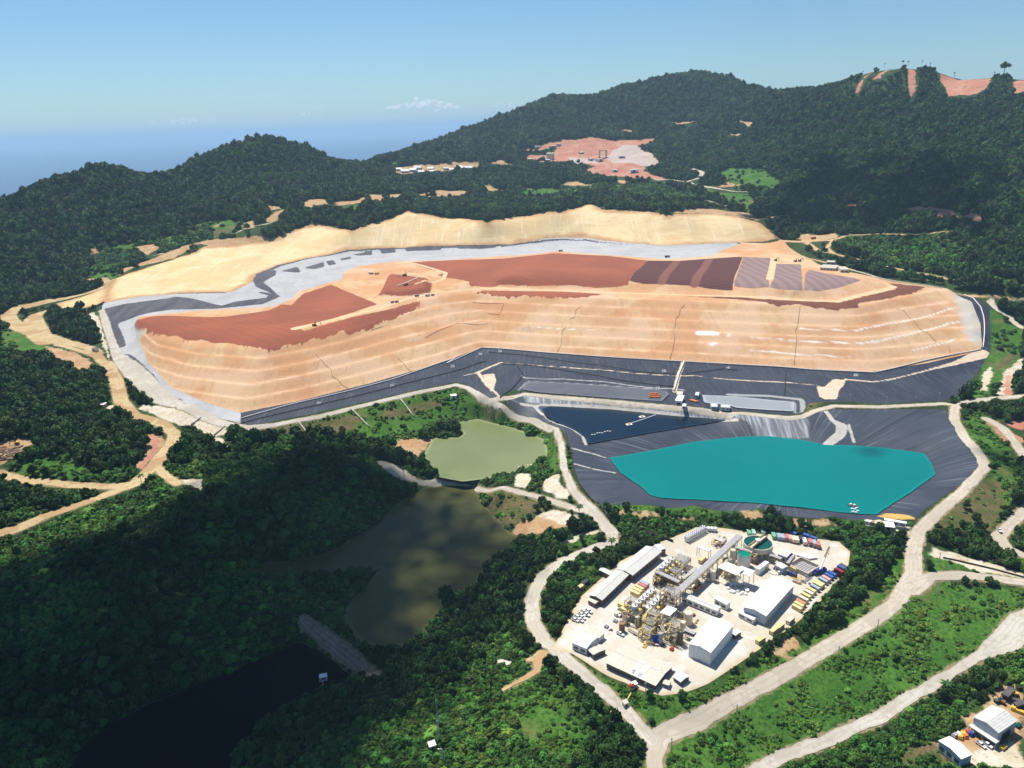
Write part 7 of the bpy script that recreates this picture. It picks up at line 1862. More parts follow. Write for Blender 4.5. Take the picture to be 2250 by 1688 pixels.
# power poles
def pole_meshes(h, wood):
    p_ = MB().tube([(0, 0, -1), (0, 0, h)], .22, 8).mesh('post', M['concrete' if not wood else 'wood'])
    c_ = MB().bar((-1.1, 0, h - .7), (1.1, 0, h - .7), .14).mesh('crossarm', M['gsteel'])
    i_ = MB(); [i_.drum((x, 0), .09, h - .62, h - .3, seg=8) for x in (-1, 0, 1)]
    return (('post', p_), ('crossarm', c_), ('insulator', i_.mesh('insulator', M['white'])))
PM = pole_meshes(9.5, False)
def cZ(x, y): return (1125 + x * .508820, 844 + y * .508820)
poles = [(cZ(688, 1592), 'nearest the road junction at the bottom'), (cZ(968, 1447), 'second from the bottom junction along the haul road'), (cZ(1217, 1327), 'third from the bottom junction along the haul road'), (cZ(1407, 1190), 'fourth from the bottom junction along the haul road'), (cZ(1576, 1072), 'fifth from the bottom junction along the haul road'), (cZ(1705, 992), 'below the bend of the haul road right of the plant'),
         (cZ(1840, 902), 'just below the side road junction'), (cZ(1842, 782), 'in the grass above the side road'), (cZ(1645, 697), 'in the bushes right of the plant'), (cC(1098, 1058), 'on the lawn in front of the big office block'), (cE(910, 426), 'leftmost of those above the pond road'), (cE(1181, 447), 'second from left above the pond road'), (cE(1393, 447), 'third from left above the pond road'), (cE(1571, 417), 'fourth from left above the pond road'), (cE(1726, 387), 'rightmost of those above the pond road'),
         (cK(1078, 293), 'by the hillside track right of the tan slope'), (cK(1440, 545), 'beside the lower hillside track'), (cK(1297, 500), 'in the scrub above the lower hillside track'), (cK(1008, 315), 'at the edge of the looping hillside track'), (cK(1620, 612), 'where the lower hillside track ends'), (cQ(1760, 585), 'by the far road below the quarry'), (cQ(1592, 405), 'in the trees near the far bend'), (cQ(1805, 660), 'in the far green clearing')]
for p, lab in poles:
    a = gpt(p)
    t = empty('power_pole', (a[0], a[1], a[2]), 0.5, 'thin grey power pole ' + lab, 'power pole', 'power poles')
    for nm, me in PM: put(nm, me, parent=t)

# radio mast and hut in the lower woods
def lift_to(base, top_px):
    """height at which the bearing top_px passes over the ground point base"""
    d_ = rays([top_px])[0]; s = math.hypot(base[0], base[1]) / math.hypot(d_[0], d_[1])
    return CAM[2] + d_[2] * s - base[2]
a = gpt(cS(425, 935)); h = lift_to(a, cS(402, 578))
t = empty('radio_mast', (a[0], a[1], a[2] - .5), 0, 'tall thin lattice radio mast rising from the lower woods', 'radio mast')
m_ = MB()
for k in range(3):
    an = k * 2.094; m_.bar((.55 * math.cos(an), .55 * math.sin(an), 0), (.25 * math.cos(an), .25 * math.sin(an), h), .16)
m_.part('lattice_leg', M['gsteel'], t)
m_ = MB()
for k in range(int(h / 1.2)):
    z = k * 1.2; f0 = .55 - .3 * z / h
    for i in range(3):
        a0, a1 = i * 2.094, (i + 1) * 2.094
        m_.bar((f0 * math.cos(a0), f0 * math.sin(a0), z), (f0 * math.cos(a1), f0 * math.sin(a1), z + 1.2), .09)
m_.part('bracing', M['gsteel'], t)
MB().tube([(0, 0, h - .2), (0, 0, h + 2.5)], .05).part('antenna', M['white'], t)
MB().wheel((0, -.5, h * .55), .6, .25).part('dish', M['white'], t)
def hut(p, L, Wd, h, rz, label, wall='wall', roof='white', z=None, name='hut'):
    a = gpt(p)
    t = empty(name, (a[0], a[1], a[2]), rz, label, 'hut')
    MB().box(-L / 2, -Wd / 2, -.6, L / 2, Wd / 2, h).part('wall', M[wall], t)
    MB().add([(-L / 2 - .3, -Wd / 2 - .3, h), (L / 2 + .3, -Wd / 2 - .3, h), (L / 2 + .3, Wd / 2 + .3, h + .6), (-L / 2 - .3, Wd / 2 + .3, h + .6), (-L / 2 - .3, -Wd / 2 - .3, h + .15), (L / 2 + .3, -Wd / 2 - .3, h + .15), (L / 2 + .3, Wd / 2 + .3, h + .75), (-L / 2 - .3, Wd / 2 + .3, h + .75)], [(3, 2, 1, 0), (4, 5, 6, 7), (0, 1, 5, 4), (1, 2, 6, 5), (2, 3, 7, 6), (3, 0, 4, 7)]).part('roof', M[roof], t)
    MB().box(-L * .2, -Wd / 2 - .05, .1, L * .1, -Wd / 2 + .03, h * .75).part('door', M['dark'], t)
    return t
hut(cS(368, 975), 3.2, 2.6, 2.6, .4, 'small white hut at the foot of the radio mast')
a = gpt(cS(455, 1090)); h = lift_to(a, cS(445, 980))
t = empty('lamp_post', (a[0], a[1], a[2]), 0, 'white lamp post standing right of the mast hut', 'lamp post')
MB().tube([(0, 0, -.5), (0, 0, h)], .12).part('post', M['white'], t); MB().bar((0, 0, h), (-1.6, 0, h + .1), .16).part('arm', M['white'], t); MB().box(-2.1, -.2, h - .02, -1.4, .2, h + .18).part('lamp_head', M['white'], t)
hut(cZ(-14, 985), 5.0, 4.0, 2.8, .1, 'white roofed hut in the bushes below the brown pond') if False else None
def cY(x, y): return (x * .508820, 844 + y * .508820)
hut(cY(2180, 985), 5.0, 4.0, 2.8, .1, 'white roofed hut in the bushes right of the brown pond')
hut(cL(1160, 945), 6.5, 4.5, 3.0, -.3, 'dark roofed hut beside the road at the left pad edge', 'wall', 'dsteel')
hut(cL(1250, 1625), 7, 5, 3.2, -.2, 'small white roofed shelter beside the left haul road', 'wood', 'white')
hut(cN(2200, 345), 6, 4, 2.6, .2, 'little white hut on the grass below the pad road', 'wall', 'white')
# floating pump on the black pond
a = at_z([cY(1397, 1275)], ZW['black'] + .6)[0]
t = empty('pump_raft', (a[0], a[1], a[2]), .2, 'small white roofed pump raft floating on the black pond', 'raft')
MB().box(-2.4, -2, -.3, 2.4, 2, .35).part('pontoon', M['gsteel'], t)
m_ = MB(); [m_.bar((x, y, .3), (x, y, 2.6), .14) for x in (-2, 2) for y in (-1.6, 1.6)]; m_.part('post', M['gsteel'], t)
MB().box(-2.3, -1.9, 2.6, 2.3, 1.9, 2.8).part('roof', M['white'], t)
MB().box(-.8, -.6, .35, .8, .6, 1.4).part('pump', M['dsteel'], t)
for k in range(6):
    p = at_z([cY(1394, 1285 + 6 * k)], ZW['black'] + .6)[0]
    MB().ball((0, 0, .1), .45).drum((0, 0), .2, .3, .6, seg=8).thing('float', M['red' if k % 2 else 'white'], tuple(p), 0, ('red' if k % 2 else 'white') + ' float in the short line trailing from the pump raft', 'float', ('red' if k % 2 else 'white') + ' floats of the pump raft')

# floats on the working ponds
def flt(p, z, mat, label, group, s=1.0):
    a = at_z([p], z)[0]
    MB().box(-1.1 * s, -.55 * s, -.1, 1.1 * s, .55 * s, .5).drum((0, 0), .25 * s, .5, .8, seg=8).thing('float', M[mat], tuple(a), rq.uniform(-.3, .3), label, 'float', group)
zd = ZW['dark'] + .6
for k in range(13):
    flt(cF(1345 + 16.5 * k, 632 - 5.6 * k), zd, 'white', 'white float in the long line reaching the middle of the dark pond', 'long float line on the dark pond', .8)
for k in range(8):
    flt(cF(1035 + 21 * k, 722 - 4.4 * k + 4 * math.sin(k * 2)), zd, 'white', 'white float in the short line at the left of the dark pond', 'short float line on the dark pond', .8)
for p, lab in ((cF(1335, 638), 'yellow and white pump raft at the end of the float line'), (cF(1440, 576), 'white pump raft alone in the middle of the dark pond')):
    a = at_z([p], zd)[0]
    t = empty('pump_raft', tuple(a), .3, lab, 'raft')
    MB().box(-3, -2, -.2, 3, 2, .4).part('pontoon', M['white'], t); MB().box(-1, -.8, .4, 1, .8, 1.6).part('pump', M['yellow'], t)
    m_ = MB(); [m_.bar((x, y, .4), (x, y, 1.4), .12) for x in (-2.8, 0, 2.8) for y in (-1.8, 1.8)]; m_.part('handrail', M['ysteel'], t)
for p, lab in ((cE(915, 1192), 'dark pump raft at the upper left of the turquoise pond group'), (cE(942, 1198), 'dark pump raft at the upper right of the turquoise pond group')):
    a = at_z([p], ZW['turq'] + .6)[0]
    t = empty('pump_raft', tuple(a), .2, lab, 'raft')
    MB().box(-2.2, -1.4, -.2, 2.2, 1.4, .5).part('pontoon', M['dsteel'], t); MB().box(-.8, -.6, .5, .8, .6, 1.5).part('pump', M['white'], t)
for x, y in ((925, 1218), (945, 1222), (960, 1212), (930, 1240), (952, 1245), (968, 1235)): flt(cE(x, y), ZW['turq'] + .6, 'white', 'white float near the bottom shore of the turquoise pond', 'floats on the turquoise pond', .9)
for j in range(3):
    for i in range(4):
        if (i, j) in ((2, 1), (3, 0)): continue
        a = gpt(cF(1515 + 20 * i, 402 + 14 * j))
        MB().box(-2.2, -.8, .5, 2.2, .8, 1.6).box(-1.9, -.5, 1.6, 1.9, .5, 2.0).thing('float', M['orange'], (a[0], a[1], a[2] + .8), .1, 'orange float stored in the block on the drained pond floor', 'float', 'orange floats on the drained pond')
for i in range(5):
    a = gpt(cF(1838 + 11 * i, 838 - 390 + 3 * i))
    MB().box(-1.6, -.7, .2, 1.6, .7, 1.4).thing('float', M['orange'], (a[0], a[1], a[2] + .3), .2, 'orange float in the row beside the pump station', 'float', 'orange floats by the pump station')
for p, s in ((cF(620, 1), 1),): pass
for k in range(9):
    a = at_z([cF(420 + 24 * k, 985 - 4.6 * k)], ZW['green'] + .6)[0]
    MB().ball((0, 0, 0), .8, .5).thing('float', M['white' if k % 3 else 'orange'], tuple(a), 0, ('white' if k % 3 else 'orange') + ' float in the loose line across the green pond', 'float', ('white' if k % 3 else 'orange') + ' floats on the green pond')

# pump station on the pond crest, and the one at the outlet
def gb(name, label, cat, a, b, c, h, rise, wall, roof, **k):
    zg = gpt(a)[2]
    return building(name, label, cat, a, b, c, h, rise, wall, roof, z=zg, **k)
gb('pump_station', 'white roofed pump station on the crest above the dark pond', 'pump station', cF(1708, 445), cF(1765, 450), cF(1720, 398), 5, .4, 'wall', 'white', over=.4)
gb('pump_station', 'cream tank house behind the crest pump station', 'pump station', cF(1718, 395), cF(1768, 398), cF(1725, 368), 4, .3, 'cwall', 'beige', over=.3)
gb('cabin', 'white cabin left of the long bench at the grey pond', 'cabin', cF(1998, 492), cF(2052, 494), cF(1998, 470), 3.2, .3, 'wall', 'white', over=.3)
gb('cabin', 'white cabin right of its twin beside the grey pond', 'cabin', cF(2078, 498), cF(2155, 502), cF(2085, 478), 3.2, .3, 'wall', 'grey', over=.3)
gb('cabin', 'small white cabin at the corner by the float row', 'cabin', cF(1765, 490), cF(1795, 492), cF(1768, 468), 3.0, .3, 'wall', 'white', over=.2)
gb('cabin', 'tiny white hut standing in the grey liner near the pump station', 'cabin', cF(1870, 400), cF(1898, 402), cF(1874, 375), 3.5, .3, 'wall', 'white', over=.2)
gb('pump_station', 'white roofed pump station at the outlet corner of the turquoise pond', 'pump station', cE(1172, 1352), cE(1248, 1360), cE(1180, 1312), 4.5, .3, 'brown', 'white', over=.4, open_=True)
gb('pump_station', 'narrow white roof behind the outlet pump station', 'pump station', cE(1165, 1302), cE(1335, 1330), cE(1168, 1288), 3.2, .2, 'wall', 'white', over=.3)
a = gpt(cE(1268, 1390))
t = empty('pipe_manifold', (a[0], a[1], a[2]), 1.2, 'upright pale pipe manifold right of the outlet pump station', 'pipework')
for k in range(3): MB().tube([(-4, k * .9, .8), (4, k * .9, .8), (4, k * .9, 3)], .25).part('pipe', M['wtank'], t)
MB().bar((-4.5, -.5, 0), (-4.5, 3, 0), .3).bar((-4.5, -.5, .5), (4.5, -.5, .5), .25).part('rack', M['gsteel'], t)
for i in range(5):
    a = gpt(cE(1035 + 24 * i, 1322 + 5 * i)); MB().box(-1.8, -1.2, 0, 1.8, 1.2, 1.8).box(-1.9, -1.3, 1.8, 1.9, 1.3, 1.95).thing('crate', M[('cwall', 'white', 'wood', 'cwall', 'yellow')[i]], tuple(a), .3, ['pale crate farthest left at the pond outlet', 'white crate second from left at the pond outlet', 'brown crate in the middle of the outlet row', 'cream crate second from right at the pond outlet', 'yellow crate next to the outlet pump station'][i], 'crate', 'crates at the pond outlet')

# pipes laid over the ground
def laid(name, pts, r, mat, label, cat='pipe', lift=.35, step=6.0):
    g = hit(np.array(pts, float)); out = []
    for p, q in zip(g[:-1], g[1:]):
        n_ = max(1, int(np.linalg.norm(q - p) / step))
        for k in range(n_): out.append(p + (q - p) * k / n_)
    out.append(g[-1]); out = np.array(out)
    out[:, 2] = tz(out[:, 0], out[:, 1]) + r + lift
    me = tube_mesh(name, out, [r] * len(out), 6, M[mat]); me.polygons.foreach_set('use_smooth', [True] * len(me.polygons))
    return put(name, me, None, label, cat)
laid('pipeline', C_(cN, [(480, 520), (800, 428), (1380, 290), (1700, 205), (2212, 30)]) + C_(cI, [(1400, 1330), (1690, 1198)]) + C_(cJ, [(10, 1207), (400, 1242), (900, 1278), (1500, 1313), (2212, 1352)]) + C_(cK, [(500, 1378), (1000, 1402), (1300, 1332), (1700, 1243), (1862, 1212)]), .55, 'pinkpipe', 'long white pipeline along the front foot of the ore heap')
laid('pipeline', C_(cK, [(1880, 1200), (1890, 1100), (1885, 950), (1860, 870), (1800, 800), (1730, 770)]), .6, 'pinkpipe', 'white pipeline curving up the right end of the heap')
laid('pipeline', C_(cK, [(800, 568), (1000, 625), (1300, 680), (1550, 715)]), .5, 'pinkpipe', 'white pipeline along the road edge at the back right of the heap')
laid('pipeline', C_(cN, [(480, 560), (1100, 410), (1700, 265), (2212, 135)]) + C_(cF, [(0, 188), (120, 142), (180, 132)]), .45, 'bpipe', 'black pipeline across the middle of the front liner', lift=.5)
laid('pipeline', C_(cF, [(200, 55), (460, 75), (700, 108), (1000, 150), (1400, 210), (1720, 235)]), .4, 'bpipe', 'thin black pipeline just below the heap foot', lift=.5)
laid('pipeline', C_(cF, [(300, 148), (560, 165), (800, 200), (1200, 270), (1560, 320), (1700, 335)]), .45, 'bpipe', 'black pipeline sagging across the liner above the drained pond', lift=.5)
laid('pipeline', C_(cF, [(430, 165), (480, 242), (380, 360), (290, 425)]), .4, 'bpipe', 'black pipeline running down to the left corner of the liner', lift=.5)
laid('pipeline', C_(cF, [(820, 690), (860, 850), (890, 1000), (930, 1120), (1050, 1270)]), .45, 'bpipe', 'black pipeline down the left bank of the turquoise pond', lift=.6)
laid('pipeline', C_(cF, [(1780, 135), (1740, 235), (1700, 370)]), .8, 'pinkpipe', 'pale straight pipeline dropping from the heap to the pump station', lift=.6)
laid('pipeline', C_(cF, [(1770, 245), (1900, 215), (2100, 190), (2212, 200)]), .35, 'bpipe', 'thin black pipe looping right of the straight pale pipeline', lift=.5)
laid('pipeline', C_(cE, [(430, 205), (425, 300), (420, 375)]), .35, 'bpipe', 'short vertical black pipe on the right part of the liner', lift=.5)
for nm, pts in (('centre left', C_(cJ, [(660, 860), (610, 890), (600, 950), (565, 962)])), ('centre', C_(cJ, [(1490, 855), (1460, 880), (1440, 950), (1420, 960), (1415, 1030), (1400, 1050), (1410, 1120), (1395, 1220), (1370, 1290)])), ('lower centre', C_(cJ, [(530, 1035), (500, 1060), (490, 1180), (460, 1235)])),
                ('right', C_(cK, [(400, 850), (385, 960), (375, 1030), (360, 1060), (370, 1120), (350, 1340)])), ('far right', C_(cK, [(1180, 885), (1240, 900), (1270, 940), (1320, 980), (1390, 1065), (1430, 1075), (1500, 1150)])), ('left', C_(cI, [(345, 1250), (420, 1335), (470, 1370), (480, 1430), (530, 1460), (560, 1500), (620, 1535)])),
                ('upper middle', C_(cI, [(1620, 828), (1870, 840), (1835, 930), (1740, 922)])), ('left middle', C_(cI, [(1230, 1120), (1350, 1055), (1500, 1000), (1740, 1002)])), ('lower left', C_(cI, [(1010, 1280), (1055, 1322), (1090, 1370), (1150, 1410)])), ('upper left', C_(cI, [(790, 1056), (890, 1025)])), ('lower right', C_(cK, [(1600, 1180), (1615, 1240)]))):
    laid('hose', pts, .2, 'hose', 'dark irrigation hose winding down the %s part of the terraces' % nm, 'hose', .3)
for i, (x0, y0, x1, y1) in enumerate(((690, 600, 765, 720), (940, 540, 1080, 715), (1370, 440, 1520, 588), (1770, 360, 1880, 505), (150, 510, 75, 570), (345, 580, 260, 655), (460, 635, 415, 690))):
    laid('drain_chute', [cN(x0, y0), cN((x0 + x1) / 2, (y0 + y1) / 2), cN(x1, y1)], .75, 'concrete', 'pale concrete drain chute, number of slope %s counted from the pad corner' % ('one', 'two', 'three', 'four', 'five', 'six', 'seven')[i] if False else ['chute just right of the pad corner', 'longest chute over the brown grass', 'broken chute in the green slope', 'chute nearest the green pond', 'chute at the far left of the dry slope', 'middle chute of the dry left slope', 'chute just left of the pad corner'][i], 'drain', .0)
laid('drain_channel', C_(cG, [(900, 1080), (1100, 1120), (1400, 1190), (1700, 1260), (2212, 1400)]), .5, 'bpipe', 'dark open channel in the pale concrete strip at right', 'channel', .0)
laid('pipeline', C_(cF, [(1080, 1270), (1180, 1410), (1300, 1470), (1450, 1510), (1620, 1560), (1690, 1590)]), .8, 'bpipe', 'fat black pipeline running through the grass to the plant', lift=.2)
laid('retaining_wall', C_(cL, [(975, 520), (1100, 450), (1265, 362)]), 1.1, 'brown', 'dark retaining wall at the upper left corner of the pad', 'wall', .3)
laid('stair_pipe', C_(cC, [(935, 1010), (890, 1085), (845, 1160)]), .5, 'ysteel', 'yellow pipe running down the lawn from the red tank', 'pipe', .3)
laid('stair_pipe', C_(cS, [(1815, 705), (1840, 780), (1880, 885)]), .45, 'ysteel', 'yellow pipe lying in the bushes beside the lower road', 'pipe', 1.8)
a = gpt(cC(930, 985))
t = empty('water_tank', (a[0], a[1], a[2]), 0, 'small red round tank on the lawn corner below the office', 'tank')
m_ = MB(); [m_.bar((1.0 * math.cos(k * 1.571), 1.0 * math.sin(k * 1.571), -.3), (.9 * math.cos(k * 1.571), .9 * math.sin(k * 1.571), 2.2), .2) for k in range(4)]; m_.part('leg', M['ysteel'], t)
MB().ball((0, 0, 3.4), 1.55, .95).part('bowl', M['red'], t); MB().drum((0, 0), .4, 4.7, 5.1, seg=10).part('hatch', M['white'], t)
hut(cC(850, 1165), 2.4, 2.0, 2.2, .5, 'tiny cream hut by the road below the red tank', 'cwall', 'beige')
hut(cC(965, 935), 2.2, 1.8, 2.2, .5, 'tiny white hut just above the red tank', 'wall', 'white')

# machines on the heap
def excavator(p, rz, label, s=1.0, col='yellow', kind='excavator'):
    a = gpt(p); t = empty(kind, (a[0], a[1], a[2] + .4), rz, label, 'excavator'); t.scale = (s, s, s)
    for y in (-1.2, 1.2): MB().box(-2.2, y - .35, 0, 2.2, y + .35, .9).part('track', M['black'], t)
    MB().box(-2.2, -1.4, 1.0, 1.2, 1.4, 2.3).part('body', M[col], t); MB().box(.3, -1.3, 2.3, 1.6, -.1, 3.3).part('cab', M['glass'], t)
    MB().bar((1.0, .3, 1.8), (4.2, .3, 4.6), .5).part('boom', M[col], t); MB().bar((4.2, .3, 4.6), (6.3, .3, 2.2), .4).part('arm', M[col], t)
    MB().box(5.9, -.3, 1.2, 6.9, .9, 2.2).part('bucket', M['dsteel'], t)
def stacker(p, rz, label, L=24):
    a = gpt(p); t = empty('stacker', (a[0], a[1], a[2] + .4), rz, label, 'stacker')
    for y in (-2, 2): MB().box(-3, y - .5, 0, 3, y + .5, 1.2).part('track', M['black'], t)
    MB().box(-2.5, -1.8, 1.2, 2.5, 1.8, 3.2).part('body', M['yellow'], t)
    MB().bar((-3, 0, 2.6), (L, 0, 8.5), 1.3, .7).part('boom', M['wtank'], t); MB().bar((1, 0, 3), (1, 0, 8), .5).bar((1, 0, 8), (L * .6, 0, 6.8), .15).part('mast', M['steel'], t)
    MB().bar((-3, 0, 2.6), (-12, 3, 1.6), 1.1, .6).part('tail_conveyor', M['wtank'], t)
def haul_truck(p, rz, label, col='yellow', s=1.0):
    a = gpt(p); t = empty('haul_truck', (a[0], a[1], a[2] + .4), rz, label, 'haul truck'); t.scale = (s, s, s)
    MB().box(-3.6, -1.3, .9, 3.8, 1.3, 1.5).part('chassis', M['dsteel'], t); MB().box(2.2, -1.3, 1.5, 3.9, 1.3, 3.0).part('cab', M[col], t)
    MB().add([(-4.2, -1.6, 1.7), (1.9, -1.6, 1.5), (2.1, -1.6, 3.2), (-4.4, -1.6, 2.9), (-4.2, 1.6, 1.7), (1.9, 1.6, 1.5), (2.1, 1.6, 3.2), (-4.4, 1.6, 2.9)], [(0, 1, 2, 3), (7, 6, 5, 4), (0, 4, 5, 1), (1, 5, 6, 2), (3, 2, 6, 7), (0, 3, 7, 4)]).part('dump_body', M[col], t)
    for x in (-2.6, -1.1, 2.8):
        for y in (-1.35, 1.35): MB().wheel((x, y, .75), .75, .6).part('wheel', M['black'], t)
stacker(cI(1075, 690), .7, 'pale stacker machine tipping ore on the small dark red heap')
stacker(cI(1068, 614), .1, 'long flat conveyor machine behind the dark red heap', 16)
haul_truck(cI(842, 602), .1, 'yellow haul truck on the orange ground behind the dark red heap', 'yellow', .9)
haul_truck(cI(795, 600), 2.9, 'pale haul truck just left of the yellow one on the heap', 'wtank', 1.0)
excavator(cI(335, 1018), .3, 'yellow excavator on the orange strip near the left crest', 1.2)
haul_truck(cJ(487, 418), .0, 'dark truck on the back edge of the heap near the gravel, left one', 'dsteel', .9)
haul_truck(cJ(1350, 466), .0, 'dark truck on the back edge of the heap, right one', 'dsteel', 1.0)
haul_truck(cK(505, 315), .2, 'orange truck at the hillside track junction', 'orange', 1.1)
haul_truck(cI(968, 833), .5, 'left blue truck on the crest road', 'bluep', .6); haul_truck(cI(1003, 829), .5, 'right blue truck on the crest road close to its twin', 'bluep', .6)
haul_truck(cI(1165, 782), .4, 'dark blue truck alone on the crest road', 'bluep', .7); haul_truck(cI(1250, 777), .3, 'white truck on the crest road', 'white', .8); haul_truck(cI(1293, 774), .3, 'brown truck right of the white one on the crest road', 'rust', .6)
for x, y, lab in ((200, 492, 'left'), (360, 500, 'middle'), (395, 498, 'right')):
    excavator(cK(x, y), .4, '%s red brown excavator beside the grey netted panels' % lab, 1.0, 'rust')
gb('site_office', 'cream site building with dark openings at the back right of the heap', 'building', cK(725, 562), cK(795, 562), cK(728, 538), 5, .5, 'cwall', 'beige', over=.3)
gb('site_office', 'low cream building behind the right end of the netted panels', 'building', cK(560, 545), cK(690, 552), cK(565, 520), 4, .3, 'cwall', 'beige', over=.2)
gb('site_office', 'narrow white roofed building at the foot of the wooded hill', 'building', cK(610, 500), cK(680, 503), cK(612, 488), 4, .3, 'cwall', 'beige', over=.2)
hut(cK(1025, 58), 16, 9, 4, .2, 'left white roofed house on the shaded hillside terrace'); hut(cK(1092, 64), 14, 8, 4, .2, 'right white roofed house on the shaded hillside terrace')
hut(cQ(2560, 150), 8, 6, 3, 0, 'x') if False else None

# pump frames on the liner
for p, lab in ((cN(1705, 258), 'pink pump frame left of centre on the front liner'), (cN(1110, 402), 'small pump frame near the left end of the front liner'), (cI(1455, 1355), 'pump frame where the front liner narrows'), (cI(1680, 1255), 'pair of pumps at the corner below the heap'), (cI(1840, 1232), 'pale pump frame right of the liner corner'), (cF(1620, 212), 'pump frame at the left of the straight pipeline'), (cE(955, 228), 'white twin pump frame at the right bend of the liner'), (cF(2137, 190), 'tall white valve frame on the right part of the liner'), (cF(1570, 355), 'white pump frame by the drained pond')):
    a = gpt(p); t = empty('pump', (a[0], a[1], a[2] + .3), .2, lab, 'pump')
    MB().box(-2.2, -1.5, 0, 2.2, 1.5, .3).part('skid', M['pinkpipe'], t); MB().wheel((-1, 0, 1.2), .8, 1.4).part('casing', M['pinkpipe'], t); MB().wheel((1.1, 0, 1.1), .6, 1.2).part('motor', M['white'], t)
    m_ = MB(); [m_.bar((x, y, .2), (x, y, 2.6), .15) for x in (-2.1, 2.1) for y in (-1.4, 1.4)]; m_.bar((-2.1, -1.4, 2.6), (2.1, -1.4, 2.6), .15).bar((-2.1, 1.4, 2.6), (2.1, 1.4, 2.6), .15); m_.part('frame', M['white'], t)

# ------------------------------------------------------------------ bottom right workshop yard
zb = gpt(cH(1900, 1400))[2]
t, L, Wd = building('workshop', 'large grey roofed workshop with a lower canopy at the bottom right corner', 'workshop', cH(1590, 1085), cH(1905, 1283), cH(1815, 930), 8.0, 1.6, 'bwall', 'grey', .4, z=zb, axis='y', win=False, doors=(('y1' if False else 'x1', .5, 8, 5),))
building('canopy', 'long pale canopy roof along the front of the bottom right workshop', 'canopy', cH(1540, 1190), cH(1872, 1408), cH(1578, 1160), 3.8, .35, 'wall', 'grey', .3, z=zb, open_=True)
t, L, Wd = building('store', 'white roofed store left of the bottom right workshop', 'store', cH(1168, 1372), cH(1450, 1600), cH(1303, 1312), 5.2, 1.2, 'bwall', 'white', .3, z=zb, axis='y')
haul_truck(cH(2015, 835), .6, 'black topped yellow mining truck behind the corner workshop', 'dsteel', 1.1)
excavator(cH(2105, 812), 1.2, 'yellow loader beside the black mining truck', .8)
excavator(cH(1885, 905), .3, 'dark wrecked excavator at the back wall of the corner workshop', .7, 'dsteel')
excavator(cH(1940, 915), 2.2, 'brown wrecked excavator right of the dark one', .7, 'rust')
haul_truck(cH(2170, 965), .2, 'dark truck chassis at the right edge of the corner yard', 'dsteel', .9)
haul_truck(cH(2125, 912), 2.6, 'small dark truck behind the workshop yard', 'dsteel', .6)
for i in range(9):
    a = gpt(cH(2035 + 18 * i, 762 - 1 * i))
    MB().wheel((0, 0, 1.0), 1.0, .75).wheel((0, .8, 1.0), 1.0, .7).thing('tyre', M['black'], (a[0], a[1], a[2]), .4, 'big black tyre in the row at the top of the corner yard', 'tyre', 'row of big tyres')
a = gpt(cH(2185, 1040)); MB().box(-5, -.9, .2, 5, .9, 1.6).box(-5, -.9, 1.6, -3, .9, 2.2).thing('bucket_beam', M['yellow'], tuple(a), -.7, 'long yellow machine frame at the right edge of the corner yard', 'machine')
for i, (x, y, c_, lab) in enumerate(((1370, 1325, 'gsteel', 'grey crate at the left of the pile beside the store'), (1415, 1308, 'white', 'white crate in the pile beside the store'), (1440, 1340, 'yellow', 'yellow crate at the front of the pile beside the store'), (1475, 1300, 'yellow', 'yellow crate at the back of the pile beside the store'), (1495, 1325, 'orange', 'orange crate in the pile beside the store'), (1560, 1302, 'bluet', 'bright blue drum rack near the canopy'), (1520, 1285, 'red', 'red drum rack near the canopy'))):
    a = gpt(cH(x, y)); MB().box(-1.5, -1.1, 0, 1.5, 1.1, 1.3).box(-1.2, -.9, 1.3, .9, .9, 2.0).thing('crate', M[c_], tuple(a), .4 + i * .3, lab, 'crate', 'pile beside the corner store')
for x, y, c_, lab in ((2040, 1235, 'bluet', 'blue tarp covered box under the workshop gable'), (2140, 1200, 'greenw', 'green boat shaped trough right of the workshop'), (1955, 1465, 'yellow', 'small yellow compressor in front of the canopy'), (1965, 1400, 'dsteel', 'dark compressor in front of the canopy')):
    a = gpt(cH(x, y)); MB().box(-1.8, -1, .3, 1.8, 1, 1.5).wheel((-1, -1, .4), .4, .3).wheel((1, -1, .4), .4, .3).thing('compressor', M[c_], tuple(a), .5, lab, 'machine')
# logs in the left clearing
rl = random.Random(9)
lg = [MB().tube([(-3.2, 0, .35), (3.2, 0.1, .4)], .42, 8).mesh('log', M['wood']), MB().tube([(-2.4, 0, .3), (2.4, -.1, .32)], .34, 8).mesh('log', M['wood'])]
for i in range(70):
    a_, b_ = rl.random(), rl.random()
    q = cM(-20 + 240 * a_, 440 + 130 * b_ + 20 * (1 - a_) - 40 * a_ * 0)
    if q[0] < 0: continue
    a = gpt(q); o = put('log', lg[i % 2], None, 'brown felled log lying in the clearing at the far left', 'log', None, 'logs in the left clearing')
    o.location = (a[0], a[1], a[2] + .1 + .4 * rl.random()); o.rotation_euler = (rl.uniform(-.08, .08), rl.uniform(-.1, .1), rl.uniform(0.1, 1.0))
excavator(cM(165, 425), 3.5, 'yellow loader at the top of the log clearing at far left', .9)
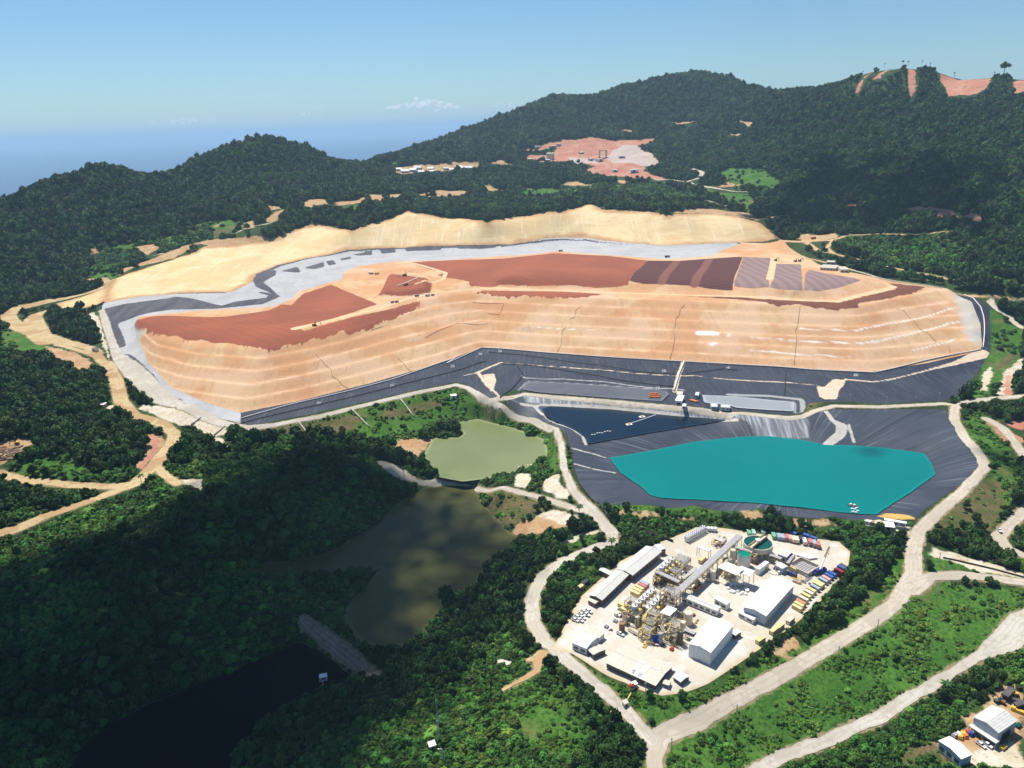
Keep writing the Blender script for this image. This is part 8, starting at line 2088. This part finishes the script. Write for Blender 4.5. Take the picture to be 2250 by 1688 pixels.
# bleached dead tree and palms
def snag(p, h, label, top=None, lean=.05, s=1.0):
    a = gpt(p); t = empty('dead_tree', (a[0], a[1], a[2]), 0, label, 'dead tree')
    put('trunk', tube_mesh('trunk', [(0, 0, -1), (lean * h * .3, 0, h * .5), (lean * h, .1, h)], [.35 * s, .25 * s, .1 * s], 6, BARK), parent=t)
    m_ = MB(); rr_ = random.Random(int(p[0]))
    for k in range(7):
        z = h * (.45 + .07 * k); an = rr_.uniform(0, 6.28); l = h * .2 * rr_.uniform(.5, 1)
        m_.tube([(lean * z, 0, z), (lean * z + l * math.cos(an), l * math.sin(an), z + l * .5)], .08 * s)
    m_.part('branch', BARK, t)
snag(cM(735, 655), 11, 'bleached dead tree beside the sandy road at left', lean=-.06)
snag(cF(1565, 1) if False else cS(1480, 720), 6, 'grey leafless tree in the thicket below the plant')
PALM = None
def palm_crown():
    m_ = MB()
    for k in range(16):
        an = k * 2.399; up_ = .5 - .05 * k
        pts = [Vector((0, 0, 0))]
        for j in range(1, 6):
            r_ = j * .72; pts.append(Vector((r_ * math.cos(an), r_ * math.sin(an), r_ * up_ - .09 * r_ * r_)))
        sd_ = Vector((-math.sin(an), math.cos(an), 0))
        for j in range(5):
            w0, w1 = .12 + .5 * math.sin(j / 5 * 3.0), .12 + .5 * math.sin((j + 1) / 5 * 3.0)
            m_.add([pts[j] - sd_ * w0 - Vector((0, 0, w0 * .4)), pts[j], pts[j + 1], pts[j + 1] - sd_ * w1 - Vector((0, 0, w1 * .4))], [(0, 1, 2, 3)])
            m_.add([pts[j] + sd_ * w0 - Vector((0, 0, w0 * .4)), pts[j], pts[j + 1], pts[j + 1] + sd_ * w1 - Vector((0, 0, w1 * .4))], [(3, 2, 1, 0)])
    return m_.mesh('crown', LEAF_A)
PALMC = palm_crown()
def palm(p, h, label):
    a = gpt(p); t = empty('palm_tree', (a[0], a[1], a[2]), 0, label, 'palm')
    put('trunk', tube_mesh('trunk', [(0, 0, -1), (.2, 0, h * .5), (.1, .2, h)], [.3, .22, .17], 7, BARK), parent=t)
    c_ = put('crown', PALMC, parent=t); c_.location = (.1, .2, h)
palm(cM(1385, 860), 13, 'tall palm leaning over the sandy road junction at left'); palm(cA(885, 395), 7, 'small palm beside the bend of the gravel road left of the plant'); palm(cN(1800, 1010), 12, 'dark palm beside the causeway at the brown pond'); palm(cN(385, 800), 11, 'tall palm on the slope below the pad corner'); palm(cN(945, 695), 10, 'thin palm in the brown grass below the pad')
palm(cF(930, 1360), 7, 'small palm at the edge of the eroded bank'); palm(cH(1260, 760), 5, 'small palm rising over the lower road edge')

# tall trees standing clear on the skyline
def sky_tree(p, h, label, spread=.4, kind=0):
    a = gpt(p); t = empty('tree', (a[0], a[1], a[2]), rs.uniform(0, 6), label, 'tree', None)
    put('trunk', tube_mesh('trunk', [(0, 0, -4), (.4, 0, h * .4), (.2, .3, h * .7)], [1.0, .8, .5], 6, BARK), parent=t)
    c_ = put('crown', CROWN[kind % 5], parent=t); c_.scale = (h * spread, h * spread, h * .30); c_.location = (.2, .3, h * .5)
for i, (p, h, lab, sp) in enumerate(((cT(470, 300), 24, 'lone bent tree at the left shoulder of the red scarred peak', .12), (cT(705, 215), 22, 'thin tree above the upper left red slip', .14), (cT(900, 200), 30, 'leaning tree group nearest the summit of the red scarred peak', .26), (cT(960, 196), 24, 'broad tree just left of the summit gully', .26), (cT(1110, 190), 24, 'thin tree on the flat summit right of the gully', .14), (cT(1200, 205), 20, 'small tree near the right brow of the summit', .22), (cT(1460, 320), 26, 'lone thin tree on the rim of the large red slip', .2), (cT(1890, 310), 22, 'short tree at the right end of the large red slip', .22), (cT(1985, 350), 44, 'tallest skyline tree near the right edge', .28),
                                    ((1237, 214), 40, 'tall broad tree standing out on the left shoulder of the far ridge', .28), ((1212, 222), 30, 'broad tree left of the tallest one on the far ridge', .26), ((1330, 205), 26, 'rounded tree on the far ridge crest', .34), ((425, 362), 26, 'rounded tree standing out on the left hill crest', .5))):
    sky_tree((p[0], p[1] + 3), h, lab, sp, i)

# ------------------------------------------------------------------ distant village and quarry
def house(p, L, Wd, h, rz, label, wall, roof):
    a = gpt(p); t = empty('house', (a[0], a[1], a[2]), rz, label, 'house', None)
    MB().box(-L / 2, -Wd / 2, -3, L / 2, Wd / 2, h).part('wall', M[wall], t)
    r_ = Wd * .32; o = .8; m_ = MB()
    for s in (-1, 1):
        y0 = s * (Wd / 2 + o)
        m_.add([(-L / 2 - o, y0, h - .2), (L / 2 + o, y0, h - .2), (L / 2 + o, 0, h + r_), (-L / 2 - o, 0, h + r_), (-L / 2 - o, y0, h), (L / 2 + o, y0, h), (L / 2 + o, 0, h + r_ + .2), (-L / 2 - o, 0, h + r_ + .2)], [(3, 2, 1, 0), (4, 5, 6, 7), (0, 1, 5, 4), (1, 2, 6, 5), (2, 3, 7, 6), (3, 0, 4, 7)])
    m_.part('roof', M[roof], t)
    MB().box(-L * .1, -Wd / 2 - .06, 0, L * .1, -Wd / 2 + .03, h * .8).part('door', M['dark'], t)
vl = [(820, 152, 9), (862, 156, 9), (935, 147, 10), (966, 149, 8), (1020, 146, 14), (1070, 143, 13), (1130, 157, 10), (1192, 138, 12), (1230, 152, 16), (1290, 142, 13), (1320, 128, 14), (1342, 156, 12), (1412, 133, 12), (1420, 153, 10), (1520, 133, 13), (1560, 140, 10), (1602, 124, 14), (1642, 128, 14), (1692, 128, 14)]
for i, (x, y, s) in enumerate(vl):
    house(cR(x, y), s * 1.35, s * .95, 2.6, .25 * (i % 3) - .2, 'pale roofed house of the hillside village, %s' % ['at its left end, first', 'second from the left', 'left of the gap', 'right after the gap', 'long one in the left part', 'long one nearest the middle gap', 'small one right of the gap', 'back house of the right cluster', 'front house of the right cluster', 'with a wide roof mid cluster', 'highest in the cluster', 'lowest in the cluster', 'below the bare hill, back', 'below the bare hill, front', 'at the foot of the sandy track', 'small one by the sandy track', 'long one near the right end', 'next to last on the right', 'last on the right'][i], ('wall', 'cwall', 'bwall')[i % 3], ('white', 'white', 'grey', 'white')[i % 4])
for i, (x, y, L_, c_, lab) in enumerate(((970, 437, 20, 'white', 'white boxy building at the foot of the quarry'), (870, 322, 18, 'grey', 'grey roofed shed in the middle of the quarry'), (815, 432, 14, 'wall', 'small pale building left of the white one in the quarry'), (130, 342, 16, 'white', 'long white roofed house at the left foot of the quarry'), (190, 240, 18, 'white', 'white roofed house at the upper left of the quarry'), (310, 238, 20, 'grey', 'grey roofed house at the upper middle of the quarry'), (270, 350, 16, 'white', 'white roofed house below the silos'), (545, 290, 14, 'wall', 'pale shed on the red quarry terrace'), (690, 350, 22, 'grey', 'grey crusher house in the quarry'), (620, 340, 16, 'white', 'pale crusher shed left of the grey crusher house'), (360, 222, 16, 'grey', 'grey house at the top of the quarry road'))):
    hut(cQ(x, y), L_, L_ * .55, 7 if i in (0, 8) else 5, .1 * i, lab, 'cwall' if i % 2 else 'wall', c_ if c_ != 'wall' else 'white', name='quarry_building')
for i, x in enumerate((275, 293, 311)):
    a = gpt(cQ(x, 335)); t = empty('silo', (a[0], a[1], a[2]), 0, ['left of the three cream quarry silos', 'middle of the three cream quarry silos', 'right of the three cream quarry silos'][i], 'silo', 'quarry silos')
    MB().drum((0, 0), 5, 0, 17).part('shell', M['tank'], t); MB().drum((0, 0), 5.2, 17, 17.4, apex=20).part('roof', M['tank'], t)
a = gpt(cQ(716, 318)); t = empty('crusher_frame', (a[0], a[1], a[2]), .1, 'cream portal frame of the quarry crusher', 'crusher')
for x in (-10, 10): MB().box(x - 2, -4, 0, x + 2, 4, 18).part('tower', M['tank'], t)
MB().box(-12, -4, 18, 12, 4, 21).part('cross_beam', M['tank'], t)
print('OBJ', len(bpy.data.objects))
